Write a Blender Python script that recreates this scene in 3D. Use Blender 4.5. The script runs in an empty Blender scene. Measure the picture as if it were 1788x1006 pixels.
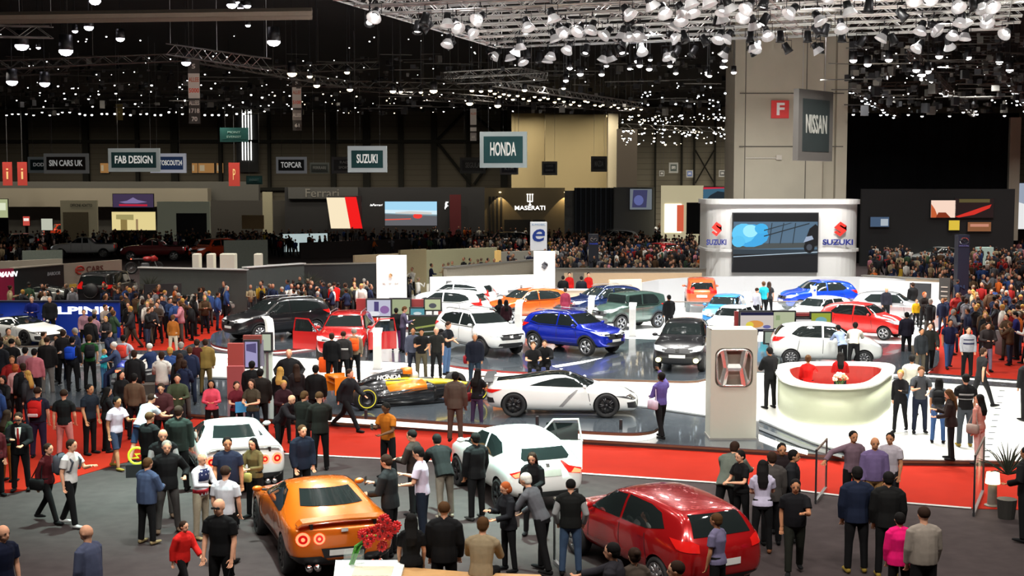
import bpy, bmesh, math, random
from mathutils import Vector, Matrix
from mathutils.bvhtree import BVHTree
random.seed(7)
SC = bpy.context.scene
COL = SC.collection
# ---------------------------------------------------------------- camera
F, HC, PIT = 2300.0, 6.8, math.atan(183 / 2300.0)
cam_d = bpy.data.cameras.new('camera'); cam = bpy.data.objects.new('camera', cam_d); COL.objects.link(cam)
cam_d.sensor_width = 36; cam_d.lens = 36 * F / 1788; cam_d.clip_end = 600; cam_d.clip_start = .5
cam.location = (0, 0, HC); cam.rotation_euler = (math.pi / 2 - PIT, 0, 0)
SC.camera = cam
# ---------------------------------------------------------------- world, exposure
w = bpy.data.worlds.new('hall_air'); SC.world = w; w.use_nodes = True
w.node_tree.nodes['Background'].inputs[0].default_value = (1.0, .93, .85, 1)
w.node_tree.nodes['Background'].inputs[1].default_value = .035
vs = SC.view_settings; vs.view_transform = 'Standard'; vs.look = 'None'; vs.gamma = 1; vs.use_curve_mapping = False
vs.exposure = 0.0
SC.cycles.max_bounces = 5; SC.cycles.diffuse_bounces = 2; SC.cycles.glossy_bounces = 3; SC.cycles.transmission_bounces = 4
SC.cycles.sample_clamp_indirect = 4; SC.cycles.use_denoising = True
try: SC.cycles.denoiser = 'OPENIMAGEDENOISE'
except Exception: pass
# ---------------------------------------------------------------- rig lights and added fill (area lamps hung at truss height)
def area(x, y, z, sx, sy, power, col=(1, .97, .9), tilt=0, spread=150):
    d = bpy.data.lights.new('rig_or_fill_light', 'AREA'); d.shape = 'RECTANGLE'; d.size = sx; d.size_y = sy; d.energy = power; d.color = col
    d.spread = math.radians(spread)
    o = bpy.data.objects.new('rig_or_fill_light', d); COL.objects.link(o); o.location = (x, y, z); o.rotation_euler = (math.radians(tilt), 0, 0)
    return o
LIGHTS = [ # x, y, z, sx, sy, power, colour, tilt, spread
    (2, 26, 13, 22, 10, 2300, (1, .95, .88), -8, 130),      # near stand
    (-8, 29, 12.5, 3, 3, 1500, (.62, 1, .88), 0, 50), (-3.2, 24.5, 12.5, 3, 3, 700, (.8, 1, .93), 0, 50), (-.5, 27, 12.5, 3, 3, 1500, (.62, 1, .88), 0, 45),
    (0, 15, 12.5, 26, 6, 4600, (1, .95, .88), 42, 120),     # added fill lamps out of view, brighten people on the near stand
    (0, 30, 12.5, 30, 5, 3600, (1, .97, .92), 40, 120),     # front light on the stage
    (5, 38, 12.2, 24, 6, 4200, (1, .98, .92), -10, 120),    # stage with coupe
    (3, 47, 12.2, 26, 6, 9000, (1, .98, .93), -10, 120),    # upper deck
    (12, 37, 12.2, 8, 8, 3800, (1, 1, .9), 0, 90),         # reception
    (8, 62, 12.2, 34, 10, 26000, (1, 1, .97), 0, 110),   # white floor behind
    (14, 71, 12.5, 14, 4, 3600, (1, 1, .98), 28, 120),    # video wall wash
    (-15, 50, 12, 16, 12, 3800, (1, .9, .8), 0, 120),
    (-26, 62, 12, 20, 14, 4500, (1, .92, .8), 0, 120),
    (-20, 90, 13, 50, 25, 13000, (1, .93, .82), 0, 120),
    (30, 58, 12, 16, 18, 6500, (1, .92, .8), 0, 120),
    (36, 95, 13, 30, 25, 11000, (1, .97, .92), 0, 120),
    (8, 105, 13, 30, 25, 8000, (1, .95, .88), 0, 120),
    (-10, 158, 15.5, 130, 24, 52000, (1, .92, .78), 30, 120),
    (16, 66, 16, 10, 4, 900, (1, .9, .78), 50, 110),
]
def lamp_grid(x, y, z, sx, sy, power, col, tilt, spread):
    nx, ny = max(1, round(sx / 4.5)), max(1, round(sy / 4.5)); cs, sn = math.cos(math.radians(tilt)), math.sin(math.radians(tilt))
    for i in range(nx):
        for j in range(ny):
            u = (i + .5) / nx * sx - sx / 2 + random.uniform(-.8, .8); v = (j + .5) / ny * sy - sy / 2 + random.uniform(-.8, .8)
            area(x + u, y + v, z + random.uniform(-.2, .2), .45, .45, power / (nx * ny), col, tilt, spread)
for L in LIGHTS: lamp_grid(*L[:5], L[5] * .40, *L[6:])
# ---------------------------------------------------------------- projection helpers: a pixel of the photograph -> a point of the hall
_c, _s = math.cos(PIT), math.sin(PIT)
def ray(px, py):
    a = (px - 894) / F; b = -(py - 503) / F
    return Vector((a, _c + b * _s, -_s + b * _c))
def P(px, py, z=0.0):
    d = ray(px, py); t = (z - HC) / d.z
    return Vector((d.x * t, d.y * t, z))
def V(px, py, Y):
    d = ray(px, py); t = Y / d.y
    return Vector((d.x * t, Y, HC + d.z * t))
def ztop(px, pyb, pyt, z=0.0): return V(px, pyt, P(px, pyb, z).y).z
# ---------------------------------------------------------------- materials
_M = {}
def srgb(h):
    if isinstance(h, tuple): return h
    h = h.lstrip('#'); r = [int(h[i:i + 2], 16) / 255 for i in (0, 2, 4)]
    return tuple(c / 12.92 if c <= .04045 else ((c + .055) / 1.055) ** 2.4 for c in r)
def mat(color, rough=.6, metal=0, coat=0, emit=0, noise=.12, scale=8, alpha=1, spec=.5, name=None, ior=None):
    key = (color, rough, metal, coat, emit, noise, scale, alpha, spec, name)
    if key in _M: return _M[key]
    m = bpy.data.materials.new(name or 'surface'); m.use_nodes = True; nt = m.node_tree; b = nt.nodes['Principled BSDF']
    c = srgb(color)
    b.inputs['Base Color'].default_value = (*c, 1); b.inputs['Roughness'].default_value = rough; b.inputs['Metallic'].default_value = metal
    b.inputs['Coat Weight'].default_value = coat; b.inputs['Coat Roughness'].default_value = .04; b.inputs['Specular IOR Level'].default_value = spec
    if noise:
        t = nt.nodes.new('ShaderNodeTexNoise'); t.inputs['Scale'].default_value = scale; t.inputs['Detail'].default_value = 3
        tc = nt.nodes.new('ShaderNodeTexCoord'); nt.links.new(tc.outputs['Object'], t.inputs['Vector'])
        mx = nt.nodes.new('ShaderNodeMix'); mx.data_type = 'RGBA'
        mx.inputs[6].default_value = (*[v * (1 - noise) for v in c], 1); mx.inputs[7].default_value = (*[min(1, v * (1 + noise)) for v in c], 1)
        nt.links.new(t.outputs['Fac'], mx.inputs[0]); nt.links.new(mx.outputs[2], b.inputs['Base Color'])
    if emit:
        b.inputs['Emission Color'].default_value = (*c, 1); b.inputs['Emission Strength'].default_value = emit
        if name == 'screen_light': b.inputs['Base Color'].default_value = (.006, .006, .006, 1); b.inputs['Roughness'].default_value = .6; b.inputs['Specular IOR Level'].default_value = .08
        m.cycles.emission_sampling = 'NONE'
    if alpha < 1: b.inputs['Alpha'].default_value = alpha
    _M[key] = m
    return m
def paint(c, coat=1.0, rough=.38, metal=.25): return mat(c, rough, metal, coat, noise=.03, scale=3, name='car_paint')
def cloth(c): return mat(c, .85, noise=.18, scale=14, spec=.2, name='cloth')
GLASS = mat((.012, .016, .016), .04, 0, 1, noise=0, name='tinted_glass')
TYRE = mat((.012, .012, .013), .75, noise=.2, name='tyre_rubber')
ALLOY = mat((.62, .63, .65), .25, .9, noise=.03, name='alloy')
BALLOY = mat((.03, .03, .033), .3, .7, noise=.03, name='black_alloy')
CHROME = mat((.8, .8, .8), .12, 1, noise=0, name='chrome')
PLAST = mat((.018, .018, .02), .45, noise=.1, name='black_plastic')
WHITE = mat((.86, .86, .83), .4, noise=.03, name='white_laminate')
BLACK = mat((.015, .015, .017), .5, noise=.1, name='black_panel')
STEEL = mat((.45, .45, .46), .3, .9, noise=.05, name='steel')
def glass_clear():
    if 'gc' in _M: return _M['gc']
    m = bpy.data.materials.new('clear_glass'); m.use_nodes = True; nt = m.node_tree; b = nt.nodes['Principled BSDF']
    b.inputs['Base Color'].default_value = (.8, .9, .88, 1); b.inputs['Roughness'].default_value = .03; b.inputs['Alpha'].default_value = .12
    _M['gc'] = m; return m
# ---------------------------------------------------------------- mesh builder
class MB:
    def __init__(s): s.v = []; s.f = []; s.m = []; s.mats = []; s.k = 0
    def use(s, m):
        if m not in s.mats: s.mats.append(m)
        s.k = s.mats.index(m); return s
    def add(s, vs, fs):
        n = len(s.v); s.v += [tuple(v) for v in vs]
        for f in fs: s.f.append(tuple(i + n for i in f)); s.m.append(s.k)
        return s
    def box(s, c, size, rz=0, rot=None):
        hx, hy, hz = size[0] / 2, size[1] / 2, size[2] / 2
        R = rot or Matrix.Rotation(rz, 3, 'Z'); c = Vector(c)
        vs = [c + R @ Vector((x, y, z)) for z in (-hz, hz) for x, y in ((-hx, -hy), (hx, -hy), (hx, hy), (-hx, hy))]
        return s.add(vs, [(0, 3, 2, 1), (4, 5, 6, 7), (0, 1, 5, 4), (1, 2, 6, 5), (2, 3, 7, 6), (3, 0, 4, 7)])
    def rbox(s, c, size, r=.03, rz=0):       # box with softened vertical and top edges
        hx, hy, hz = [v / 2 for v in size]; r = min(r, hx * .9, hy * .9, hz * .9); R = Matrix.Rotation(rz, 3, 'Z'); c = Vector(c)
        rings = []
        for z, i in ((-hz, r * .6), (-hz + r, 0), (hz - r, 0), (hz, r)):
            a, b = hx - i, hy - i; q = r * .7
            rings.append([c + R @ Vector((x, y, z)) for x, y in ((-a + q, -b), (a - q, -b), (a, -b + q), (a, b - q), (a - q, b), (-a + q, b), (-a, b - q), (-a, -b + q))])
        return s.loft(rings)
    def loft(s, rings, closed=True, cap=True):
        n = len(rings[0]); vs = [p for r in rings for p in r]; fs = []
        for i in range(len(rings) - 1):
            for j in range(n if closed else n - 1):
                k = (j + 1) % n; fs.append((i * n + j, i * n + k, (i + 1) * n + k, (i + 1) * n + j))
        if cap and closed: fs.append(tuple(reversed(range(n)))); fs.append(tuple(range((len(rings) - 1) * n, len(rings) * n)))
        return s.add(vs, fs)
    def tube(s, pts, r, n=6, cap=True):       # r: number or list; entries may be (ra, rb)
        pts = [Vector(p) for p in pts]; rs = r if isinstance(r, list) else [r] * len(pts); rings = []; ref = None
        for i, p in enumerate(pts):
            t = (pts[min(i + 1, len(pts) - 1)] - pts[max(i - 1, 0)])
            t = t.normalized() if t.length > 1e-9 else Vector((0, 0, 1))
            if ref is None: ref = Vector((1, 0, 0)) if abs(t.x) < .9 else Vector((0, 1, 0))
            a = (ref - t * ref.dot(t)).normalized(); b = t.cross(a); ref = a
            ra, rb = rs[i] if isinstance(rs[i], tuple) else (rs[i], rs[i])
            rings.append([p + a * ra * math.cos(2 * math.pi * k / n) + b * rb * math.sin(2 * math.pi * k / n) for k in range(n)])
        return s.loft(rings, cap=cap)
    def prism(s, poly, z0, z1):
        n = len(poly); vs = [(x, y, z0) for x, y in poly] + [(x, y, z1) for x, y in poly]
        ar = sum(poly[i][0] * poly[(i + 1) % n][1] - poly[(i + 1) % n][0] * poly[i][1] for i in range(n))
        if ar < 0: vs = [(x, y, z0) for x, y in poly[::-1]] + [(x, y, z1) for x, y in poly[::-1]]
        return s.add(vs, [tuple(reversed(range(n))), tuple(range(n, 2 * n))] + [(i, (i + 1) % n, n + (i + 1) % n, n + i) for i in range(n)])
    def ell(s, c, r, n=10, m=6, R=None):
        c = Vector(c); R = R or Matrix.Identity(3); rings = []
        for i in range(m + 1):
            a = math.pi * (i + .02) / (m + .04) - math.pi / 2; k = max(math.cos(a), .01)
            rings.append([c + R @ Vector((r[0] * k * math.cos(2 * math.pi * j / n), r[1] * k * math.sin(2 * math.pi * j / n), r[2] * math.sin(a))) for j in range(n)])
        return s.loft(rings)
    def lathe(s, prof, c=(0, 0, 0), n=24, axis='z'):
        rings = []
        for r, h in prof:
            ring = []
            for k in range(n):
                a = 2 * math.pi * k / n; x, y = r * math.cos(a), r * math.sin(a)
                q = (x, y, h) if axis == 'z' else ((x, h, -y) if axis == 'y' else (h, x, y))
                ring.append((q[0] + c[0], q[1] + c[1], q[2] + c[2]))
            rings.append(ring)
        return s.loft(rings, cap=False)
    def mesh(s, name, smooth=False):
        me = bpy.data.meshes.new(name); me.from_pydata(s.v, [], s.f)
        for m in s.mats: me.materials.append(m)
        if len(s.mats) > 1: me.polygons.foreach_set('material_index', s.m)
        if smooth: me.polygons.foreach_set('use_smooth', [True] * len(s.f)); me.update()
        return me
    def build(s, name, parent=None, smooth=False, loc=None, rz=0):
        return obj(name, s.mesh(name, smooth), parent, loc, rz)
def obj(name, me, parent=None, loc=None, rz=0):
    o = bpy.data.objects.new(name, me); COL.objects.link(o)
    if parent: o.parent = parent
    if loc is not None: o.location = loc
    if rz: o.rotation_euler = (0, 0, rz)
    return o
def tag(o, label=None, cat=None, group=None, kind=None):
    if label: o['label'] = label
    if cat: o['category'] = cat
    if group: o['group'] = group
    if kind: o['kind'] = kind
    return o
def empty(name, loc, rz=0, label=None, cat=None, group=None):
    o = bpy.data.objects.new(name, None); COL.objects.link(o); o.location = loc; o.rotation_euler = (0, 0, rz); o.empty_display_size = .1
    return tag(o, label, cat, group)
def one(name, mb, label, cat, group=None, smooth=False, **k): return tag(mb.build(name, smooth=smooth, **k), label, cat, group)
def struct(name, mb, smooth=False): return tag(mb.build(name, smooth=smooth), kind='structure')
def link_mats(o, mats):                 # shared mesh, materials of the object's own
    for i, m in enumerate(mats):
        o.material_slots[i].link = 'OBJECT'; o.material_slots[i].material = m
def text(s, size, m, parent, loc, rx=90, rz=0, bold=.0, extr=.01, width=None, height=None, name='lettering', align='CENTER', shear=0):
    c = bpy.data.curves.new(name, 'FONT'); c.body = s; c.size = size; c.align_x = align; c.align_y = 'CENTER'; c.extrude = extr; c.offset = bold; c.shear = shear; c.resolution_u = 3
    t = bpy.data.objects.new(name, c); COL.objects.link(t)
    dg = bpy.context.evaluated_depsgraph_get(); me = bpy.data.meshes.new_from_object(t.evaluated_get(dg)); bpy.data.objects.remove(t); bpy.data.curves.remove(c)
    me.name = name; me.materials.clear(); me.materials.append(m)
    xs = [v.co.x for v in me.vertices] or [0, 1]; ys = [v.co.y for v in me.vertices] or [0, 1]
    dx, dy = max(xs) - min(xs), max(ys) - min(ys); mx, my = (max(xs) + min(xs)) / 2, (max(ys) + min(ys)) / 2
    sx = width / dx if width else 1; sy = height / dy if height else sx
    for v in me.vertices: v.co = ((v.co.x - (mx if align == 'CENTER' else 0)) * sx, (v.co.y - my) * sy, v.co.z)
    o = bpy.data.objects.new(name, me); COL.objects.link(o)
    o.location = loc; o.rotation_euler = (math.radians(rx), 0, rz)
    if parent: o.parent = parent
    return o
def pflat(poly, z, z0=0.0):             # pixel polygon -> plan polygon at height z
    return [tuple(P(x, y, z)[:2]) for x, y in poly]
# ================================================================ the hall
GREY_CARPET = mat((.047, .036, .036), .95, noise=.35, scale=3, spec=.1, name='grey_carpet')
WALLS = []
RED = mat((.29, .013, .004), .9, noise=.12, scale=2, spec=.1, name='red_carpet')
DECK = mat((.060, .072, .085), .16, coat=.5, noise=.1, scale=.6, name='gloss_deck')
WFLOOR = mat((.80, .80, .76), .14, coat=.3, noise=.02, scale=.7, name='white_gloss_floor')
LINE = mat((1, .98, .9), .4, emit=3.0, noise=0, name='light_strip')
GLOW = mat((1, .98, .9), .4, emit=1.4, noise=0, name='lit_edge')
WOOD = mat((.13, .062, .032), .5, noise=.2, name='brown_edge')
DKRED = mat((.32, .02, .015), .5, noise=.06, name='red_edge')
CONC = mat((.42, .38, .30), .8, noise=.1, scale=.8, name='concrete')
struct('floor', MB().use(GREY_CARPET).box((0, 105, -.1), (190, 220, .2)))
DARKC = mat((.006, .006, .0065), .95, noise=.3, scale=.3, name='dark_ceiling')
struct('ceiling', MB().use(DARKC).box((0, 105, 17.9), (190, 220, .3)))
OLIVE = mat((.125, .108, .078), .9, noise=.12, scale=.25, name='wall_cladding')
OLIVE2 = mat((.018, .017, .012), .9, noise=.1, scale=.3, name='wall_girder')
YB = 197
def panelwall(name, x0, x1, y, z0, z1, pw, m, dm):
    b = MB().use(m).box(((x0 + x1) / 2, y, (z0 + z1) / 2), (x1 - x0, .4, z1 - z0))
    b.use(dm); z = z0 + .8
    while z < z1: b.box(((x0 + x1) / 2, y - .22, z), (x1 - x0, .03, .06)); z += .8
    return struct(name, b)
panelwall('wall_back', V(-40, 300, YB).x, V(1075, 300, YB).x, YB, 0, 17.7, 4, OLIVE, mat((.085, .072, .05), .9, name='cladding_joint'))
panelwall('wall_right', V(1060, 300, 190).x, V(1960, 300, 190).x, 190, 0, 17.7, 4, mat((.30, .27, .2), .9, noise=.1, scale=.3, name='pale_cladding'), mat((.15, .13, .1), .9, name='cladding_joint'))
struct('wall_left', MB().use(DARKC).box((-80, 105, 8.9), (.4, 190, 17.7)))
struct('wall_east', MB().use(DARKC).box((82, 105, 8.9), (.4, 190, 17.7)))
for x, wd in ((45, 6), (150, 10), (240, 6), (305, 12), (385, 6), (470, 5), (582, 9), (640, 12), (700, 9), (758, 10), (818, 8), (880, 12)):
    c = V(x, 300, YB - 1); struct('pillar', MB().use(OLIVE2).box((c.x, YB - .8, 8.8), (wd / 11.7, .8, 17.6)))
b = MB().use(OLIVE2)
for py in (247, 330):
    b.box((V(430, py, YB - 1).x, YB - 1.2, V(430, py, YB - 1).z), (80, .5, .45))
for x0, y0, x1, y1 in ((763, 245, 812, 195), (763, 248, 822, 322), (880, 248, 828, 322), (822, 195, 880, 246)):
    b.tube([V(x0, y0, YB - 1.3), V(x1, y1, YB - 1.3)], .22, 4)
struct('beam_girders', b)
b = MB().use(mat((.03, .028, .02), .9, name='far_girder'))
for x in (1144, 1190, 1212, 1248, 1500): b.box((V(x, 300, 189).x, 189, 8.8), (.25, .4, 17.6))
for x0, y0, x1, y1 in ((1214, 262, 1247, 320), (1214, 320, 1247, 262)): b.tube([V(x0, y0, 188.8), V(x1, y1, 188.8)], .1, 4)
struct('beam_bracing', b)
# narrow daylit louvre strips high in the back wall
for x, n in ((430, 4),):
    b = MB().use(mat((.02, .02, .02), .8, name='louvre_frame')).box((V(430, 240, 195).x, 195.6, V(430, 250, 195).z), (3.2, .1, 8.5))
    b.use(mat((1, 1, .95), emit=2.2, noise=0, name='daylight_slit'))
    for i in range(4):
        for py0, py1 in ((192, 244), (247, 280)):
            p0 = V(423 + i * 5, py0, 195.3); p1 = V(423 + i * 5, py1, 195.3); b.box((p0.x, 195.4, (p0.z + p1.z) / 2), (.14, .1, p0.z - p1.z))
    tag(b.build('window_1'), kind='structure')
# ---------------------------------------------------------------- concrete tower pillar
YC = 84.0
xa, xb = V(1283, 300, YC).x, V(1478, 300, YC).x
b = MB().use(CONC); b.prism([(xa, YC + 4), (xa, YC + .35), (xa + .55, YC), (xa + 5.55, YC), (xa + 5.55, YC + .5), (xa + 6.4, YC + .5), (xa + 6.4, YC - .02), (xb, YC - .02), (xb, YC + 4)], 0, 17.7)
b.use(mat((.10, .09, .075), .9, name='concrete_joint'))
for py in (163, 256): b.box(((xa + xb) / 2, YC - .01, V(1380, py, YC).z), (xb - xa - .5, .05, .07))
for px in (1300, 1406): b.box((V(px, 300, YC).x, YC - .02, 8.8), (.05, .04, 17.6))
b.use(mat((.5, .46, .4), .7, name='conduit')).tube([V(1302, 276, YC - .06), V(1357, 276, YC - .06)], .05, 5); b.box(V(1360, 275, YC - .1), (.35, .12, .3))
struct('pillar_concrete', b)
c = V(1362, 191, YC - .1)
o = one('sector_sign', MB().use(mat((.72, .02, .02), .5, name='sign_red')).box((0, 0, 0), (1.12, .08, 1.12)), 'red square sign with a white F on the concrete pillar', 'sign', loc=c)
text('F', 1.1, mat((.95, .95, .93), .5, name='sign_white'), o, (.03, -.06, .02), bold=.03, width=.5, height=.78)
# ---------------------------------------------------------------- black curtain wall right of the pillar
YK = 112.0
def backdrop(name, px0, px1, pt, pb, Y, m, lab, cat='backdrop', thick=.4, folds=0):
    a, d = V(px0, pt, Y), V(px1, pb, Y); b = MB().use(m)
    if folds:
        n = int((d.x - a.x) / folds); rings = []
        for z in (max(d.z, 0), a.z): rings.append([(a.x + (d.x - a.x) * i / n, Y - .12 * (i % 2), z) for i in range(n + 1)] + [(d.x, Y + thick, z), (a.x, Y + thick, z)])
        b.loft(rings)
    else: b.box(((a.x + d.x) / 2, Y + thick / 2, (a.z + max(d.z, 0)) / 2), (d.x - a.x, thick, a.z - max(d.z, 0)))
    return one(name, b, lab, cat)
backdrop('stage_curtain', 1470, 1768, 198, 560, YK, mat((.006, .006, .007), .95, noise=.3, scale=.5, spec=.05, name='black_drape'), 'huge black curtain wall right of the concrete pillar', 'curtain', folds=.7)
backdrop('wall_pier', 1765, 1777, 205, 420, YK - .5, CONC, 'narrow grey pier at the right end of the black curtain', 'pier')
# ---------------------------------------------------------------- pictures built from simple emissive shapes
def emi(c, s=1.2): return mat(c, .5, emit=s, noise=0, name='screen_light')
def attach(o, par):
    bpy.context.view_layer.update(); o.parent = par; o.matrix_parent_inverse = par.matrix_world.inverted()
    for k in ('label', 'category', 'group'):
        if k in o: del o[k]
    return o
def screen(name, px0, px1, pt, pb, Y, bg, lab, shapes=(), cat='screen', parent=None, base=None, frame=True, s=1.1, thick=.15, frame_m=None, label_only=True):
    """flat screen at depth Y; shapes: (colour, [(u, v) ...]) with u, v in 0..1 from the lower left"""
    a, d = V(px0, pt, Y), V(px1, pb, Y); W_, H_ = d.x - a.x, a.z - d.z
    root = one(name, MB().use(frame_m or BLACK).box((0, thick / 2, 0), (W_ + (.12 if frame else 0), thick, H_ + (.12 if frame else 0))), lab, cat, loc=((a.x + d.x) / 2, Y, (a.z + d.z) / 2))
    b = MB().use(emi(bg, s) if not hasattr(bg, 'name') else bg).box((0, -.012, 0), (W_, .02, H_)); e = -.03
    for c, poly in shapes:
        b.use(emi(c, s)); b.add([((u - .5) * W_, e, (v - .5) * H_) for u, v in poly], [tuple(range(len(poly)))]); e -= .006
    b.build('picture', root)
    zc = root.location.z
    if base: MB().use(BLACK).box((0, thick / 2 + .02, -(zc + H_ / 2) / 2), (W_ * base, max(.1, thick * .8), zc - H_ / 2)).build('base', root)
    if parent: attach(root, parent)
    return root
def ellp(cx, cy, rx, ry, n=14, a0=0, a1=360): return [(cx + rx * math.cos(math.radians(a0 + (a1 - a0) * i / n)), cy + ry * math.sin(math.radians(a0 + (a1 - a0) * i / n))) for i in range(n)]
# ---------------------------------------------------------------- video tower with curved white wall
YT = 76.0
a, d = V(1240, 349, YT), V(1505, 470, YT); zt = a.z
def tower_plan(inset=0):
    x0, x1 = a.x + inset, d.x - inset; r = 1.5; pts = []
    for i in range(9): t = math.radians(180 + 90 * i / 8); pts.append((x0 + r + r * math.cos(t), YT + r + r * math.sin(t) + inset))
    for i in range(9): t = math.radians(270 + 90 * i / 8); pts.append((x1 - r + r * math.cos(t), YT + r + r * math.sin(t) + inset))
    return pts + [(x1, YT + 4), (x0, YT + 4)]
TW = mat((.62, .61, .59), .45, noise=.02, name='tower_white')
tower = empty('video_tower', ((a.x + d.x) / 2, YT, 0), 0, 'curved white wall tower carrying the big video screen at the concrete pillar foot', 'display tower')
def child(mb, name, par, smooth=False):
    o = mb.build(name, smooth=smooth); o.parent = par; o.matrix_parent_inverse = Matrix.Translation(-par.location) if not par.rotation_euler.z else (Matrix.Translation(par.location) @ Matrix.Rotation(par.rotation_euler.z, 4, 'Z')).inverted(); return o
child(MB().use(TW).prism(tower_plan(), 0, zt), 'shell', tower)
b = MB().use(TW).prism([(x, y - .06) for x, y in tower_plan(-.12)], zt - .25, zt + .02); z1 = V(1300, 437, YT).z; b.prism([(x, y - .05) for x, y in tower_plan(-.1)], z1 - .1, z1 + .06); child(b, 'cornice', tower)
sky = (.10, .42, .75)
s1 = screen('video_screen', 1281, 1426, 373, 474, YT - .2, (.03, .045, .06), 'large video screen showing blue tyre smoke on the white tower', [
    ((.012, .012, .014), [(0, 0), (1, 0), (1, .3), (0, .3)]), ((.09, .16, .24), [(0, .38), (1, .38), (1, .86), (0, .86)]), ((.07, .08, .08), [(0, .38), (1, .42), (1, .5), (0, .48)]),
    ((.008, .008, .01), [(0, .86), (1, .86), (1, 1), (0, 1)]), ((.05, .4, .8), ellp(.2, .62, .22, .2)), ((.12, .6, .95), ellp(.12, .66, .14, .17)), ((.35, .85, 1), ellp(.2, .7, .09, .11)), ((.05, .45, .85), ellp(.33, .74, .08, .09)), ((.1, .55, .9), ellp(.06, .52, .08, .1)),
    ((.02, .03, .04), [(.42, .48), (.43, .48), (.46, .84), (.45, .84)]), ((.02, .03, .04), [(.55, .48), (.56, .48), (.6, .84), (.59, .84)]), ((.02, .03, .04), [(.7, .48), (.71, .48), (.74, .84), (.73, .84)]), ((.02, .03, .04), [(.36, .6), (.9, .82), (.9, .84), (.36, .62)]), ((.02, .03, .04), [(.36, .7), (.7, .84), (.67, .84), (.36, .72)]),
    ((.5, .62, .72), [(0, .25), (1, .33), (1, .345), (0, .262)]),
    ((.006, .006, .008), ellp(.9, .42, .065, .1)), ((.006, .006, .008), [(.84, .5), (.9, .74), (.97, .82), (1, .78), (1, .45), (.92, .42)]), ((.35, .42, .55), [(.83, .5), (.86, .6), (.93, .62), (.95, .56)]), ((.06, .07, .09), ellp(.9, .42, .035, .055))], s=1.0, parent=tower)
LRED = mat((.75, .03, .02), .4, name='logo_red'); LBLUE = mat((.01, .02, .18), .4, name='logo_blue')
def suzuki_s(par, c, w_, h_, m, rz=0, name='emblem'):
    pts1 = [(.5, 1), (.92, .72), (.74, .60), (.5, .74), (.32, .62), (1.0, .22), (.82, .12), (.02, .60)]
    b = MB().use(m)
    up = [(.5, 1.0), (.98, .72), (.80, .62), (.52, .78), (.42, .72), (.98, .40), (.5, 0), (.02, .28), (.20, .38), (.48, .22), (.58, .28), (.02, .60)]
    n = len(up); R = Matrix.Rotation(rz, 3, 'Z')
    vs_ = [Vector(c) + R @ Vector(((u - .5) * w_, -.05 * k, (v - .5) * h_)) for k in (1, 0) for u, v in up]
    me = bmesh.new(); fv = [me.verts.new(v) for v in vs_[:n]]; bv = [me.verts.new(v) for v in vs_[n:]]
    me.faces.new(fv)
    for i in range(n): me.faces.new((fv[i], bv[i], bv[(i + 1) % n], fv[(i + 1) % n]))
    bmesh.ops.triangulate(me, faces=[f for f in me.faces if len(f.verts) > 4]); bmesh.ops.recalc_face_normals(me, faces=me.faces)
    dm = bpy.data.meshes.new(name); me.to_mesh(dm); dm.materials.append(m); return obj(name, dm, par)
tx, ty = tower.location.x, tower.location.y
for pxs, wd in ((1467, 1), (1251, .8)):
    p = V(pxs, 400, YT - .06); suzuki_s(tower, (p.x - tx, -.06, p.z), .75 * wd, .85, LRED)
    p = V(pxs - (4 if wd == 1 else 0), 423, YT - .1); text('SUZUKI', .5, LBLUE, tower, (p.x - tx, -.08, p.z), bold=.015, width=1.75 if wd == 1 else 1.15, height=.33)
# grey curved low wall in front of tower, and its raised podium
GREYW = mat((.46, .46, .47), .5, noise=.02, name='grey_laminate')
pts = [P(1112, 546), P(1150, 537), P(1220, 531), P(1300, 530), P(1500, 531), P(1600, 536)]
top = V(1300, 483, pts[3].y).z
b = MB().use(GREYW); r0 = []
for i, p in enumerate(pts): r0.append([(p.x, p.y, 0), (p.x, p.y, top), (p.x, p.y + .25, top), (p.x, p.y + .25, 0)])
b.loft(r0); one('curved_wall', b, 'low grey curved wall running below the white video tower', 'wall')
# ---------------------------------------------------------------- floors and decks
def slab(name, poly, z1, m, lab, z0=0.0, cat='platform', edge=None, lip=None, stuff=None):
    pl = pflat(poly, z1); b = MB().use(m).prism(pl, z1 - .02, z1)
    if z1 - z0 > .03:
        b.use(edge or m); cx = sum(p[0] for p in pl) / len(pl); cy = sum(p[1] for p in pl) / len(pl)
        b.prism([(cx + (x - cx) * .997, cy + (y - cy) * .997) for x, y in pl], z0, z1 - .02 - (.05 if lip else 0))
    if lip: b.use(lip).prism(pl, z1 - .075, z1 - .021)
    return one(name, b, lab, cat)
slab('red_carpet', [(-60, 870), (32, 858), (90, 846), (146, 828), (215, 808), (330, 789), (485, 792), (760, 806), (1000, 826), (1246, 843), (1380, 855), (1550, 876), (1696, 888), (1800, 890), (1900, 896), (1920, 828), (1788, 812), (1562, 806), (1400, 793), (1000, 768), (760, 746), (461, 730), (81, 706), (-60, 690)], .012, RED, 'red carpet aisle between the dark carpeted stand and the lit stage', cat='carpet')
TRIMW = mat((.55, .54, .52), .4, noise=.05, name='carpet_strip')
b = MB().use(TRIMW); e = [(485, 792), (760, 806), (1000, 826), (1246, 843), (1380, 855), (1550, 876), (1696, 888)]
for p, q in zip(e, e[1:]):
    p, q = P(*p, .02), P(*q, .02); b.tube([p, q], .025, 4)
one('edge_strip', b, 'thin silver strip along the front edge of the red carpet', 'trim')
slab('stage_floor', [(-60, 702), (85, 708), (327, 722), (461, 731), (760, 745), (1000, 766), (1340, 786), (1400, 791), (1562, 803), (1788, 806), (1980, 812), (1980, 690), (1788, 672), (1560, 655), (1240, 640), (880, 630), (640, 620), (330, 612), (215, 612), (85, 628), (-60, 632)], .15, DECK, 'dark glossy stage floor with a brown front edge', edge=mat((.05, .02, .018), .5, name='stage_face'), lip=WOOD)
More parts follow.
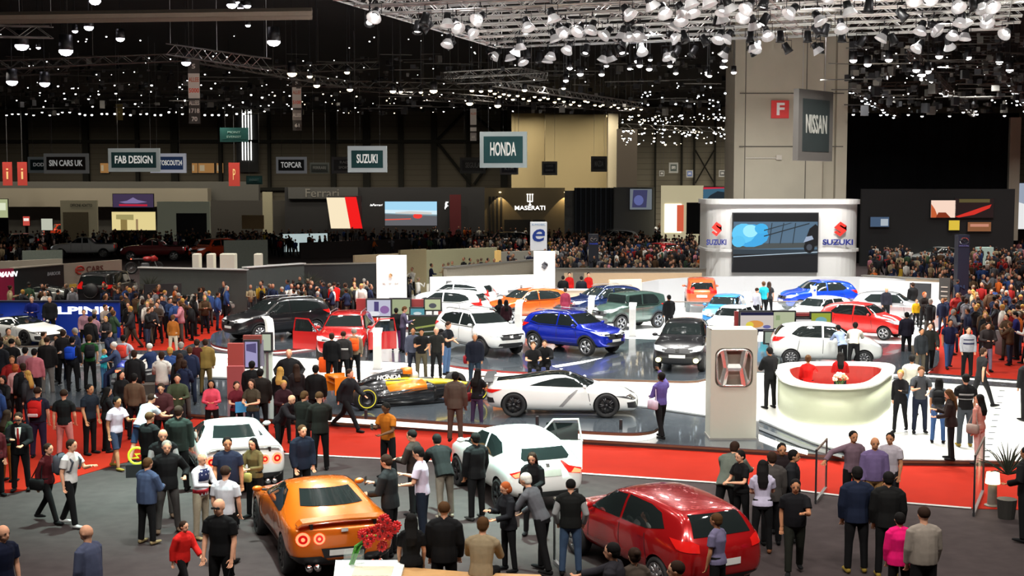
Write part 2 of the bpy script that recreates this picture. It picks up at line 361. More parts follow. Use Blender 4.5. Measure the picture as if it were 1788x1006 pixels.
slab('white_walkway', [(230, 618), (300, 622), (600, 633), (880, 648), (1240, 652), (1400, 652), (1560, 664), (1788, 678), (1980, 694), (1980, 811), (1788, 805), (1562, 801), (1500, 798), (1420, 775), (1325, 735), (1240, 727), (1130, 712), (880, 690), (600, 668), (300, 658), (225, 652)], .168, WFLOOR, 'glossy white walkway curving from the motorcycles to the reception counter', z0=.15, cat='walkway')
def strip(pts, z, wpx, m, name, lab, cat='light strip'):
    b = MB().use(m)
    up = [P(x, y - wpx / 2, z) for x, y in pts]; dn = [P(x, y + wpx / 2, z) for x, y in pts]; n = len(pts)
    b.add([*dn, *up], [(i, i + 1, n + i + 1, n + i) for i in range(n - 1)])
    b.add([(p.x, p.y, z - .012) for p in dn] + list(dn), [(i, i + 1, n + i + 1, n + i) for i in range(n - 1)])
    return one(name, b, lab, cat)
DKL = mat((.10, .11, .12), .3, name='dark_inlay')
strip([(300, 619), (600, 630), (880, 644), (1240, 648)], .31, 2.5, LINE, 'floor_light_line', 'thin white light line along the front edge of the upper deck')
strip([(1325, 733), (1420, 773), (1500, 797), (1560, 803)], .185, 3, DKL, 'floor_inlay_line', 'dark curved inlay line at the front of the white floor below the counter', 'inlay')
strip([(1325, 747), (1400, 778), (1470, 797)], .185, 5, DKL, 'floor_inlay_line', 'second dark inlay line nearest the brown stage edge', 'inlay')
strip([(1325, 762), (1370, 780), (1410, 790)], .185, 7, LINE, 'floor_light_line', 'curved white light line beside the stage edge right of the emblem pylon')
strip([(300, 657), (600, 667), (880, 689), (1130, 711), (1240, 727)], .18, 2.5, DKL, 'floor_inlay_line', 'thin dark line along the front of the white walkway behind the coupe', 'inlay')
strip([(1560, 652), (1788, 668), (1900, 676)], .18, 2, LINE, 'floor_light_line', 'thin white light line at the back of the white floor on the right')
def smoothpoly(pl, it=2):
    for _ in range(it):
        q = []
        for i in range(len(pl)):
            a_, b_ = pl[i], pl[(i + 1) % len(pl)]; q += [tuple(.8 * u + .2 * v for u, v in zip(a_, b_)), tuple(.2 * u + .8 * v for u, v in zip(a_, b_))]
        pl = q
    return pl
# oval platform of the coupe and the racing car
def podium(name, px, z0, z1, topm, facem, lip, lab, liph=.07):
    pl = smoothpoly(pflat(px, z1)); n = len(pl); cx = sum(p[0] for p in pl) / n; cy = sum(p[1] for p in pl) / n
    ins = [(cx + (x - cx) * .99, cy + (y - cy) * .985) for x, y in pl]
    root = one(name, MB().use(topm).prism(pl, z1 - .02, z1), lab, 'platform')
    MB().use(lip).prism(pl, z1 - .02 - liph, z1 - .021).build('rim', root)
    MB().use(facem).prism(ins, z0, z1 - .02 - liph).build('lit_face', root)
    return root
podium('car_platform', [(520, 718), (570, 722), (760, 735), (900, 745), (1050, 754), (1110, 756), (1142, 752), (1155, 742), (1140, 722), (1100, 705), (1000, 690), (880, 680), (700, 668), (580, 668), (520, 690)], .168, .40, DECK, GLOW, WOOD, 'dark platform with brown rim and glowing front under the white coupe')
deck = podium('upper_deck', [(300, 612), (450, 618), (600, 628), (880, 641), (935, 643), (1100, 646), (1240, 648), (1400, 650), (1560, 652), (1640, 645), (1640, 600), (1240, 596), (1060, 590), (700, 580), (560, 577), (385, 585)], .15, .30, DECK, GLOW, DKL, 'dark glossy upper deck behind the white walkway carrying the hatchbacks', .03)
podium('car_platform', [(366, 600), (395, 607), (470, 612), (520, 608), (640, 590), (560, 572), (430, 568), (370, 580)], .30, .42, DECK, GLOW, DKRED, 'platform with a red rim under the black sport utility car')
podium('car_platform', [(930, 658), (1100, 662), (1240, 666), (1245, 630), (1230, 600), (1120, 596), (1090, 615)], .30, .44, DECK, GLOW, WOOD, 'platform with a brown rim under the black car with yellow fog lamps')
podium('car_platform', [(760, 630), (800, 640), (890, 648), (975, 650), (985, 646), (930, 628), (900, 606), (800, 600)], .30, .46, DECK, GLOW, DKRED, 'low platform with a red rim under the white crossover with a black grille')
strip([(960, 641), (1060, 625), (1150, 611)], .315, 2.6, LINE, 'floor_light_line', 'slanting white light line on the dark deck beside the seated couple')
strip([(975, 650), (1060, 640), (1115, 634)], .315, 2.6, LINE, 'floor_light_line', 'second slanting white light line nearer the white coupe')
slab('red_carpet', [(180, 640), (215, 560), (210, 520), (400, 505), (560, 500), (735, 500), (740, 565), (1060, 604), (1240, 612), (1560, 640), (1700, 668), (1900, 690), (1900, 560), (1700, 540), (1640, 520), (1500, 560), (1240, 580), (1000, 572), (700, 560), (560, 590), (385, 600), (330, 612)], .02, RED, 'red carpet aisle running behind the upper deck', cat='carpet')
slab('aisle_carpet', [(1560, 560), (1640, 425), (1950, 425), (2000, 600)], .010, mat((.22, .06, .03), .9, noise=.25, scale=.6, name='rust_carpet'), 'rust coloured carpet aisle filled with visitors at the far right', cat='carpet')
slab('dark_walkway', [(1560, 650), (1630, 652), (1788, 664), (1950, 674), (1950, 695), (1788, 678), (1560, 660)], .172, mat((.04, .04, .045), .25, noise=.1, name='dark_gloss'), 'dark walkway strip between red carpet and white floor', z0=.15, cat='walkway')
slab('white_show_floor', [(690, 566), (760, 580), (900, 592), (1060, 600), (1150, 604), (1240, 606), (1400, 606), (1550, 612), (1610, 600), (1655, 560), (1640, 530), (1560, 505), (1240, 500), (1000, 500), (745, 495), (700, 530)], .14, mat((.9, .9, .88), .3, noise=.02, name='white_floor'), 'brilliant white display floor below the video tower', edge=DKRED)
podium('car_platform', [(1128, 556), (1200, 558), (1300, 558), (1420, 557), (1500, 550), (1530, 540), (1500, 530), (1300, 529), (1150, 536)], .14, .34, GREYW, WHITE, GREYW, 'raised grey podium with a rail in front of the white tower', .1)
slab('side_stage', [(-60, 640), (120, 622), (215, 605), (215, 590), (120, 588), (-60, 590)], .12, mat((.12, .12, .12), .35, name='grey_stage'), 'grey stage in front of the blue brand wall', edge=DKL)
# ---------------------------------------------------------------- wall helper
def wall(name, a, b_, pyt, m, lab, th=.2, cat='partition', z0=0.0, zt=None, capm=None, caph=.06, group=None):
    p, q = P(*a, z0), P(*b_, z0); d = q - p; L_ = d.length; ang = math.atan2(d.y, d.x)
    z1 = zt if zt is not None else V(a[0], pyt, p.y).z
    root = one(name, MB().use(m).box((L_ / 2, th / 2, (z1 - z0) / 2), (L_, th, z1 - z0)), lab, cat, group, loc=p, rz=ang)
    if capm: MB().use(capm).box((L_ / 2, th / 2, z1 - z0 + caph / 2), (L_ + .1, th + .2, caph)).build('counter_top', root)
    WALLS.append((p.x, p.y, q.x, q.y))
    return root, L_, z1 - z0
BLUE = mat((.004, .035, .36), .4, noise=.04, name='blue_laminate')
r, L_, H_ = wall('brand_wall', (-40, 590), (209, 590), 528, BLUE, 'bright blue wall with white lettering above the left stage', z0=.12)
MB().use(mat((.004, .007, .03), .5, name='navy_edge')).box((L_ / 2, .1, H_ + .03), (L_ + .05, .3, .07)).build('top_edge', r)
LETT = mat((1, 1, 1), emit=1.6, noise=0, name='lit_letter')
text('ALPINE', .5, LETT, r, ((P(134, 590, .12) - P(-40, 590, .12)).x, -.02, V(130, 542, P(100, 590, .12).y).z - .12), width=2.95, height=.32, bold=.018)
# honda-like pylon
pb = P(1240, 768, .15); pr = P(1321, 769, .15); wd = pr.x - pb.x; zt = V(1280, 576, pb.y).z
PYL = mat((.44, .44, .37), .5, noise=.02, name='champagne_panel')
py_ = empty('emblem_pylon', (pb.x + wd / 2, pb.y, .15), 0, 'tall beige pylon with a large chrome emblem standing on the stage', 'pylon')
hh = zt - .15; DP = .9
ez, eh, ew = hh - .99, 1.02, .98       # emblem recess centre
def rr(w_, h_, r_, n=5, taper=0):
    out = []
    for cx, cz, a0 in ((1, 1, 0), (-1, 1, 90), (-1, -1, 180), (1, -1, 270)):
        for i in range(n + 1):
            t = math.radians(a0 + 90 * i / n); hw = w_ / 2 * (1 - (taper if cz < 0 else 0)); out.append((cx * (hw - r_) + r_ * math.cos(t), cz * (h_ / 2 - r_) + r_ * math.sin(t)))
    return out
b = MB().use(PYL)
ring = rr(ew, eh, .2); N = len(ring)
def onrect(x, z):   # push a ring point out to the pylon outline
    cz_b, cz_t = -ez, hh - ez; k = min((wd / 2) / abs(x) if abs(x) > 1e-6 else 9e9, (cz_t / z) if z > 1e-6 else (cz_b / z if z < -1e-6 else 9e9)); return (x * k, z * k)
fr = [Vector((x, 0, ez + z)) for x, z in ring]; outr = [Vector((onrect(x, z)[0], 0, ez + onrect(x, z)[1])) for x, z in ring]
b.add(fr + outr, [(i, (i + 1) % N, N + (i + 1) % N, N + i) for i in range(N)])
for i in range(N):   # corners between the radial quads
    p, q = outr[i], outr[(i + 1) % N]; sp, sq = abs(abs(p.x) - wd / 2) < 1e-4, abs(abs(q.x) - wd / 2) < 1e-4
    if sp and sq and p.x * q.x < 0:
        zz = hh if ring[i][1] > 0 else 0; b.add([p, q, Vector((q.x, 0, zz)), Vector((p.x, 0, zz))], [(0, 1, 2, 3)])
    if sp != sq: b.add([p, q, Vector(((p if sp else q).x, 0, (q if sp else p).z))], [(0, 1, 2)])
b.add([fr[i] for i in range(N)] + [fr[i] + Vector((0, .25, 0)) for i in range(N)], [(i, N + i, N + (i + 1) % N, (i + 1) % N) for i in range(N)] + [tuple(range(N, 2 * N))])
b.box((0, DP / 2 + .13, hh / 2), (wd, DP - .26, hh))
for sx in (-1, 1): b.box((sx * (wd / 2 - .01), .14, hh / 2), (.02, .26, hh))
b.box((0, .14, hh - .01), (wd, .27, .02)); b.build('tower', py_)
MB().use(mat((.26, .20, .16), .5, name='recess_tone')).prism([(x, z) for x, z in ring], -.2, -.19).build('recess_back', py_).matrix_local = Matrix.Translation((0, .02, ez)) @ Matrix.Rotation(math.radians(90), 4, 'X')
CHR2 = mat((.88, .86, .82), .2, .85, emit=.0, noise=0, name='brushed_chrome')
b = MB().use(CHR2); ring2 = rr(ew * .93, eh * .93, .22, taper=.06); rg = []
for x, z in ring2: rg.append(Vector((x, 0, ez + z)))
n = len(rg); rings = []
for i in range(n):
    c = rg[i]; o_ = Vector((c.x, 0, c.z - ez)).normalized(); rings.append([c + o_ * .03 + Vector((0, .02, 0)), c + Vector((0, -.05, 0)), c - o_ * .045 + Vector((0, .0, 0)), c + Vector((0, .1, 0))])
b.add([p for r_ in rings for p in r_], [(i * 4 + k, i * 4 + (k + 1) % 4, ((i + 1) % n) * 4 + (k + 1) % 4, ((i + 1) % n) * 4 + k) for i in range(n) for k in range(4)])
b.build('emblem_ring', py_, smooth=True)
b = MB().use(CHR2)
for sx in (-1, 1):
    b.loft([[(sx * x1, yy, ez + z) for x1, yy in ((xi, .0), (xi + w_ * .5, -.07), (xi + w_, .0), (xi + w_ * .5, .12))] for z, xi, w_ in ((.46, .2, .17), (.15, .15, .16), (0, .13, .15), (-.15, .15, .17), (-.46, .2, .2))])
b.loft([[(x, yy, ez + z) for yy, z in ((0, -.09), (-.07, 0), (0, .10), (.1, 0))] for x in (-.17, 0, .17)])
b.build('emblem_letter', py_)
MB().use(mat((.25, .24, .22), .4, name='plinth')).box((0, DP / 2, .02), (wd + .04, DP + .04, .05)).build('plinth', py_)
# reception counter
def counter():
    z = .168; cl = P(1357, 742, z); ctr = P(1455, 712, z); CRM = mat((.62, .66, .48), .45, noise=.02, name='cream_laminate')
    h = 1.12
    out_px = [(1354, 703), (1355, 716), (1364, 731), (1388, 742), (1430, 748), (1480, 749), (1515, 745), (1532, 738), (1544, 727), (1557, 716), (1560, 704), (1548, 697), (1500, 694), (1420, 694), (1375, 696)]
    o_ = [Vector((*q, 0)) for q in smoothpoly([tuple(P(x, y, z)[:2]) for x, y in out_px])]; c = sum(o_, Vector()) / len(o_); n = len(o_)
    inn = [c + (v - c) * .78 for v in o_]; lip = [c + (v - c) * 1.03 for v in o_]; core = [c + (v - c) * .84 for v in o_]
    root = empty('reception_counter', (c.x, c.y, z), 0, 'cream reception counter with a red inner bench on the white floor', 'counter')
    def wallring(A, B, z0, z1, m, nm, smooth=False):
        b = MB().use(m); vs_ = [(p.x - c.x, p.y - c.y, zz) for P_, zz in ((A, z0), (A, z1), (B, z1), (B, z0)) for p in P_]; fs = []
        for k in range(4):
            for i in range(n): fs.append((k * n + i, k * n + (i + 1) % n, ((k + 1) % 4) * n + (i + 1) % n, ((k + 1) % 4) * n + i))
        b.add(vs_, fs); return b.build(nm, root, smooth=smooth)
    wallring([c + (v - c) * .97 for v in o_], core, 0, h - .05, CRM, 'body', True)
    wallring(lip, inn, h - .05, h, mat((.85, .85, .8), .2, coat=.4, name='counter_gloss'), 'counter_top')
    wallring(core, inn, .02, h - .055, mat((.28, .02, .014), .5, name='red_inside'), 'inner_panel')
    wallring(inn, [c + (v - c) * .62 for v in o_], .4, .48, mat((.6, .03, .02), .5, name='red_bench'), 'inner_shelf')
    MB().use(LINE).prism([(p.x - c.x, p.y - c.y) for p in [c + (v - c) * .985 for v in o_]], .0, .03).build('base_light', root)
    one('flower_bouquet', MB().use(mat((.1, .25, .06), .7, name='leaf')).ell((0, 0, .14), (.2, .2, .1), 8, 5).use(mat((.9, .8, .6), .7, name='petal')).add([], []), 'cream and orange rose bouquet on the reception counter shelf', 'bouquet', loc=(c.x, c.y - .1, z + 1.0)) if 0 else None
    return root, c, z
RC, RCc, RCz = counter()
# ================================================================ cars
def eval_mods(o):
    dg = bpy.context.evaluated_depsgraph_get(); dg.update(); return bpy.data.meshes.new_from_object(o.evaluated_get(dg))
PAINT_ROLE = mat((.5, .5, .5), .4, name='car_paint_base')
class Car:
    def __init__(s, L, W, R, xr, xf, top, zb, wbf=None, zs=None, xl=None, rim=ALLOY, arch=1.12, track=None, crown=.05, crease=0, spokes=5):
        s.L, s.W, s.R, s.xr, s.xf, s.rim, s.spokes = L, W, R, xr, xf, rim, spokes; s.ty = track or W / 2 - .13
        h = L / 2
        xl = xl or [-h + .07, -h + .26, xr + .05, xr + .62, (xr + xf) / 2 - .15, (xr + xf) / 2 + .45, xf - .52, xf + .05, h - .36, h - .1]
        wbf = wbf or [.84, .955, 1, .985, .97, .97, .985, 1, .94, .78]
        zs = zs or [.34, .27, .22, .21, .21, .21, .21, .22, .24, .28]
        top = [(a_, b_, w_ * (1.10 if 1 <= q_ <= 5 else 1.04)) for q_, (a_, b_, w_) in enumerate(top)]; crease = max(crease, .32)
        bm = bmesh.new(); S = []
        for i in range(10):
            xt, zt, we = top[i]; wb = wbf[i] * W / 2; z0 = zs[i]; cr = crown * (1 if i in (1, 2, 3, 4, 5) else .7)
            zm = z0 + (zb[i] - z0) * .5
            half = [(xl[i], 0, z0 - .02), (xl[i], wb * .9, z0), (xl[i], wb, zm), ((xl[i] * .75 + xt * .25), wb * .965, zb[i]), (xt, we * W / 2, zt - cr), (xt, we * W / 2 * .55, zt - cr * .18), (xt, 0, zt)]
            A = [bm.verts.new(p) for p in half]; B = [A[0]] + [bm.verts.new((p[0], -p[1], p[2])) for p in half[1:6]] + [A[6]]
            S.append((A, B))
        for i in range(9):
            for j in range(6):
                a0, a1 = S[i][0][j], S[i][0][j + 1]; b0, b1 = S[i + 1][0][j], S[i + 1][0][j + 1]; bm.faces.new((a0, b0, b1, a1))
                a0, a1 = S[i][1][j], S[i][1][j + 1]; b0, b1 = S[i + 1][1][j], S[i + 1][1][j + 1]; bm.faces.new((a1, b1, b0, a0))
        for idx, sg in ((0, -1), (9, 1)):
            A, B = S[idx]; bul = .09
            c2 = bm.verts.new((A[2].co.x + sg * bul, 0, A[2].co.z)); c3 = bm.verts.new((A[3].co.x + sg * bul, 0, A[3].co.z)); c4 = bm.verts.new((A[4].co.x + sg * .05, 0, A[4].co.z))
            for X, rv in ((A, 0), (B, 1)):
                for f in ((X[0], X[1], X[2], c2), (c2, X[2], X[3], c3), (c3, X[3], X[4], c4), (c4, X[4], X[5], X[6])):
                    f = f if (rv == (idx == 0)) else f[::-1]; bm.faces.new(f)
        bmesh.ops.recalc_face_normals(bm, faces=bm.faces)
        if crease:
            cl = bm.edges.layers.float.new('crease_edge')
            for i in range(9):
                for j in (3, 4):
                    for X in S[i], S[i + 1]: pass
                    for side in (0, 1):
                        e = bm.edges.get((S[i][side][j], S[i + 1][side][j]))
                        if e: e[cl] = crease
            for idx in (0, 1, 9, 5, 6):
                for side in (0, 1):
                    for j in range(1, 6):
                        e = bm.edges.get((S[idx][side][j], S[idx][side][j + 1]))
                        if e: e[cl] = crease * .8
        me = bpy.data.meshes.new('body'); bm.to_mesh(me); bm.free(); o = bpy.data.objects.new('tmp', me); COL.objects.link(o)
        md = o.modifiers.new('s', 'SUBSURF'); md.levels = 3; md.render_levels = 3
        full = eval_mods(o); s.bvh = BVHTree.FromPolygons([v.co.copy() for v in full.vertices], [tuple(p.vertices) for p in full.polygons])
        cut = MB().use(BLACK)
        for x in (xr, xf):
            for sy in (1, -1):
                cut.tube([(x, sy * (W / 2 - .36), R), (x, sy * (W / 2 + .3), R)], R * arch, 28)
        co = cut.build('cutter'); o.data = full; o.modifiers.clear(); full.materials.append(PAINT_ROLE); full.materials.append(BLACK)
        co.data.materials.clear(); co.data.materials.append(PAINT_ROLE); co.data.materials.append(BLACK); co.data.polygons.foreach_set('material_index', [1] * len(co.data.polygons))
        md = o.modifiers.new('b', 'BOOLEAN'); md.operation = 'DIFFERENCE'; md.object = co; md.solver = 'EXACT'
        try: md.material_mode = 'INDEX'
        except Exception: pass
        s.body = eval_mods(o); bpy.data.objects.remove(o); bpy.data.objects.remove(co)
        if len(s.body.materials) < 2: s.body.materials.append(BLACK)
        s.body.polygons.foreach_set('use_smooth', [True] * len(s.body.polygons)); s.body.name = 'body'
        try: s.body.set_sharp_from_angle(angle=math.radians(38))
        except Exception: pass
        s.parts = [('body', s.body, None, 'paint', [])]
        s.wheels()
    def wheels(s):
        R, n = s.R, s.spokes; w_ = .22
        b = MB().use(TYRE).lathe([(R * .70, -w_ / 2), (R * .9, -w_ / 2), (R * .98, -w_ * .38), (R, -w_ * .2), (R, w_ * .2), (R * .98, w_ * .38), (R * .9, w_ / 2), (R * .70, w_ / 2 - .01), (R * .68, w_ / 2 - .05)], n=28, axis='y')
        s.tyre = b.mesh('wheel', True)
        b = MB().use(s.rim); b.lathe([(R * .70, .1), (R * .66, .105), (R * .62, .06), (R * .62, -.08)], n=28, axis='y')
        for k in range(n):
            a = 2 * math.pi * k / n; c, q = math.cos(a), math.sin(a)
            for off in ((-.16, .16) if n == 5 else (0,)):
                a2 = a + off; c2, q2 = math.cos(a2), math.sin(a2); t = .026 if n == 5 else .032
                px, pz = -q * t, c * t; px2, pz2 = -q2 * t, c2 * t
                b.loft([[(c * .03 * 1 + px, y, q * .03 + pz), (c * .03 - px, y, q * .03 - pz), (c2 * R * .65 - px2, y + .015, q2 * R * .65 - pz2), (c2 * R * .65 + px2, y + .015, q2 * R * .65 + pz2)] for y in (.05, .085)])
        b.lathe([(.001, .095), (.05, .095), (.06, .06)], n=12, axis='y'); b.use(mat((.1, .1, .1), .4, .6, name='brake_disc')).lathe([(R * .5, .0), (.02, .0)], n=20, axis='y').use(BLACK).lathe([(R * .64, -.04), (.01, -.04)], n=20, axis='y')
        s.rimm = b.mesh('rim', True)
        for x in (s.xr, s.xf):
            for sy in (1, -1):
                s.parts.append(('wheel', s.tyre, Matrix.Translation((x, sy * s.ty, R)) @ Matrix.Rotation(0 if sy > 0 else math.pi, 4, 'Z'), None, [('rim', s.rimm, None)]))
    def patch(s, name, poly, mode, m, off=.006, grid=.09, mirror=False, role=None, kids=None):
        L_, W_ = s.L, s.W; q = .7071
        basis = {'L': ((0, W_, 0), (1, 0, 0), (0, -1, 0)), 'F': ((L_, 0, 0), (0, 1, 0), (-1, 0, 0)), 'B': ((-L_, 0, 0), (0, 1, 0), (1, 0, 0)),
                 'FL': ((L_ / 2, W_ / 2, 0), (-q, q, 0), (-q, -q, 0)), 'BL': ((-L_ / 2, W_ / 2, 0), (q, q, 0), (q, -q, 0)), 'T': None}[mode]
        bm = bmesh.new(); vs_ = [bm.verts.new((u, v, 0)) for u, v in poly]; bm.faces.new(vs_)
        us = [p[0] for p in poly]; vv = [p[1] for p in poly]
        for ax, lo, hi in ((0, min(us), max(us)), (1, min(vv), max(vv))):
            t = lo + grid
            while t < hi:
                co = (t, 0, 0) if ax == 0 else (0, t, 0); no = (1, 0, 0) if ax == 0 else (0, 1, 0)
                bmesh.ops.bisect_plane(bm, geom=bm.verts[:] + bm.edges[:] + bm.faces[:], plane_co=co, plane_no=no); t += grid
        bmesh.ops.triangulate(bm, faces=[f for f in bm.faces if len(f.verts) > 4])
        bm.verts.ensure_lookup_table(); out = []
        for v in bm.verts:
            u, w_ = v.co.x, v.co.y
            if mode == 'T': o_, d_ = Vector((u, w_, 4)), Vector((0, 0, -1))
            else:
                o0, ua, d_ = [Vector(t) for t in basis]; o_ = o0 + ua * u + Vector((0, 0, w_)) - (d_ * 2 if len(mode) == 2 else Vector())
            hit = s.bvh.ray_cast(o_, d_, 12)
            if hit[0] is None:
                g = s.bvh.find_nearest(o_ + d_ * (2 if mode != 'T' else 3)); p, nn = g[0], g[1]
            else: p, nn = hit[0], hit[1]
            if nn.dot(d_) > 0: nn = -nn
            out.append(p + nn * off)
        fs = [tuple(v.index for v in f.verts) for f in bm.faces]; bm.free()
        for mir in ((0, 1) if mirror else (0,)):
            b = MB().use(m); b.add([(p.x, -p.y, p.z) if mir else p for p in out], [f[::-1] if mir else f for f in fs])
            me = b.mesh(name, True); c = out[0]
            s.parts.append((name, me, None, role, kids or []))
        return s
    def add(s, name, mb, role=None, mirror=False, smooth=True, kids=None):
        s.parts.append((name, mb.mesh(name, smooth), None, role, kids or []))
        if mirror:
            b = MB(); b.mats = mb.mats; b.m = mb.m; b.v = [(x, -y, z) for x, y, z in mb.v]; b.f = [f[::-1] for f in mb.f]
            s.parts.append((name, b.mesh(name, smooth), None, role, kids or []))
        return s
    def mirror(s, x, z, y=None):
        y = y or s.W / 2 * .93
        return s.add('wing_mirror', MB().use(PAINT_ROLE).ell((x - .02, y + .10, z), (.055, .10, .06), 10, 6).use(BLACK).tube([(x, y - .08, z - .04), (x, y + .05, z - .02)], .025, 5), 'paint', True)
    def seams(s, xs, z0, z1, zr=None):
        for x0, x1 in xs: s.patch('door_seam', [(x0, z0), (x0 + .018, z0), (x1 + .018, z1), (x1, z1)], 'L', PLAST, .004, .15, True)
        return s
    def handles(s, pts):
        for x, z in pts: s.patch('door_handle', [(x, z), (x + .2, z + .01), (x + .2, z + .045), (x, z + .035)], 'L', PAINT_ROLE, .03, .1, True, 'paint')
        return s
def place_car(C, name, px, py, yaw, pm, label, z=0., anchor='c', group=None, sc=1., cat='car', role2=None, skip=(), extra=None):
    if py < 505 and z > .03: py -= z * (py - 320) / 6.8; z = .02
    fwd = Vector((math.cos(math.radians(yaw)), math.sin(math.radians(yaw)), 0)); lf = Vector((-fwd.y, fwd.x, 0)); p = P(px, py, z)
    if anchor != 'c':
        x = C.xr if anchor[0] == 'r' else C.xf; y = (C.ty + .1) * (1 if anchor[1] == 'l' else -1); p = p - (fwd * x + lf * y) * sc
    root = empty(name, p, math.radians(yaw), label, cat, group); root.scale = (sc, sc, sc)
    for nm, me, mw, role, kids in C.parts:
        if nm in skip: continue
        o = obj(nm, me, root)
        if mw: o.matrix_local = mw
        if role == 'paint': link_mats(o, [pm if m is PAINT_ROLE or m.name.startswith('car_paint_base') else m for m in me.materials])
        if role == 'paint2' and role2: link_mats(o, [role2])
        for kn, km, kx in kids:
            k = obj(kn, km, o)
            if kx: k.matrix_local = kx
    return root
TAIL = mat((.55, .01, .008), .15, coat=.6, emit=.35, noise=0, name='tail_lens')
TAILON = mat((1, .09, .04), .2, emit=5, noise=0, name='tail_lit')
HEAD = mat((.75, .78, .8), .08, .3, coat=1, noise=0, emit=.25, name='head_lens')
PLATE = mat((.75, .75, .72), .5, noise=.05, name='number_plate')
AMBER = mat((.6, .12, .01), .2, coat=.5, emit=.4, noise=0, name='amber_lens')
RIMM = {}
# --- coupe with four round lamps
gtr = Car(4.71, 1.90, .355, -1.43, 1.35,
    [(-2.20, 1.03, .78), (-1.98, 1.06, .74), (-1.35, 1.15, .66), (-.55, 1.36, .585), (-.2, 1.38, .59), (.22, 1.34, .58), (1.02, 1.0, .70), (1.45, .95, .74), (1.95, .84, .72), (2.16, .70, .66)],
    [.94, .97, .98, .97, .95, .93, .92, .90, .78, .62], wbf=[.88, .98, 1.0, .96, .945, .945, .97, 1.0, .955, .82], rim=BALLOY, spokes=10, crease=.35, arch=1.1)
gtr.patch('rear_window', [(-.56, 1.14), (.56, 1.14), (.45, 1.30), (-.45, 1.30)], 'B', GLASS, .008)
gtr.patch('windshield', [(-.62, 1.05), (.62, 1.05), (.49, 1.30), (-.49, 1.30)], 'F', GLASS, .008)
gtr.patch('side_window', [(-1.02, 1.02), (-.92, 1.10), (-.55, 1.27), (-.1, 1.31), (.28, 1.27), (.86, 1.02), (.8, .985), (-.9, .985)], 'L', GLASS, .008, .08, True)
gtr.seams([(-.48, -.5), (.82, .72)], .36, .93).handles([(-.38, .86)])
def disc_patch(C, y, z, r, m, nm, off=.012, both=True, kids=None): C.patch(nm, [(y + r * math.cos(a * math.pi / 8), z + r * math.sin(a * math.pi / 8)) for a in range(16)], 'B', m, off, .1, both, kids=kids); return C
for y, r in ((.70, .115), (.43, .095)):
    disc_patch(gtr, y, .80, r, TAILON, 'tail_light', .012); disc_patch(gtr, y, .80, r * .66, TAIL, 'tail_lens', .02); disc_patch(gtr, y, .80, r * .28, TAILON, 'lamp_core', .026)
gtr.patch('licence_plate', [(-.26, .50), (.26, .50), (.26, .60), (-.26, .60)], 'B', PLATE, .02)
gtr.patch('plate_recess', [(-.34, .46), (.34, .46), (.4, .63), (-.4, .63)], 'B', PLAST, .012)
gtr.patch('rear_diffuser', [(-.80, .20), (.80, .20), (.90, .50), (.40, .50), (.28, .42), (-.28, .42), (-.40, .50), (-.90, .50)], 'B', PLAST, .014, .07)
gtr.patch('side_vent', [(.98, .45), (1.02, .45), (1.0, .80), (.93, .8)], 'L', PLAST, .006, .1, True)
b = MB().use(PAINT_ROLE).loft([[(-2.34, y, z + .02), (-2.1, y, z + .035), (-2.1, y, z), (-2.34, y, z - .015)] for y, z in ((-.8, 1.02), (-.72, 1.08), (0, 1.10), (.72, 1.08), (.8, 1.02))])
gtr.add('rear_wing', b, 'paint', smooth=False)
gtr.add('wing_post', MB().use(PLAST).box((-2.18, .55, 1.02), (.16, .05, .14)), mirror=True, smooth=False)
b = MB().use(CHROME)
for y in (.48, .62): b.tube([(-2.42, y, .32), (-2.2, y, .32)], .055, 12)
gtr.add('exhaust_pipe', b, mirror=True)
gtr.mirror(.75, 1.04)
gtr.add('badge', MB().use(CHROME).lathe([(.001, -2.345), (.05, -2.345), (.06, -2.33)], n=14, axis='x') if 0 else MB().use(CHROME).box((-2.345, 0, .93), (.02, .12, .06)), smooth=False)
gtr.patch('chrome_strip', [(-.5, .30), (-.36, .30), (-.34, .33), (-.5, .33)], 'B', CHROME, .03)
gtr.patch('chrome_strip', [(.5, .30), (.36, .30), (.34, .33), (.5, .33)], 'B', CHROME, .03)
gtr.patch('headlight', [(-.1, .62), (.42, .70), (.35, .82), (-.05, .74)], 'FL', HEAD, .01, .08, True)
gtr.patch('grille', [(-.5, .3), (.5, .3), (.42, .6), (-.42, .6)], 'F', PLAST, .01)
# --- small crossover with boomerang lamps
juke = Car(4.13, 1.77, .345, -1.26, 1.27,
    [(-1.86, 1.10, .72), (-1.62, 1.42, .56), (-1.05, 1.53, .60), (-.5, 1.565, .61), (-.1, 1.57, .61), (.35, 1.51, .60), (1.05, 1.12, .72), (1.4, 1.08, .76), (1.75, .98, .72), (1.92, .82, .66)],
    [.90, 1.0, 1.03, .99, .96, .96, .97, .98, .88, .72], wbf=[.84, .98, 1.0, .95, .93, .93, .96, 1.0, .95, .8], zs=[.42, .34, .28, .26, .26, .26, .26, .28, .3, .34], arch=1.14, rim=BALLOY)
juke.patch('rear_window', [(-.48, 1.13), (.48, 1.13), (.54, 1.18), (.46, 1.35), (-.46, 1.35), (-.54, 1.18)], 'B', GLASS, .008)
juke.patch('windshield', [(-.64, 1.17), (.64, 1.17), (.50, 1.46), (-.50, 1.46)], 'F', GLASS, .008)
juke.patch('side_window', [(-.22, 1.07), (-.2, 1.45), (.3, 1.42), (.88, 1.14), (.84, 1.08)], 'L', GLASS, .008, .08, True)
juke.patch('rear_side_window', [(-1.25, 1.22), (-1.0, 1.38), (-.6, 1.45), (-.3, 1.46), (-.32, 1.07), (-.9, 1.08)], 'L', GLASS, .008, .08, True)
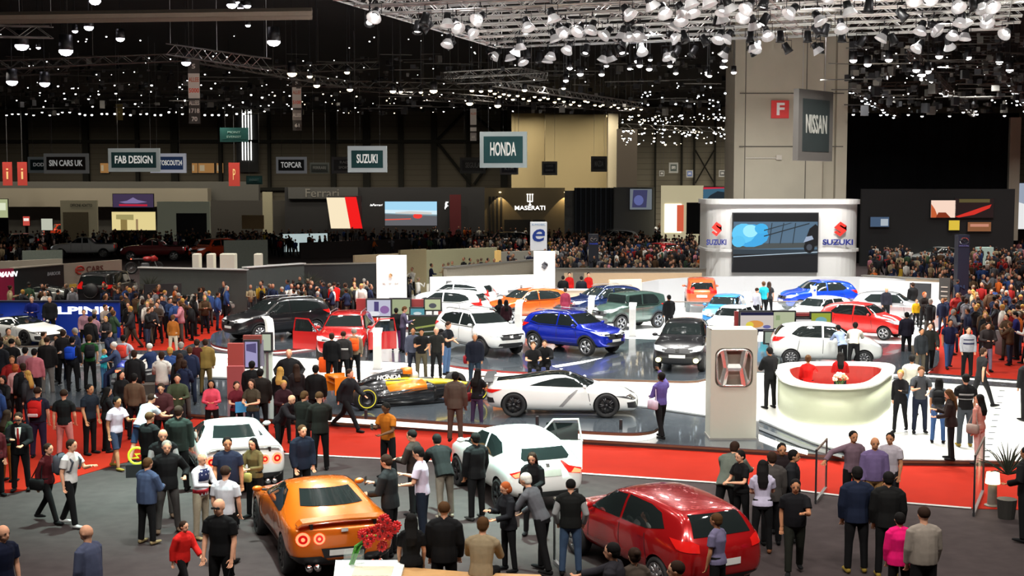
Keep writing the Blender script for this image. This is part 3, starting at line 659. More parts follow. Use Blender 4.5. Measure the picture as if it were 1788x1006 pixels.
juke.patch('tail_light', [(-.26, .87), (-.02, .82), (.12, .90), (-.08, .96), (-.19, 1.0), (-.23, 1.10), (-.27, 1.09), (-.28, .98)], 'BL', TAIL, .012, .06, True)
juke.patch('lamp_core', [(-.22, .86), (-.02, .83), (.04, .88), (-.12, .94)], 'BL', TAILON, .018, .06, True)
juke.patch('licence_plate', [(-.28, .82), (.28, .82), (.28, .95), (-.28, .95)], 'B', mat((.3, .27, .24), .4, name='plate_recess'), .012)
juke.patch('rear_bumper', [(-.62, .40), (.62, .40), (.66, .52), (-.66, .52)], 'B', PLAST, .014)
juke.patch('badge', [(-.04, 1.0), (.04, 1.0), (.04, 1.06), (-.04, 1.06)], 'B', CHROME, .014)
juke.seams([(-.3, -.26), (.85, .78)], .42, 1.0).handles([(-.2, .95)]).mirror(.78, 1.14)
juke.patch('headlight', [(-.1, .70), (.35, .78), (.3, .9), (-.05, .82)], 'FL', HEAD, .01, .08, True)
# --- family hatchback
def wellring(C, x, r0, r1, m=PLAST):
    for cx in ((C.xr, C.xf) if x is None else (x,)):
        pl = [(cx + r1 * math.cos(a * math.pi / 12), C.R + r1 * math.sin(a * math.pi / 12)) for a in range(-1, 14)] + [(cx + r0 * math.cos(a * math.pi / 12), C.R + r0 * math.sin(a * math.pi / 12)) for a in range(13, -2, -1)]
        C.patch('arch_cladding', pl, 'L', m, .012, .2, True)
    return C
def hatch(L, W, H, R, wbase, rear=-.1, hood=.66, rim=ALLOY, zs=None, spokes=5, win3=True, boxy=0):
    k = H / 1.5; h = L / 2; xr, xf = -wbase / 2 - .02, wbase / 2 - .02; cow = xf - .35 - (.05 if L < 4 else .0)
    C = Car(L, W, R, xr, xf, [(-h + .12, 1.0 * k, .76), (-h + .40 - boxy * .2, 1.39 * k, .60), (-h + .85, 1.465 * k, .62), (-.75, 1.5 * k, .635), (-.2, 1.505 * k, .64), (.32, 1.45 * k, .62), (cow, 1.05 * k, .74), (xf + .12, 1.0 * k, .77), (h - .38, .91 * k, .74), (h - .17, .77 * k, .66)],
        [.86 * k, .94 * k, .98 * k, .96 * k, .94 * k, .92 * k, .93 * k, .91 * k, .82 * k, .68 * k], zs=zs, rim=rim, spokes=spokes, crease=.15 + boxy * .4)
    C.patch('rear_window', [(-.56, 1.06 * k), (.56, 1.06 * k), (.48, 1.36 * k), (-.48, 1.36 * k)], 'B', GLASS, .008)
    C.patch('windshield', [(-.66, 1.10 * k), (.66, 1.10 * k), (.52, 1.40 * k), (-.52, 1.40 * k)], 'F', GLASS, .008)
    C.patch('side_window', [(-.15, 1.01 * k), (-.15, 1.40 * k), (.3, 1.37 * k), (cow - .18, 1.06 * k), (cow - .22, 1.0 * k)], 'L', GLASS, .008, .08, True)
    C.patch('rear_side_window', [(-h + .72, 1.12 * k), (-h + .95, 1.32 * k), (-.9, 1.39 * k), (-.22, 1.41 * k), (-.22, 1.01 * k), (-1.0, 1.03 * k)], 'L', GLASS, .008, .08, True)
    C.patch('tail_light', [(-.22, .84 * k), (.14, .88 * k), (.3, 1.03 * k), (-.08, 1.02 * k), (-.2, .96 * k)], 'BL', TAIL, .012, .06, True)
    C.patch('licence_plate', [(-.26, .60 * k), (.26, .60 * k), (.26, .71 * k), (-.26, .71 * k)], 'B', PLATE, .014)
    C.patch('rear_bumper', [(-.6, .32 * k), (.6, .32 * k), (.66, .44 * k), (-.66, .44 * k)], 'B', PLAST, .012)
    C.patch('headlight', [(-.24, .66 * k), (.1, .70 * k), (.42, .84 * k), (.05, .83 * k), (-.24, .76 * k)], 'FL', HEAD, .01, .06, True)
    C.patch('grille', [(-.46, .62 * k), (.46, .62 * k), (.5, .74 * k), (-.5, .74 * k)], 'F', PLAST, .012)
    C.patch('lower_grille', [(-.55, .32 * k), (.55, .32 * k), (.48, .48 * k), (-.48, .48 * k)], 'F', PLAST, .012)
    C.patch('licence_plate', [(-.26, .48 * k), (.26, .48 * k), (.26, .58 * k), (-.26, .58 * k)], 'F', PLATE, .02)
    C.patch('badge', [(-.06, .655 * k), (.06, .655 * k), (.06, .73 * k), (-.06, .73 * k)], 'F', CHROME, .02)
    C.seams([(-.2, -.18), (cow - .1, cow - .2), (-1.12, -1.0)], .34, .95 * k).handles([(-.05, .86 * k), (-1.0, .88 * k)]).mirror(cow - .25, 1.06 * k)
    return C
pulsar = hatch(4.39, 1.79, 1.52, .325, 2.70, spokes=10)
jazz = hatch(4.0, 1.70, 1.54, .305, 2.53, spokes=10, rim=mat((.22, .22, .23), .3, .8, noise=.03, name='grey_alloy'))
swift = hatch(3.84, 1.72, 1.50, .30, 2.45)
celerio = hatch(3.62, 1.62, 1.52, .28, 2.42, boxy=.5)
# --- sport utility
def suv(L, W, H, R, wbase, boxy=0, clad=True, rim=ALLOY, spokes=5):
    k = H / 1.68; h = L / 2; xr, xf = -wbase / 2 - .03, wbase / 2 - .03; cow = xf - .32
    C = Car(L, W, R, xr, xf, [(-h + .12, 1.12 * k, .78), (-h + .34 - boxy * .18, 1.54 * k, .62), (-h + .9 - .3 * boxy, 1.65 * k, .64 + .1 * boxy), (-.75, 1.675 * k, .655 + .1 * boxy), (-.2, 1.68 * k, .66 + .1 * boxy), (.30 + .38 * boxy, 1.63 * k, .64 + .1 * boxy), (cow + .04 * boxy, 1.17 * k, .78), (xf + .1, 1.12 * k, .82), (h - .36, 1.03 * k, .80), (h - .15, .88 * k, .72)],
        [.98 * k, 1.05 * k, 1.09 * k, 1.07 * k, 1.04 * k, 1.03 * k, 1.05 * k, 1.03 * k, .94 * k, .78 * k], zs=[.42, .34, .29, .27, .27, .27, .27, .29, .31, .36], rim=rim, crease=.15 + boxy * .6, spokes=spokes, arch=1.13)
    C.patch('rear_window', [(-.58, 1.17 * k), (.58, 1.17 * k), (.50, 1.50 * k), (-.50, 1.50 * k)], 'B', GLASS, .008)
    C.patch('windshield', [(-.70, 1.22 * k), (.70, 1.22 * k), (.56, 1.57 * k), (-.56, 1.57 * k)], 'F', GLASS, .008)
    C.patch('side_window', [(-.15, 1.13 * k), (-.15, 1.57 * k), (.26 + .3 * boxy, 1.54 * k), (cow - .16, 1.18 * k), (cow - .2, 1.12 * k)], 'L', GLASS, .008, .08, True)
    C.patch('rear_side_window', [(-h + .62, 1.24 * k), (-h + .75, 1.44 * k), (-.9, 1.55 * k), (-.22, 1.58 * k), (-.22, 1.13 * k), (-1.1, 1.14 * k)], 'L', GLASS, .008, .08, True)
    C.patch('window_trim', [(-h + .6, 1.19 * k), (-1.1, 1.105 * k), (cow - .18, 1.10 * k), (cow - .18, 1.075 * k), (-1.1, 1.08 * k), (-h + .6, 1.17 * k)], 'L', CHROME, .010, .1, True)
    C.patch('tail_light', [(-.26, .96 * k), (.16, .98 * k), (.34, 1.12 * k), (-.04, 1.14 * k), (-.16, 1.3 * k), (-.22, 1.25 * k), (-.2, 1.08 * k)], 'BL', TAIL, .012, .06, True)
    C.patch('licence_plate', [(-.26, .78 * k), (.26, .78 * k), (.26, .89 * k), (-.26, .89 * k)], 'B', PLATE, .014)
    C.patch('rear_bumper', [(-.68, .42 * k), (.68, .42 * k), (.72, .58 * k), (-.72, .58 * k)], 'B', PLAST, .012)
    C.patch('headlight', [(-.3, .80 * k), (.08, .84 * k), (.42, .98 * k), (.0, .97 * k), (-.3, .9 * k)], 'FL', HEAD, .01, .06, True)
    C.patch('grille', [(-.40, .68 * k), (.40, .68 * k), (.52, .86 * k), (-.52, .86 * k)], 'F', PLAST, .012)
    C.patch('grille_bar', [(-.6, .83 * k), (.6, .83 * k), (.6, .87 * k), (-.6, .87 * k)], 'F', CHROME, .022)
    C.patch('lower_grille', [(-.6, .38 * k), (.6, .38 * k), (.5, .56 * k), (-.5, .56 * k)], 'F', PLAST, .012)
    C.patch('licence_plate', [(-.26, .57 * k), (.26, .57 * k), (.26, .67 * k), (-.26, .67 * k)], 'F', PLATE, .02)
    C.patch('badge', [(-.08, .74 * k), (.08, .74 * k), (.08, .83 * k), (-.08, .83 * k)], 'F', CHROME, .024)
    C.seams([(-.2, -.18), (cow - .1, cow - .2), (-1.2, -1.05)], .42, 1.05 * k).handles([(-.05, .98 * k), (-1.05, 1.0 * k)]).mirror(cow - .22, 1.18 * k)
    if clad: wellring(C, None, R * 1.12, R * 1.12 + .07); C.patch('sill_cladding', [(C.xr + .42, .30), (C.xf - .42, .30), (C.xf - .42, .42), (C.xr + .42, .42)], 'L', PLAST, .012, .3, True)
    b = MB().use(STEEL).tube([(-1.5, W / 2 * .60, 1.64 * k), (-1.3, W / 2 * .61, 1.70 * k), (.1, W / 2 * .63, 1.70 * k), (.3, W / 2 * .62, 1.62 * k)], .018, 5)
    if not boxy: C.add('roof_rail', b, mirror=True)
    return C
crv = suv(4.6, 1.85, 1.68, .36, 2.66, spokes=10)
hrv = suv(4.3, 1.77, 1.60, .345, 2.61, clad=True)
jimny = suv(3.66, 1.60, 1.70, .36, 2.25, boxy=1)
boxcar = suv(4.6, 1.88, 1.95, .39, 2.85, boxy=1, rim=BALLOY)
# --- low sports coupe
nsx = Car(4.47, 1.94, .35, -1.38, 1.26,
    [(-2.12, .94, .80), (-1.90, .97, .74), (-1.30, 1.04, .64), (-.62, 1.17, .555), (-.15, 1.215, .56), (.2, 1.19, .55), (.98, .86, .72), (1.4, .80, .78), (1.85, .67, .76), (2.05, .55, .66)],
    [.82, .88, .90, .84, .80, .79, .79, .78, .62, .50], wbf=[.86, .97, 1.0, .955, .93, .93, .96, .99, .95, .80], zs=[.3, .2, .15, .13, .13, .13, .13, .14, .14, .16], rim=BALLOY, spokes=5, crease=.3, arch=1.09)
nsx.patch('side_window', [(-.95, .90), (-.6, 1.0), (-.2, 1.09), (.1, 1.11), (.35, 1.06), (.78, .90), (.7, .855), (.2, .86)], 'L', GLASS, .008, .07, True)
nsx.patch('windshield', [(-.70, .90), (.70, .90), (.52, 1.15), (-.52, 1.15)], 'F', GLASS, .008)
nsx.patch('roof_panel', [(-1.9, -.36), (-.7, -.47), (.2, -.48), (.2, .48), (-.7, .47), (-1.9, .36)], 'T', GLASS, .008, .12)
nsx.patch('tail_light', [(-.32, .72), (.12, .70), (.34, .80), (-.1, .80), (-.18, .86), (-.34, .84)], 'BL', TAIL, .012, .05, True)
nsx.patch('headlight', [(-.3, .50), (.05, .52), (.5, .63), (.1, .625), (-.3, .6)], 'FL', mat((.05, .05, .05), .1, coat=1, noise=0, name='dark_lens'), .01, .05, True)
nsx.patch('front_intake', [(-.18, .26), (.18, .30), (.22, .45), (-.05, .47)], 'FL', PLAST, .012, .05, True)
nsx.patch('grille', [(-.5, .2), (.5, .2), (.6, .47), (-.6, .47)], 'F', PLAST, .012)
nsx.patch('side_intake', [(-.1, .30), (.02, .30), (.40, .72), (.46, .80), (.40, .8), (.18, .62)], 'L', mat((.3, .3, .3), .5, name='shaded_intake'), .006, .08, True)
nsx.patch('rear_vent', [(-.1, .40), (.16, .42), (.14, .56), (-.1, .58)], 'BL', PLAST, .012, .06, True)
nsx.seams([(.82, .72)], .22, .78).mirror(.66, .90)
b = MB().use(PLAST).loft([[(-2.25, y, z + .02), (-1.98, y, z + .03), (-1.98, y, z), (-2.25, y, z)] for y, z in ((-.86, .98), (-.75, 1.07), (0, 1.09), (.75, 1.07), (.86, .98))])
nsx.add('rear_wing', b, smooth=False)
sport = nsx
# --- sedan
sedan = Car(4.65, 1.8, .33, -1.35, 1.35,
    [(-2.22, .98, .76), (-1.95, 1.04, .74), (-1.5, 1.14, .66), (-.85, 1.36, .60), (-.2, 1.43, .62), (.3, 1.39, .61), (1.1, 1.0, .74), (1.45, .96, .77), (1.95, .87, .74), (2.15, .75, .66)],
    [.84, .93, .95, .93, .91, .9, .9, .88, .78, .65])
sedan.patch('rear_window', [(-.6, 1.14), (.6, 1.14), (.48, 1.33), (-.48, 1.33)], 'B', GLASS, .008).patch('windshield', [(-.66, 1.04), (.66, 1.04), (.52, 1.34), (-.52, 1.34)], 'F', GLASS, .008)
sedan.patch('side_window', [(-.15, .98), (-.15, 1.33), (.3, 1.30), (.88, 1.0), (.85, .95)], 'L', GLASS, .008, .08, True).patch('rear_side_window', [(-1.45, 1.04), (-1.0, 1.22), (-.6, 1.31), (-.22, 1.34), (-.22, .97), (-1.2, .98)], 'L', GLASS, .008, .08, True)
sedan.patch('tail_light', [(-.3, .82), (.2, .84), (.3, .94), (-.3, .95)], 'BL', TAIL, .012, .06, True).patch('headlight', [(-.24, .64), (.1, .68), (.42, .8), (-.24, .76)], 'FL', HEAD, .01, .06, True)
sedan.patch('grille', [(-.4, .5), (.4, .5), (.5, .7), (-.5, .7)], 'F', PLAST, .012).mirror(.8, 1.02)
# --- pickup: body with an open load bed
pick = Car(5.8, 2.0, .42, -1.85, 1.9,
    [(-2.75, 1.30, .90), (-2.6, 1.31, .90), (-1.6, 1.31, .90), (-.95, 1.31, .90), (-.62, 1.9, .70), (.35, 1.92, .70), (1.2, 1.36, .84), (1.7, 1.33, .86), (2.45, 1.25, .85), (2.72, 1.08, .8)],
    [1.22, 1.24, 1.24, 1.24, 1.25, 1.24, 1.24, 1.2, 1.12, .95], wbf=[.93, .97, .98, .97, .97, .97, .98, 1, .98, .9], zs=[.55, .5, .45, .42, .42, .42, .42, .45, .48, .52], crease=.6, arch=1.14,
    xl=[-2.82, -2.6, -1.8, -1.0, -.6, .3, 1.2, 1.95, 2.5, 2.78])
pick.patch('windshield', [(-.72, 1.42), (.72, 1.42), (.6, 1.8), (-.6, 1.8)], 'F', GLASS, .008).patch('side_window', [(-.55, 1.36), (-.5, 1.8), (-.05, 1.82), (-.05, 1.36)], 'L', GLASS, .008, .1, True).patch('side_window', [(.05, 1.36), (.05, 1.82), (.4, 1.8), (1.0, 1.42), (.95, 1.36)], 'L', GLASS, .008, .1, True)
pick.patch('load_bed', [(-2.6, -.72), (-1.05, -.72), (-1.05, .72), (-2.6, .72)], 'T', PLAST, .012, .2).patch('grille', [(-.6, .75), (.6, .75), (.66, 1.06), (-.66, 1.06)], 'F', PLAST, .012).patch('headlight', [(-.3, .86), (.1, .9), (.2, 1.1), (-.3, 1.08)], 'FL', HEAD, .012, .08, True).patch('tail_light', [(-.2, .9), (.0, .9), (.0, 1.2), (-.2, 1.2)], 'BL', TAIL, .012, .08, True)
pick.seams([(-.02, 0), (1.0, .95), (-.8, -.75)], .6, 1.25).mirror(.95, 1.42, 1.0)
# ---------------------------------------------------------------- the cars, nearest first
C_OR, C_WH, C_RED, C_BLK = paint((.72, .15, .008), 1, .25, .35), paint((.78, .80, .78), 1, .35, 0), paint((.42, .008, .010), 1, .22, .35), paint((.010, .010, .012), 1, .3, .2)
C_BLU, C_PEARL = paint((.008, .03, .55), 1, .22, .5), paint((.84, .86, .84), 1, .4, 0)
place_car(gtr, 'sports_coupe', 492, 1002, 110, C_OR, 'metallic orange sports coupe seen from behind with four round red lamps', anchor='rl')
place_car(gtr, 'sports_coupe', 345, 858, 110, C_PEARL, 'white sports coupe with rear wing behind the people in the left foreground', anchor='rl')
place_car(juke, 'crossover_car', 868, 893, 112, C_PEARL, 'white crossover with boomerang tail lamps and its far door open', anchor='rl')
place_car(pulsar, 'hatchback_car', 1144, 1040, 117, C_RED, 'metallic red hatchback with specks of light on its roof, lower right', anchor='rl')
place_car(nsx, 'sports_coupe', 897, 729, -3, C_PEARL, 'low white sports coupe in profile on the dark oval platform', z=.40, anchor='rr', sc=.96)
crvr = place_car(crv, 'sport_utility_car', 606, 622, -91, paint((.50, .010, .010), 1, .25, .3), 'red sport utility car facing front with both front doors open', z=.30, anchor='c')
place_car(crv, 'sport_utility_car', 455, 598, 222, C_BLK, 'black sport utility car with silver roof rails on the red rimmed platform', z=.42, anchor='fl')
place_car(hrv, 'crossover_car', 838, 614, -55, C_PEARL, 'white crossover with black grille beside the blue crossover', z=.46)
place_car(hrv, 'crossover_car', 1022, 622, -42, C_BLU, 'bright blue crossover parked on the upper deck', z=.30, anchor='fr')
place_car(jazz, 'hatchback_car', 1194, 638, -104, C_BLK, 'black hatchback facing front with yellow fog lamps lit', z=.44, sc=1.05)
place_car(jazz, 'hatchback_car', 1381, 640, -8, C_PEARL, 'white hatchback in profile behind the reception counter', z=.30, anchor='rr')
SZ = .14
place_car(hrv, 'crossover_car', 920, 560, 214, paint((.62, .10, .012), 1, .28, .3), 'orange crossover behind the bright blue crossover', z=SZ)
place_car(crv, 'sport_utility_car', 1052, 554, 212, paint((.008, .018, .07), 1, .25, .3), 'dark navy sport utility car behind the green off-roader', z=SZ, sc=.95)
place_car(jimny, 'off_road_car', 1098, 573, 216, paint((.045, .085, .07), 1, .3, .3), 'boxy dark green small off-roader on the white floor', z=SZ, anchor='c')
place_car(hrv, 'crossover_car', 795, 545, 160, C_PEARL, 'white crossover farther back, partly behind another white one', z=SZ)
place_car(hrv, 'crossover_car', 778, 563, 160, C_PEARL, 'white crossover with dark windows behind the information screens', z=SZ)
place_car(jimny, 'crossover_car', 1223, 541, 84, paint((.75, .09, .02), 1, .3, .2), 'orange small crossover seen from behind on the grey podium', z=.34)
place_car(celerio, 'hatchback_car', 1266, 571, -112, paint((.03, .22, .55), 1, .3, .2), 'light blue small hatchback facing front left of the emblem pylon top', z=SZ)
place_car(celerio, 'hatchback_car', 1278, 592, -118, C_WH, 'white small car right behind the top of the beige pylon', z=SZ, sc=.95)
place_car(swift, 'hatchback_car', 1426, 542, 192, paint((.01, .06, .6), 1, .2, .4), 'metallic blue hatchback on the grey podium below the video screen', z=.34, anchor='c', sc=1.05)
place_car(celerio, 'hatchback_car', 1430, 575, -140, C_WH, 'white small car between the podium hatchback and the information screens', z=SZ)
place_car(swift, 'hatchback_car', 1507, 588, -36, paint((.70, .015, .012), 1, .3, .1), 'bright red small hatchback with white bonnet stripes', z=SZ)
place_car(swift, 'hatchback_car', 1556, 563, -22, mat((.45, .46, .47), .3, .6, 1, noise=.03, name='car_paint'), 'silver hatchback behind the red hatchback near the black wall panel', z=SZ)
place_car(nsx, 'sports_coupe', 42, 604, -28, C_PEARL, 'white sports coupe on the grey stage by the blue wall', z=.12, anchor='fr', sc=.93)
place_car(nsx, 'sports_coupe', 372, 545, -18, paint((.5, .52, .48), 1, .3, .1), 'pale silver concept coupe behind the crowd left of the black car', z=.02, sc=1.0)
place_car(nsx, 'sports_coupe', 318, 556, -35, C_WH, 'white super sports car surrounded by visitors at the left aisle', z=.02)
place_car(sedan, 'saloon_car', 468, 528, 14, C_BLU, 'metallic blue saloon behind the black sport utility car', z=.3)
place_car(boxcar, 'off_road_car', 191, 536, 86, C_BLK, 'black boxy off-roader seen from behind by the blue wall', z=.02, sc=1.05)
place_car(nsx, 'sports_coupe', 76, 536, 176, paint((.32, .33, .31), 1, .25, .5), 'grey silver coupe half hidden behind the blue wall', z=.02)
place_car(pick, 'pickup_truck', 147, 460, 188, C_WH, 'white pickup truck behind the letter sign wall', z=.5, anchor='c')
place_car(pick, 'pickup_truck', 270, 463, 184, paint((.16, .012, .015), 1, .3, .2), 'dark red pickup truck left of the orange off-roader', z=.4)
place_car(boxcar, 'off_road_car', 372, 465, 236, paint((.75, .07, .015), 1, .3, .1), 'orange red off-roader above the white bar counter', z=.5)
place_car(boxcar, 'off_road_car', 108, 436, 215, paint((.75, .06, .015), 1, .3, .1), 'orange red off-roader with raised roof hoop at far left', z=1.0)
place_car(swift, 'hatchback_car', 1152, 468, 115, C_RED, 'red hatchback seen from behind in the distant crowd', z=.3, sc=1.25)
place_car(hrv, 'crossover_car', 1070, 440, 200, C_WH, 'distant white and green crossover beside the round logo totem', z=.3, sc=1.25)
place_car(swift, 'hatchback_car', 1130, 416, 0, C_WH, 'small distant white estate car near the lit pavilions', z=.5)
place_car(nsx, 'sports_coupe', 402, 424, 10, C_BLU, 'distant blue sports car behind the orange off-roader', z=.5)
place_car(nsx, 'sports_coupe', 437, 416, 0, C_RED, 'distant red sports car left of the long white counter', z=.3)
place_car(sedan, 'saloon_car', 462, 434, 190, C_WH, 'distant white coupe behind a dark sloping wall', z=.3)
place_car(boxcar, 'off_road_car', 32, 447, 200, C_WH, 'distant white off-roader at the far left edge', z=.5, sc=.9)
place_car(nsx, 'sports_coupe', 788, 486, 200, paint((.12, .01, .012), 1, .3, .2), 'dark red coupe before the pale green partition', z=.1, sc=1.0)
place_car(sedan, 'estate_car', 1640, 474, 205, paint((.5, .52, .5), 1, .3, .2), 'silver estate car in the crowd left of the tall black totem', z=.4, sc=1.15)
place_car(hrv, 'crossover_car', 1560, 450, 190, C_WH, 'white car in the dense crowd right of the video tower', z=.4)
place_car(nsx, 'sports_coupe', 1722, 428, 180, C_RED, 'distant red sports car at the far right', z=.5)
place_car(sedan, 'saloon_car', 1640, 436, 10, paint((.02, .2, .5), 1, .3, .2), 'distant blue saloon below the red screens', z=.4)
place_car(sedan, 'saloon_car', 1015, 420, 0, paint((.7, .35, .02), 1, .3, .1), 'distant yellow car left of the round logo totem', z=.4)
place_car(boxcar, 'off_road_car', 880, 446, 190, C_BLK, 'black off-roader in the crowd left of the white emblem pillar', z=.4)
# ================================================================ people
def D(a): return math.radians(a)
POSES = { # lean, head yaw, head pitch, legs (thigh, knee, splay) x2 [right, left], arms (flex, abduct, elbow, inward) x2 [right, left]
    'stand': (2, 0, 5, (1, 2, 4), (-1, 2, 4), (4, 9, 14, 5), (2, 8, 12, 5)),
    'relax': (0, 20, 5, (4, 8, 6), (-3, 2, 3), (8, 10, 25, 12), (-4, 10, 10, 0)),
    'hands_front': (3, 0, 12, (1, 2, 5), (-1, 2, 5), (18, 12, 72, 38), (18, 12, 72, 38)),
    'phone_low': (4, -5, 24, (2, 4, 4), (-2, 3, 5), (22, 8, 88, 28), (14, 9, 60, 30)),
    'photo': (0, 0, 2, (4, 4, 6), (-4, 3, 5), (48, 18, 100, 22), (48, 18, 100, 22)),
    'crossed': (1, 5, 6, (2, 3, 6), (-2, 3, 6), (22, 14, 82, 55), (26, 14, 80, 52)),
    'hips': (1, 0, 6, (2, 3, 8), (-2, 3, 8), (-14, 34, 82, 20), (-14, 34, 82, 20)),
    'pockets': (2, 0, 8, (2, 4, 5), (-2, 3, 5), (-6, 17, 34, 14), (-6, 17, 34, 14)),
    'walk': (4, 0, 6, (24, 6, 2), (-16, 18, 2), (-18, 8, 16, 2), (22, 8, 24, 6)),
    'walk_slow': (4, 0, 8, (14, 6, 2), (-10, 14, 2), (-10, 8, 18, 2), (30, 8, 78, 24)),
    'stride': (8, 0, 8, (32, 4, 2), (-26, 22, 2), (-26, 10, 22, 2), (28, 10, 30, 6)),
    'lean': (34, 0, 14, (4, 6, 6), (-10, 4, 5), (42, 10, 36, 12), (40, 10, 42, 16)),
    'stoop': (26, 0, 16, (8, 4, 5), (-12, 4, 5), (16, 10, 34, 8), (30, 10, 44, 20)),
    'wave': (-2, 0, -12, (12, 4, 4), (-12, 8, 4), (118, 18, 24, 4), (14, 10, 62, 34)),
    'point': (3, 0, 4, (3, 4, 5), (-3, 3, 5), (62, 8, 12, 4), (4, 10, 20, 8)),
    'railhand': (2, 0, 4, (3, 4, 5), (-3, 3, 5), (24, 74, 8, 0), (4, 10, 22, 8)),
    'sit': (12, 0, 12, (84, 82, 6), (80, 84, 5), (30, 10, 64, 26), (34, 10, 60, 22)),
    'straddle': (10, 0, 6, (62, 62, 26), (62, 62, 26), (46, 20, 26, 4), (46, 20, 26, 4)),
}
SPINE = {'m': [(-.07, .15, .105), (.02, .162, .115), (.14, .145, .102), (.28, .16, .115), (.40, .182, .112), (.475, .165, .09), (.525, .085, .065), (.56, .056, .056), (.62, .052, .054)],
         'f': [(-.07, .16, .11), (.02, .168, .118), (.14, .12, .092), (.27, .138, .108), (.36, .148, .122), (.46, .145, .085), (.51, .075, .058), (.55, .046, .048), (.62, .044, .046)],
         'w': [(-.07, .17, .13), (.02, .185, .15), (.14, .185, .155), (.28, .185, .145), (.40, .195, .125), (.475, .175, .1), (.525, .09, .07), (.56, .062, .062), (.62, .058, .06)]}
def skel(pose, sex):
    lean, hy, hp, LR, LL, AR, AL = POSES[pose]; K = {}
    hz = .93; t = Vector((0, -math.sin(D(lean)), math.cos(D(lean)))); f_ = Vector((0, -math.cos(D(lean)), -math.sin(D(lean))))
    hc = Vector((0, 0, hz)); K['hc'], K['t'], K['f'] = hc, t, f_
    sw = .178 if sex != 'f' else .15; hw = .085
    for nm, sd, lg, ar in (('R', -1, LR, AR), ('L', 1, LL, AL)):
        a, k, sp = lg; h = Vector((sd * hw, 0, hz - .02)); sx = sd * math.sin(D(sp))
        kn = h + .43 * Vector((sx, -math.sin(D(a)), -math.cos(D(a)))).normalized(); an = kn + .43 * Vector((sx * .5, -math.sin(D(a - k)), -math.cos(D(a - k)))).normalized()
        K['hip' + nm], K['knee' + nm], K['ank' + nm] = h, kn, an
        f, b, e, w_ = ar; sh = hc + t * .455 + Vector((sd * sw, 0, 0)); ud = Vector((sd * math.sin(D(b)), -math.sin(D(f)) * math.cos(D(b)), -math.cos(D(f)) * math.cos(D(b))))
        el = sh + ud * .285; g = f + e; fd = Vector((-sd * math.sin(D(w_)) + (sd * math.sin(D(b)) * (.95 if b > 50 else .25)), -math.sin(D(g)) * math.cos(D(w_)), -math.cos(D(g)) * math.cos(D(w_)))).normalized()
        wr = el + fd * .25; K['sh' + nm], K['el' + nm], K['wr' + nm], K['fd' + nm] = sh, el, wr, fd
    low = min(K['ankR'].z, K['ankL'].z); dz = .085 - low
    if pose in ('straddle',): dz = -.0
    for k in K:
        if k not in ('t', 'f', 'fdR', 'fdL'): K[k] = K[k] + Vector((0, 0, dz))
    K['dz'] = dz
    nb = K['hc'] + t * .56; yv, pv = D(hy), D(hp)
    K['nb'] = nb; K['head'] = nb + Vector((0, -.022, .0)) + t * .08 + Vector((0, 0, .045)); K['HR'] = Matrix.Rotation(yv, 3, 'Z') @ Matrix.Rotation(pv, 3, 'X')
    return K
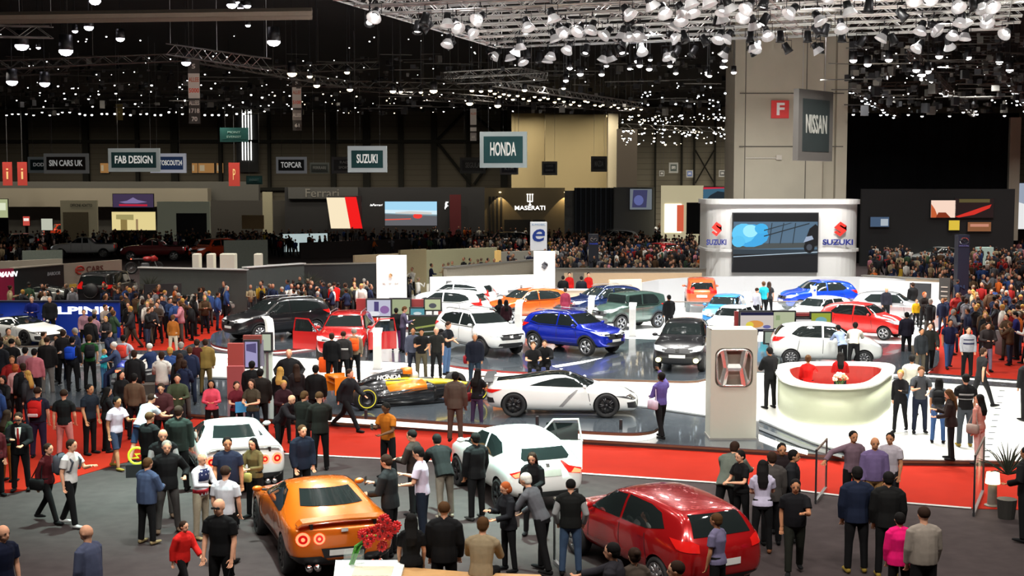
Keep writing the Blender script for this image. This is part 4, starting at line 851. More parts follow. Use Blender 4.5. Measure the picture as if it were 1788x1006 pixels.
def fig(K, sex, what, b, fat=0.0, n=10, detail=True, opt=None):
    hc, t = K['hc'], K['t']; side = Vector((1, 0, 0)); fw = K['f']; m = .92 if sex == 'f' else (1.08 if sex == 'w' else 1)
    def ring(c, rx, ry): return [c + side * rx * math.cos(2 * math.pi * i / n) + fw * ry * math.sin(2 * math.pi * i / n) for i in range(n)]
    S = SPINE[sex]
    if what == 'body':
        b.loft([ring(hc + t * s, rx - .012, ry - .012) for s, rx, ry in S])
        H = K['head']; R = K['HR']
        b.tube([K['nb'] - t * .05, H + R @ Vector((0, .015, -.05))], .05 * m, n)
        b.ell(H + R @ Vector((0, .008, .02)), (.081, .10, .104), 12, 8, R); b.ell(H + R @ Vector((0, -.03, -.045)), (.060, .062, .064), 10, 6, R)
        if detail:
            b.ell(H + R @ Vector((0, -.096, -.018)), (.014, .02, .024), 6, 5, R); b.ell(H + R @ Vector((0, -.078, -.06)), (.024, .014, .012), 6, 4, R)
            for q in (-1, 1): b.ell(H + R @ Vector((q * .077, .008, -.005)), (.012, .02, .032), 6, 5, R)
        for q in 'RL':
            b.tube([K['sh' + q] + Vector((0, 0, .0)), K['sh' + q] * .5 + K['el' + q] * .5, K['el' + q]], [.05 * m, .045 * m, .037 * m], n)
            b.tube([K['el' + q], K['el' + q] * .65 + K['wr' + q] * .35, K['wr' + q]], [.039 * m, .038 * m, .026 * m], n)
            b.tube([K['hip' + q], K['knee' + q]], [.08 * m, .052 * m], n); b.tube([K['knee' + q], K['knee' + q] * .65 + K['ank' + q] * .35, K['ank' + q]], [.052 * m, .053 * m, .034 * m], n)
            w_, d = K['wr' + q], K['fd' + q]; b.tube([w_ - d * .01, w_ + d * .04, w_ + d * .09], [(.024, .02), (.038, .016), (.036, .013)], 8)
    elif what == 'hands':
        for q, sd in (('R', -1), ('L', 1)):
            w_, d = K['wr' + q], K['fd' + q]; up = Vector((0, -1, 0)) if abs(d.z) > .6 else Vector((0, 0, 1))
            s_ = Vector((1, 0, 0)); s_ = (s_ - d * s_.dot(d)).normalized(); nrm = d.cross(s_).normalized()
            if nrm.dot(Vector((0, -1, -.2))) < 0: nrm = -nrm
            for i, ln in enumerate((.068, .078, .072, .056)):
                o_ = w_ + d * .082 + s_ * (i - 1.5) * .0185; dv = (d * .9 + nrm * .25 + s_ * (i - 1.5) * .06).normalized(); b.tube([o_, o_ + dv * ln * .5, o_ + dv * ln * .75 + nrm * .012, o_ + dv * ln * .85 + nrm * .026], [.0088, .0082, .0075, .006], 6)
            o_ = w_ + d * .03 - s_ * sd * .026; b.tube([o_, o_ + (d * .6 - s_ * sd * .8).normalized() * .034, o_ + (d * .9 - s_ * sd * .55 + nrm * .3).normalized() * .066], [.0115, .0095, .0075], 6)
    elif what in ('shirt', 'tee', 'jacket', 'vest', 'dress'):
        f = {'shirt': .012, 'tee': .012, 'jacket': .026, 'vest': .03, 'dress': .012}[what]; lo = {'jacket': -.11, 'vest': -.07, 'dress': -.02}.get(what, -.05)
        rs = [(lo, S[0][1] + .012 + f, S[0][2] + .012 + f)] + [(s, rx + f, ry + f) for s, rx, ry in S[1:6]] + [(.53, S[6][1] * .86 + f * .5, S[6][2] + f * .5)]
        b.loft([ring(hc + t * s, rx, ry) for s, rx, ry in rs])
        if what == 'dress': b.loft([ring(hc + Vector((0, 0, 0)) - Vector((0, 0, z)), r_, r_ * .8) for z, r_ in ((-.05, .165), (.12, .19), (.42, .215), (.44, .2))])
        L_ = opt or 'long'
        for q in 'RL':
            a0, a1, a2 = K['sh' + q], K['el' + q], K['wr' + q]; g = f + .006
            b.ell(a0 - Vector((0, 0, .03)), (.05 * m + g, .05 * m + g, .062 * m + g), n, 6); b.tube([hc + t * .515, a0 + Vector((0, 0, .012))], [.055 + f, .045 + f], n)
            if what == 'vest': continue
            if L_ == 'short' or what == 'tee': b.tube([a0, a0 * .35 + a1 * .65], [.052 * m + g, .052 * m + g], n)
            else: b.tube([a0, a1, a2 * .94 + a1 * .06], [.052 * m + g, .042 * m + g, .031 * m + g], n)
        if what == 'jacket': b.tube([hc + t * .50, hc + t * .545], [.085, .075], n)
    elif what in ('trousers', 'shorts', 'jeans'):
        b.loft([ring(hc + t * s, rx + .004, ry + .004) for s, rx, ry in ((-.11, .12, .1), (-.07, S[0][1], S[0][2]), (.02, S[1][1], S[1][2]), (.09, S[1][1] * .95, S[1][2] * .95))])
        for q in 'RL':
            h, k, a = K['hip' + q], K['knee' + q], K['ank' + q]
            if what == 'shorts': b.tube([h, k * .9 + h * .1, k], [.092 * m, .076 * m, .08 * m], n)
            else: b.tube([h + Vector((0, 0, .02)), h * .5 + k * .5, k, k * .5 + a * .5, a], [.096 * m, .086 * m, .066 * m, .06 * m, .056 * m], n)
    elif what == 'skirt': b.loft([ring(hc - Vector((0, 0, z)), r_, r_ * .8) for z, r_ in ((-.09, .13), (.0, .175), (.3, .19), (.31, .17))])
    elif what.startswith('shoe'):
        for q, sd in (('R', -1), ('L', 1)) if what == 'shoes' else ((what[4], -1 if what[4] == 'R' else 1),):
            a, k = K['ank' + q], K['knee' + q]; sh = (a - k).normalized(); fd = (Vector((sd * .12, -1, 0)) - sh * 0).normalized(); tilt = -sh.y * .9
            dn = Vector((0, 0, -1)); o_ = a + dn * .035
            if a.z > .12 + 0: fd = (fd + Vector((0, 0, -min(.9, (a.z - .085) * 3.2)))).normalized()
            b.tube([o_ - fd * .06, o_ - fd * .03, o_ + fd * .05, o_ + fd * .13, o_ + fd * .18], [(.03, .035), (.04, .046), (.044, .04), (.046, .03), (.03, .02)], 8)
    elif what.startswith('hair'):
        H, R = K['head'], K['HR']; ty = what[5:]
        b.ell(H + R @ Vector((0, .022, .036)), (.090, .100, .100), 12, 8, R)
        if ty != 'crop': b.ell(H + R @ Vector((0, .045, -.01)), (.082, .07, .08), 10, 6, R)
        if ty == 'long':
            q0 = H + R @ Vector((0, .05, .0)); b.tube([q0, H + R @ Vector((0, .075, -.12)), K['hc'] + t * .42 - fw * .125, K['hc'] + t * .30 - fw * .13], [(.085, .06), (.085, .05), (.10, .04), (.07, .025)], 10)
            for s_ in (-1, 1): b.tube([H + R @ Vector((s_ * .075, .0, .03)), H + R @ Vector((s_ * .082, .01, -.06)), H + R @ Vector((s_ * .085, .03, -.17))], [.026, .026, .02], 6)
        if ty == 'bun': b.ell(H + R @ Vector((0, .115, .06)), (.042, .04, .042), 8, 6)
        if ty == 'bob':
            b.ell(H + R @ Vector((0, .035, -.03)), (.097, .085, .10), 10, 6, R)
    elif what == 'cap':
        H, R = K['head'], K['HR']; b.ell(H + R @ Vector((0, .012, .05)), (.090, .106, .078), 12, 6, R); b.ell(H + R @ Vector((0, -.11, .045)), (.065, .065, .012), 10, 4, R)
    return b
_PC = {}
def remeshed(name, b, vox, smooth=2):
    o = b.build('tmp'); md = o.modifiers.new('r', 'REMESH'); md.mode = 'VOXEL'; md.voxel_size = vox; md.use_smooth_shade = True
    if smooth: m2 = o.modifiers.new('s', 'SMOOTH'); m2.iterations = smooth; m2.factor = .5
    me = eval_mods(o); me.name = name; bpy.data.objects.remove(o); return me
def pmesh(pose, sex, what, lod, opt=None):
    key = (pose, sex, what, lod, opt)
    if key in _PC: return _PC[key]
    K = skel(pose, sex); b = MB().use(PAINT_ROLE); vox = {0: .0125, 1: .02}[lod]
    fig(K, sex, what, b, opt=opt, n=12 if lod == 0 else 8)
    if what.startswith('shoe'): me = b.mesh(what, True)
    elif what == 'hands': me = b.mesh(what, True)
    else: me = remeshed(what, b, vox * (.85 if what.startswith('hair') or what == 'cap' else 1), 2)
    if what == 'body' and lod == 0:       # fingers rooted in the palm stay apart
        bm = bmesh.new(); bm.from_mesh(me); hb = MB().use(PAINT_ROLE); fig(K, sex, 'hands', hb); hm = hb.mesh('h', True); bm.from_mesh(hm); bm.to_mesh(me); bm.free()
        me.polygons.foreach_set('use_smooth', [True] * len(me.polygons))
    if not me.materials: me.materials.append(PAINT_ROLE)
    _PC[key] = me; return me
SKIN = {'l': cloth('#dca384'), 'm': cloth('#b57e5c'), 'd': cloth('#5e3d2c'), 't': cloth('#b07a58')}
HAIR = {'k': cloth('#0d0a09'), 'b': cloth('#2b1a10'), 'n': cloth('#4a3018'), 'y': cloth('#a8813f'), 'g': cloth('#8d8880'), 'w': cloth('#d8d5cc'), 'r': cloth('#9a4a22'), 'o': cloth('#5a5540')}
CL = dict(k='#0c0c0e', c='#232326', g='#4d4d50', s='#8a8a8a', w='#d8d6d4', n='#10162c', b='#22365c', u='#3f5d8c', j='#2c3e5e', r='#b01512', m='#4a1218', p='#d0506a', q='#d98f86', i='#e0207a', o='#a85a12', y='#c79a2a', e='#8c7a58', t='#5c4630', l='#6d5f86', v='#2e4028', a='#34343c', d='#6c6457', h='#c9b99a', x='#1f9fb0', z='#e8541a')
def cc(c): return cloth(CL.get(c, c))
EYES = {}
PEOPLE = []
def person(px, py, yaw, pose, sex, skin, hair, top, bot, label, ht=None, z=0.0, lod=None, shoe='k', acc=(), group=None, dz=0, name='person', drop=0):
    """hair 'k:short'; top 'tee:k' or 'jacket:n'; bot 'jeans:j'."""
    p = P(px, py, z); sc = (ht or (1.64 if sex == 'f' else 1.75)) / 1.75
    lod = lod if lod is not None else (0 if p.y < 34 else 1)
    root = empty(name, (p.x, p.y, z + dz), D(yaw), label, 'person', group); root.scale = (sc * 1.08, sc * 1.08, sc)
    def part(nm, what, m, opt=None):
        o = obj(nm, pmesh(pose, sex, what, lod, opt), root); link_mats(o, [m] * max(1, len(o.material_slots))); return o
    part('body', 'body', SKIN[skin])
    tw, tc = top.split(':')[:2]; to = top.split(':')[2] if top.count(':') > 1 else None
    part({'tee': 't_shirt'}.get(tw, tw), tw, cloth(CL.get(tc, tc)), to)
    if tw == 'vest': part('shirt', 'shirt', cloth(CL.get(to, '#888888')) if to else cloth('#b8ae98'))
    if bot: bw, bc = bot.split(':'); part(bw, bw, cloth(CL.get(bc, bc)))
    part('shoe', 'shoeR', cloth(CL.get(shoe, shoe))); part('shoe', 'shoeL', cloth(CL.get(shoe, shoe)))
    hc_, ht_ = hair.split(':')
    if ht_ == 'cap': part('cap', 'cap', cloth(CL.get(hc_, '#dddddd'))); part('hair', 'hair_crop', HAIR['b'])
    elif ht_ != 'bald': part('hair', 'hair_' + ht_, HAIR[hc_])
    K = skel(pose, sex)
    if lod == 0:
        key = ('eyes', pose, sex)
        if key not in _PC:
            b = MB().use(mat((.02, .015, .012), .3, noise=0, name='eye_dark'))
            for q in (-1, 1): b.ell(K['head'] + K['HR'] @ Vector((q * .032, -.082, .008)), (.013, .008, .007), 6, 4); b.ell(K['head'] + K['HR'] @ Vector((q * .033, -.084, .028)), (.018, .007, .004), 6, 4)
            _PC[key] = b.mesh('eyes')
        obj('eyes', _PC[key], root)
    for a in acc: ACC[a[0]](root, K, *a[1:])
    PEOPLE.append(root); return root
def back(K, s, d): return K['hc'] + K['t'] * s - K['f'] * d
def a_backpack(root, K, c, m2=None):
    b = MB().use(cc(c)); R = Matrix.Rotation(-D(math.degrees(math.atan2(-K['t'].y, K['t'].z))), 3, 'X'); c0 = back(K, .30, .21)
    b.rbox(c0, (.29, .17, .42), .06); b.rbox(c0 + Vector((0, .09, -.07)), (.22, .07, .22), .03)
    o = b.build('backpack', root, True)
    if m2: MB().use(cc(m2)).rbox(c0 + Vector((0, .12, -.14)), (.23, .04, .08), .015).build('reflective_band', o)
    s_ = MB().use(cc(c))
    for q in (-1, 1): s_.tube([back(K, .44, .13) + Vector((q * .10, 0, 0)), back(K, .51, .02) + Vector((q * .115, 0, 0)), back(K, .40, -.135) + Vector((q * .12, 0, 0)), back(K, .22, -.10) + Vector((q * .145, 0, 0)), back(K, .14, .11) + Vector((q * .12, 0, 0))], (.022), 5)
    s_.build('strap', o)
def a_bag(root, K, c, q='R', drop=.35, sz=(.3, .12, .24)):
    w_ = K['wr' + q] + K['fd' + q] * .08; b = MB().use(cc(c)); b.rbox(w_ + Vector((0, 0, -drop)), sz, .03); o = b.build('handbag', root, True)
    MB().use(cc(c)).tube([w_ + Vector((0, -.1, -drop + sz[2] / 2)), w_ + Vector((0, 0, .0)), w_ + Vector((0, .1, -drop + sz[2] / 2))], .01, 5).build('strap', o)
def a_shoulderbag(root, K, c, q='L', low=.0):
    sd = 1 if q == 'L' else -1; c0 = K['hc'] + Vector((sd * .27, .02, -.02 - low)); o = MB().use(cc(c)).rbox(c0, (.12, .30, .24), .03).build('shoulder_bag', root, True)
    MB().use(cc(c)).tube([c0 + Vector((0, -.12, .12)), K['sh' + q] + Vector((0, 0, .075)), c0 + Vector((0, .12, .12))], .012, 5).build('strap', o)
def a_phone(root, K, q='R', c=(.02, .02, .02), sz=(.075, .012, .15)):
    w_ = K['wr' + q] + K['fd' + q] * .13; MB().use(mat(c, .2, noise=0, name='phone_case')).rbox(w_, sz, .005).build('phone', root)
def a_paper(root, K, c='#c8c4bc', q='R', sz=(.2, .012, .28), c2=None):
    w_ = K['wr' + q] + K['fd' + q] * .13 + Vector((0, -.03, -.06)); o = MB().use(cc(c)).box(w_, sz).build('brochure', root)
    if c2: MB().use(cc(c2)).box(w_ + Vector((0, -.008, .02)), (sz[0] * .8, .006, sz[2] * .55)).build('printed_picture', o)
def a_tie(root, K, c='#8a1512'):
    MB().use(cloth('#cfccc6')).loft([[K['hc'] + K['t'] * s + K['f'] * (d + .004) + Vector((x, 0, 0)) for x in (-w_, w_)] + [K['hc'] + K['t'] * s + K['f'] * (d - .03) + Vector((x, 0, 0)) for x in (w_, -w_)] for s, d, w_ in ((.2, .135, .012), (.36, .142, .05), (.50, .105, .06))]).build('shirt_front', root)
    MB().use(cc(c)).loft([[K['hc'] + K['t'] * s + K['f'] * (d + .012) + Vector((x, 0, 0)) for x in (-w_, w_)] + [K['hc'] + K['t'] * s + K['f'] * (d - .02) + Vector((x, 0, 0)) for x in (w_, -w_)] for s, d, w_ in ((.12, .135, .024), (.36, .145, .02), (.49, .115, .014))]).build('tie', root)
def a_band(root, K, c, s0, s1, sex='m', f=.016):
    S = SPINE[sex]; b = MB().use(cc(c)); n = 14
    def rad(s):
        for i in range(len(S) - 1):
            if S[i][0] <= s <= S[i + 1][0]: u = (s - S[i][0]) / (S[i + 1][0] - S[i][0]); return S[i][1] * (1 - u) + S[i + 1][1] * u + f, S[i][2] * (1 - u) + S[i + 1][2] * u + f
        return S[1][1] + f, S[1][2] + f
    rings = []
    for i in range(4):
        s = s0 + (s1 - s0) * i / 3; rx, ry = rad(s); rings.append([K['hc'] + K['t'] * s + Vector((1, 0, 0)) * rx * math.cos(2 * math.pi * k / n) + K['f'] * ry * math.sin(2 * math.pi * k / n) for k in range(n)])
    b.loft(rings).build('shirt_stripe', root, True)
def a_glasses(root, K):
    H, R = K['head'], K['HR']; MB().use(BLACK).box(H + R @ Vector((0, -.098, .01)), (.13, .01, .03)).build('sunglasses', root)
ACC = dict(backpack=a_backpack, bag=a_bag, sbag=a_shoulderbag, phone=a_phone, paper=a_paper, tie=a_tie, band=a_band, glasses=a_glasses)
PP = person
# ---- near stand, left to right
PP(8, 1121, 60, 'stand', 'm', 'l', 'k:bald', 'tee:n', 'trousers:k', 'bald man in navy shirt cut by the left edge, lowest left')
PP(160, 1122, 250, 'stand', 'w', 'l', 'k:bald', 'shirt:#4a5068', 'trousers:k', 'bald man in a slate blue shirt at the bottom left')
PP(84, 912, 68, 'walk', 'f', 'l', 'b:short', 'shirt:m', 'trousers:k', 'woman in wine red top walking right, left foreground', acc=(('sbag', 'k', 'R'),))
PP(124, 920, 74, 'walk_slow', 'm', 'l', 'b:short', 'tee:w', 'trousers:k', 'man in white polo with grey backpack walking right', acc=(('backpack', '#4a4c55'),), shoe='#bbbbbb')
PP(37, 858, 10, 'phone_low', 'm', 'l', 'b:crop', 'jacket:k', 'trousers:k', 'man in dark suit, white shirt and red tie at far left', acc=(('tie',), ('glasses',)))
PP(-6, 868, 40, 'stand', 'f', 'l', 'w:short', 'shirt:m', 'trousers:k', 'white haired woman cut by the left edge')
PP(14, 842, 150, 'stand', 'f', 'm', 'b:long', 'shirt:v', 'trousers:#7a4a18', 'person in dark top and brown trousers at far left')
PP(68, 800, 180, 'stand', 'w', 'l', 'h:cap', 'tee:#1a1a2a', 'trousers:#241a33', 'man with beige cap and bright red backpack', acc=(('backpack', 'r', '#c9a8a8'),))
PP(114, 805, 176, 'relax', 'm', 'l', 'w:cap', 'tee:k', 'trousers:#b06a66', 'man with white cap, black t-shirt and pink trousers')
PP(158, 794, 60, 'stand', 'm', 'm', 'k:short', 'tee:#151b26', 'trousers:k', 'man in dark blue t-shirt looking right on the red carpet', ht=1.76)
PP(187, 790, 120, 'hands_front', 'f', 'l', 'k:long', 'shirt:k', 'trousers:k', 'long dark haired woman in black beside the tall man')
PP(204, 820, 60, 'walk_slow', 'm', 'm', 'k:short', 'tee:#cbb8c8', 'shorts:#2a2f45', 'man in pale pink t-shirt and shorts by the yellow round logo', shoe='#86702c')
PP(246, 810, 150, 'lean', 'm', 'l', 'w:cap', 'tee:#b9bcc6', 'shorts:j', 'man in white cap and grey t-shirt bending forward')
PP(236, 768, 180, 'stand', 'm', 'l', 'k:short', 'shirt:#5a4636', 'trousers:k', 'man in brown shirt seen from behind beyond the red carpet')
PP(214, 752, 30, 'relax', 'f', 'l', 'k:long', 'shirt:k', 'trousers:k', 'dark haired woman looking sideways left of the brown shirt')
PP(284, 790, 10, 'phone_low', 'm', 'l', 'b:short', 'jacket:#3a1418', 'trousers:k', 'bearded man in dark red jacket looking down')
PP(312, 768, 12, 'hands_front', 'm', 'l', 'k:short', 'shirt:#3c4430', 'trousers:c', 'man in olive green shirt behind the men in black')
PP(262, 862, 150, 'stand', 'm', 'l', 'n:crop', 'jacket:k', 'trousers:k', 'man in black jacket standing with his back to us, left of the dark suit', ht=1.78)
PP(314, 858, 182, 'stand', 'm', 'l', 'b:short', 'jacket:#1c2420', 'trousers:k', 'large man in dark green black suit jacket seen from behind', ht=1.88)
PP(287, 905, 20, 'hands_front', 'm', 'l', 'e:bald', 'vest:k:#3a3a3a', 'trousers:#4a4644', 'grey haired man in black vest talking, hands raised', ht=1.82, shoe='#5a4638')
PP(294, 930, 20, 'hips', 'm', 'l', 'g:short', 'jacket:k', 'trousers:#474443', 'man in black jacket and grey trousers facing the blue jacket', ht=1.8, shoe='#5a4638')
PP(258, 950, 150, 'hands_front', 'w', 'l', 'n:short', 'jacket:#38445e', 'trousers:k', 'person in blue denim jacket seen from behind', ht=1.62, shoe='e')
PP(352, 940, 60, 'hands_front', 'm', 'l', 'e:bald', 'shirt:#c9c9cf', 'trousers:#8c8270', 'bald man in navy, white and red striped rugby shirt', acc=(('band', '#20264a', .26, .50), ('band', '#8c1620', -.04, .08)), ht=1.64, shoe='e')
PP(395, 985, 170, 'stand', 'm', 'l', 'v:cap', 'tee:#c3c5cc', 'shorts:k', 'man in olive cap and white t-shirt seen from behind')
PP(400, 925, 0, 'relax', 'w', 'm', 'k:crop', 'shirt:#1c2236:short', 'trousers:k', 'big man in dark blue shirt standing behind the white coupe', ht=1.82)
PP(446, 905, -20, 'hands_front', 'f', 'l', 'k:long', 'shirt:#5e5232', 'trousers:k', 'dark haired woman in olive dress at the white coupe tail', acc=(('bag', '#9a9050', 'L', .16, (.26, .1, .2)),))
PP(320, 1042, 60, 'walk', 'm', 'l', 'b:short', 'jacket:#c01a16', 'trousers:k', 'child in a red hooded jacket walking right', ht=1.30)
PP(388, 1072, -15, 'stand', 'm', 'l', 'k:bald', 'tee:k', 'trousers:k', 'man in black t-shirt with sunglasses on head and a camera', ht=1.84, acc=(('glasses',), ('bag', 'k', 'L', .3, (.14, .14, .2))))
PP(528, 888, 40, 'stand', 'm', 'l', 'n:short', 'jacket:#0e1526', 'trousers:k', 'man in dark navy suit behind the orange coupe')
PP(490, 795, 60, 'lean', 'f', 'l', 'e:bald', 'jacket:#160f14', 'trousers:k', 'person in black with folded coat bending at the stage edge')
PP(530, 810, 150, 'phone_low', 'm', 'l', 'n:short', 'jacket:#12130f', 'trousers:k', 'person in black jacket facing right beside the man in black')
PP(560, 822, 200, 'phone_low', 'm', 'l', 'n:crop', 'jacket:#161612', 'trousers:k', 'man in black coat standing on the red carpet holding a phone', ht=1.85)
PP(606, 752, 60, 'stride', 'm', 'l', 'b:crop', 'jacket:#17181c', 'trousers:k', 'man in dark suit striding right along the stage edge', ht=1.82)
PP(678, 835, -35, 'phone_low', 'm', 'd', 'k:short', 'tee:o', 'trousers:k', 'man in ochre t-shirt holding a phone on the red carpet edge', acc=(('phone', 'R'),))
PP(682, 970, 250, 'phone_low', 'm', 'l', 'b:short', 'jacket:#1f2224', 'trousers:k', 'man in charcoal jumper beside the orange coupe', ht=1.84, acc=(('phone', 'R'),))
PP(738, 950, 260, 'phone_low', 'm', 'l', 'k:short', 'tee:#c7b9cc', 'jeans:#1a2230', 'young man in pale lilac t-shirt and dark jeans', ht=1.84)
PP(724, 900, 250, 'hands_front', 'm', 'l', 'k:crop', 'jacket:#2a211e', 'trousers:k', 'person in brown jacket hidden behind the lilac t-shirt')
PP(776, 905, 205, 'lean', 'm', 'l', 'k:short', 'jacket:#0e0f10', 'trousers:#6a6258', 'man in black leather jacket and beige trousers at the open car door', shoe='#8a8070')
PP(832, 908, 215, 'stand', 'm', 'm', 'k:short', 'jacket:k', 'trousers:k', 'man all in black at the side of the white crossover', ht=1.76, shoe='#333333')
PP(719, 1080, 185, 'stand', 'f', 'l', 'k:long', 'tee:k', 'trousers:k', 'woman with very long black hair seen from behind')
PP(776, 1076, 180, 'stand', 'm', 'l', 'n:crop', 'jacket:k', 'trousers:k', 'man in black jacket with brown hair seen from behind at bottom centre', ht=1.8)
PP(840, 1098, 170, 'sit', 'm', 'l', 'n:short', 'shirt:#8a7a60', 'trousers:k', 'seated man in beige sweater at the bottom centre', ht=1.8, dz=.25)
PP(888, 998, -60, 'phone_low', 'f', 'l', 'r:bob', 'jacket:#17171c', 'trousers:k', 'ginger haired woman in dark jacket', ht=1.58)
PP(946, 1000, 240, 'stoop', 'm', 'l', 'w:short', 'shirt:#55555a', 'trousers:k', 'white haired man in grey polo bending and holding a brochure', ht=1.78, acc=(('paper', '#b0aaa8', 'R', (.24, .02, .3), '#3a2430'),))
PP(930, 935, -10, 'phone_low', 'f', 'l', 'b:long', 'jacket:k', 'trousers:k', 'long haired woman looking down behind the white haired man', ht=1.62)
PP(996, 1004, 176, 'pockets', 'm', 'l', 'k:crop', 'vest:#0e0f0e:#8a8464', 'jeans:#34465e', 'man in black padded vest and blue jeans by the red hatchback', ht=1.66)
PP(1074, 1172, 250, 'point', 'm', 'l', 'k:short', 'jacket:#26242a', 'trousers:k', 'man in dark hooded top pointing at the red hatchback, bottom', ht=1.8)
PP(1108, 1165, 200, 'stand', 'f', 'l', 'b:bun', 'jacket:#4a4038', 'trousers:k', 'woman with scarf at the bottom centre right', ht=1.68)
PP(1184, 1215, 260, 'stand', 'm', 'l', 'b:crop', 'shirt:#7a5a3a', 'trousers:k', 'man with short hair at the bottom edge below the red hatchback', ht=1.8)
PP(1252, 1076, 230, 'stand', 'f', 'm', 'n:short', 'tee:#6a6480', 'trousers:k', 'older woman in a flowered blouse behind the red hatchback', ht=1.62, acc=(('paper', '#d0d0cc', 'R', (.16, .05, .22)),))
PP(1268, 928, 150, 'lean', 'm', 'l', 'b:short', 'jacket:#5a6058', 'trousers:k', 'man in grey suit jacket leaning left of the pony tailed woman', ht=1.80)
PP(1294, 936, -60, 'hands_front', 'f', 'l', 'k:short', 'shirt:k:short', 'trousers:k', 'woman in black dress talking to the man in grey jacket', ht=1.66)
PP(1330, 966, 172, 'phone_low', 'f', 'l', 'k:long', 'tee:#b8b2c8', 'trousers:k', 'woman in white blouse with black hair seen from behind', ht=1.7, shoe='#6a4028')
PP(1346, 952, 182, 'stand', 'm', 'l', 'b:short', 'jacket:#403c3a', 'trousers:k', 'man in grey brown jacket in the group right of the red hatchback')
PP(1362, 930, 0, 'stand', 'm', 'm', 'k:short', 'jacket:#1a1012', 'trousers:k', 'man facing us at the back of the group right of the red hatchback')
PP(1380, 946, 70, 'stand', 'm', 'm', 'k:short', 'jacket:#15161a', 'trousers:k', 'man in black jacket at the right of the group')
PP(1386, 1002, -8, 'walk_slow', 'w', 'm', 'k:short', 'tee:#101014', 'trousers:#1c1e18', 'man in black polo walking towards us right of the red hatchback', ht=1.68)
PP(1486, 898, 10, 'railhand', 'm', 'm', 'k:crop', 'shirt:#6a5560', 'trousers:k', 'young man in dusty pink shirt with hand on the glass rail', ht=1.72)
PP(1524, 917, -6, 'stand', 'w', 'm', 'k:bald', 'shirt:#64547a', 'trousers:#8a6a42', 'big man in lilac shirt and beige trousers facing us', ht=1.76, shoe='#999999')
PP(1552, 900, -30, 'stand', 'm', 'm', 'k:short', 'tee:#a8a0a8', 'trousers:c', 'young man in light top behind the lilac shirt', ht=1.7)
PP(1494, 1000, 178, 'stand', 'm', 'm', 'k:short', 'jacket:#141c30', 'trousers:k', 'man in dark blue jacket and black trousers seen from behind, yellow shoes', ht=1.85, shoe='#86702c')
PP(1548, 1008, 170, 'stand', 'm', 'm', 'k:short', 'jacket:#101010', 'trousers:k', 'man in black leather jacket seen from behind left of the pink jacket', ht=1.82, shoe='#86702c')
PP(1568, 1069, 178, 'stand', 'f', 'l', 'k:short', 'jacket:#e0126a', 'trousers:k', 'person in a bright pink padded jacket', ht=1.58)
PP(1610, 1088, 186, 'stand', 'w', 'l', 'b:crop', 'shirt:#8a8076', 'trousers:k', 'man in beige grey sweater seen from behind next to the pink jacket', ht=1.8)
PP(1790, 945, 220, 'hips', 'm', 'm', 'k:short', 'jacket:k', 'trousers:k', 'man in black at the right edge by the lamp', ht=1.8)
# ---- on the stage
PP(1153, 766, 215, 'wave', 'm', 'd', 'k:short', 'shirt:#564a86', 'trousers:k', 'man in violet shirt holding up a camera on the stage', z=.15, ht=1.75, acc=(('phone', 'R'), ('sbag', '#b8a8b8', 'L')))
PP(795, 772, 165, 'stand', 'm', 'd', 'k:short', 'jacket:#4a3c34', 'trousers:#4a3c34', 'person in long brown coat seen from behind at the stage edge', z=.15, ht=1.80)
PP(833, 752, 150, 'hands_front', 'f', 'm', 'k:long', 'tee:k', 'jeans:#3a2c48', 'woman with red shoulder bag at the stage edge', z=.15, ht=1.66, acc=(('sbag', '#6a0e14', 'L'),))
PP(552, 752, 178, 'stand', 'm', 'm', 'k:short', 'jacket:#0b0b0c', 'trousers:k', 'man in black seen from behind left of the racing car', z=.15)
PP(490, 748, 170, 'stand', 'f', 'l', 'y:long', 'jacket:k', 'trousers:k', 'woman with long blond hair seen from behind', z=.15, ht=1.66)
PP(506, 722, 5, 'hips', 'w', 'l', 'e:bald', 'jacket:#141416', 'trousers:k', 'bald man in black jacket with raised elbow behind the blond woman', z=.15, ht=1.86)
PP(519, 740, 200, 'stand', 'f', 'l', 'b:long', 'jacket:#1a1416', 'trousers:k', 'woman in black right of the blond woman', z=.15)
PP(441, 742, 175, 'stand', 'm', 'm', 'k:short', 'jacket:#0c0c0e', 'trousers:k', 'man in black beside the red information panels, nearer one', z=.15)
PP(456, 760, 190, 'stand', 'm', 'm', 'k:short', 'jacket:#18120f', 'trousers:k', 'man in dark brown jacket right of the man in black', z=.15)
PP(371, 770, 8, 'hands_front', 'f', 'm', 'k:long', 'shirt:#d2485c', 'trousers:k', 'woman in coral pink top facing us', z=.0, ht=1.62)
PP(414, 772, 25, 'hands_front', 'f', 'l', 'b:bob', 'tee:#5a1420', 'trousers:k', 'woman in dark red top holding a light blue bag', z=.0, ht=1.6, acc=(('paper', '#3f86b8', 'R', (.3, .05, .3)),))
PP(442, 776, -10, 'hands_front', 'f', 'l', 'b:long', 'tee:#3c3226', 'jeans:#1a2a38', 'woman with fringe in brown top leaning on the rail', z=.0, ht=1.7)
PP(496, 775, 20, 'hands_front', 'f', 'm', 'y:short', 'jacket:#2a0e16', 'trousers:k', 'woman in dark purple jacket with a round badge', z=.0, ht=1.66)
for i, (x, y, yaw, pose, top, bot, lab) in enumerate([
    (318, 697, 200, 'stand', 'jacket:#22262c', 'jeans:#161c26', 'man in dark grey jacket walking behind the motorcycles'),
    (345, 690, 165, 'relax', 'shirt:#4a1416', 'trousers:k', 'man in dark red top beside the grey jacket'),
    (360, 690, 190, 'stand', 'jacket:#7a6432', 'trousers:#5c4c2a', 'man in mustard brown jacket and trousers by the white walkway')]):
    PP(x, y, yaw, pose, 'm', 'l', 'g:short' if i == 0 else 'b:short', top, bot, lab, z=.15)
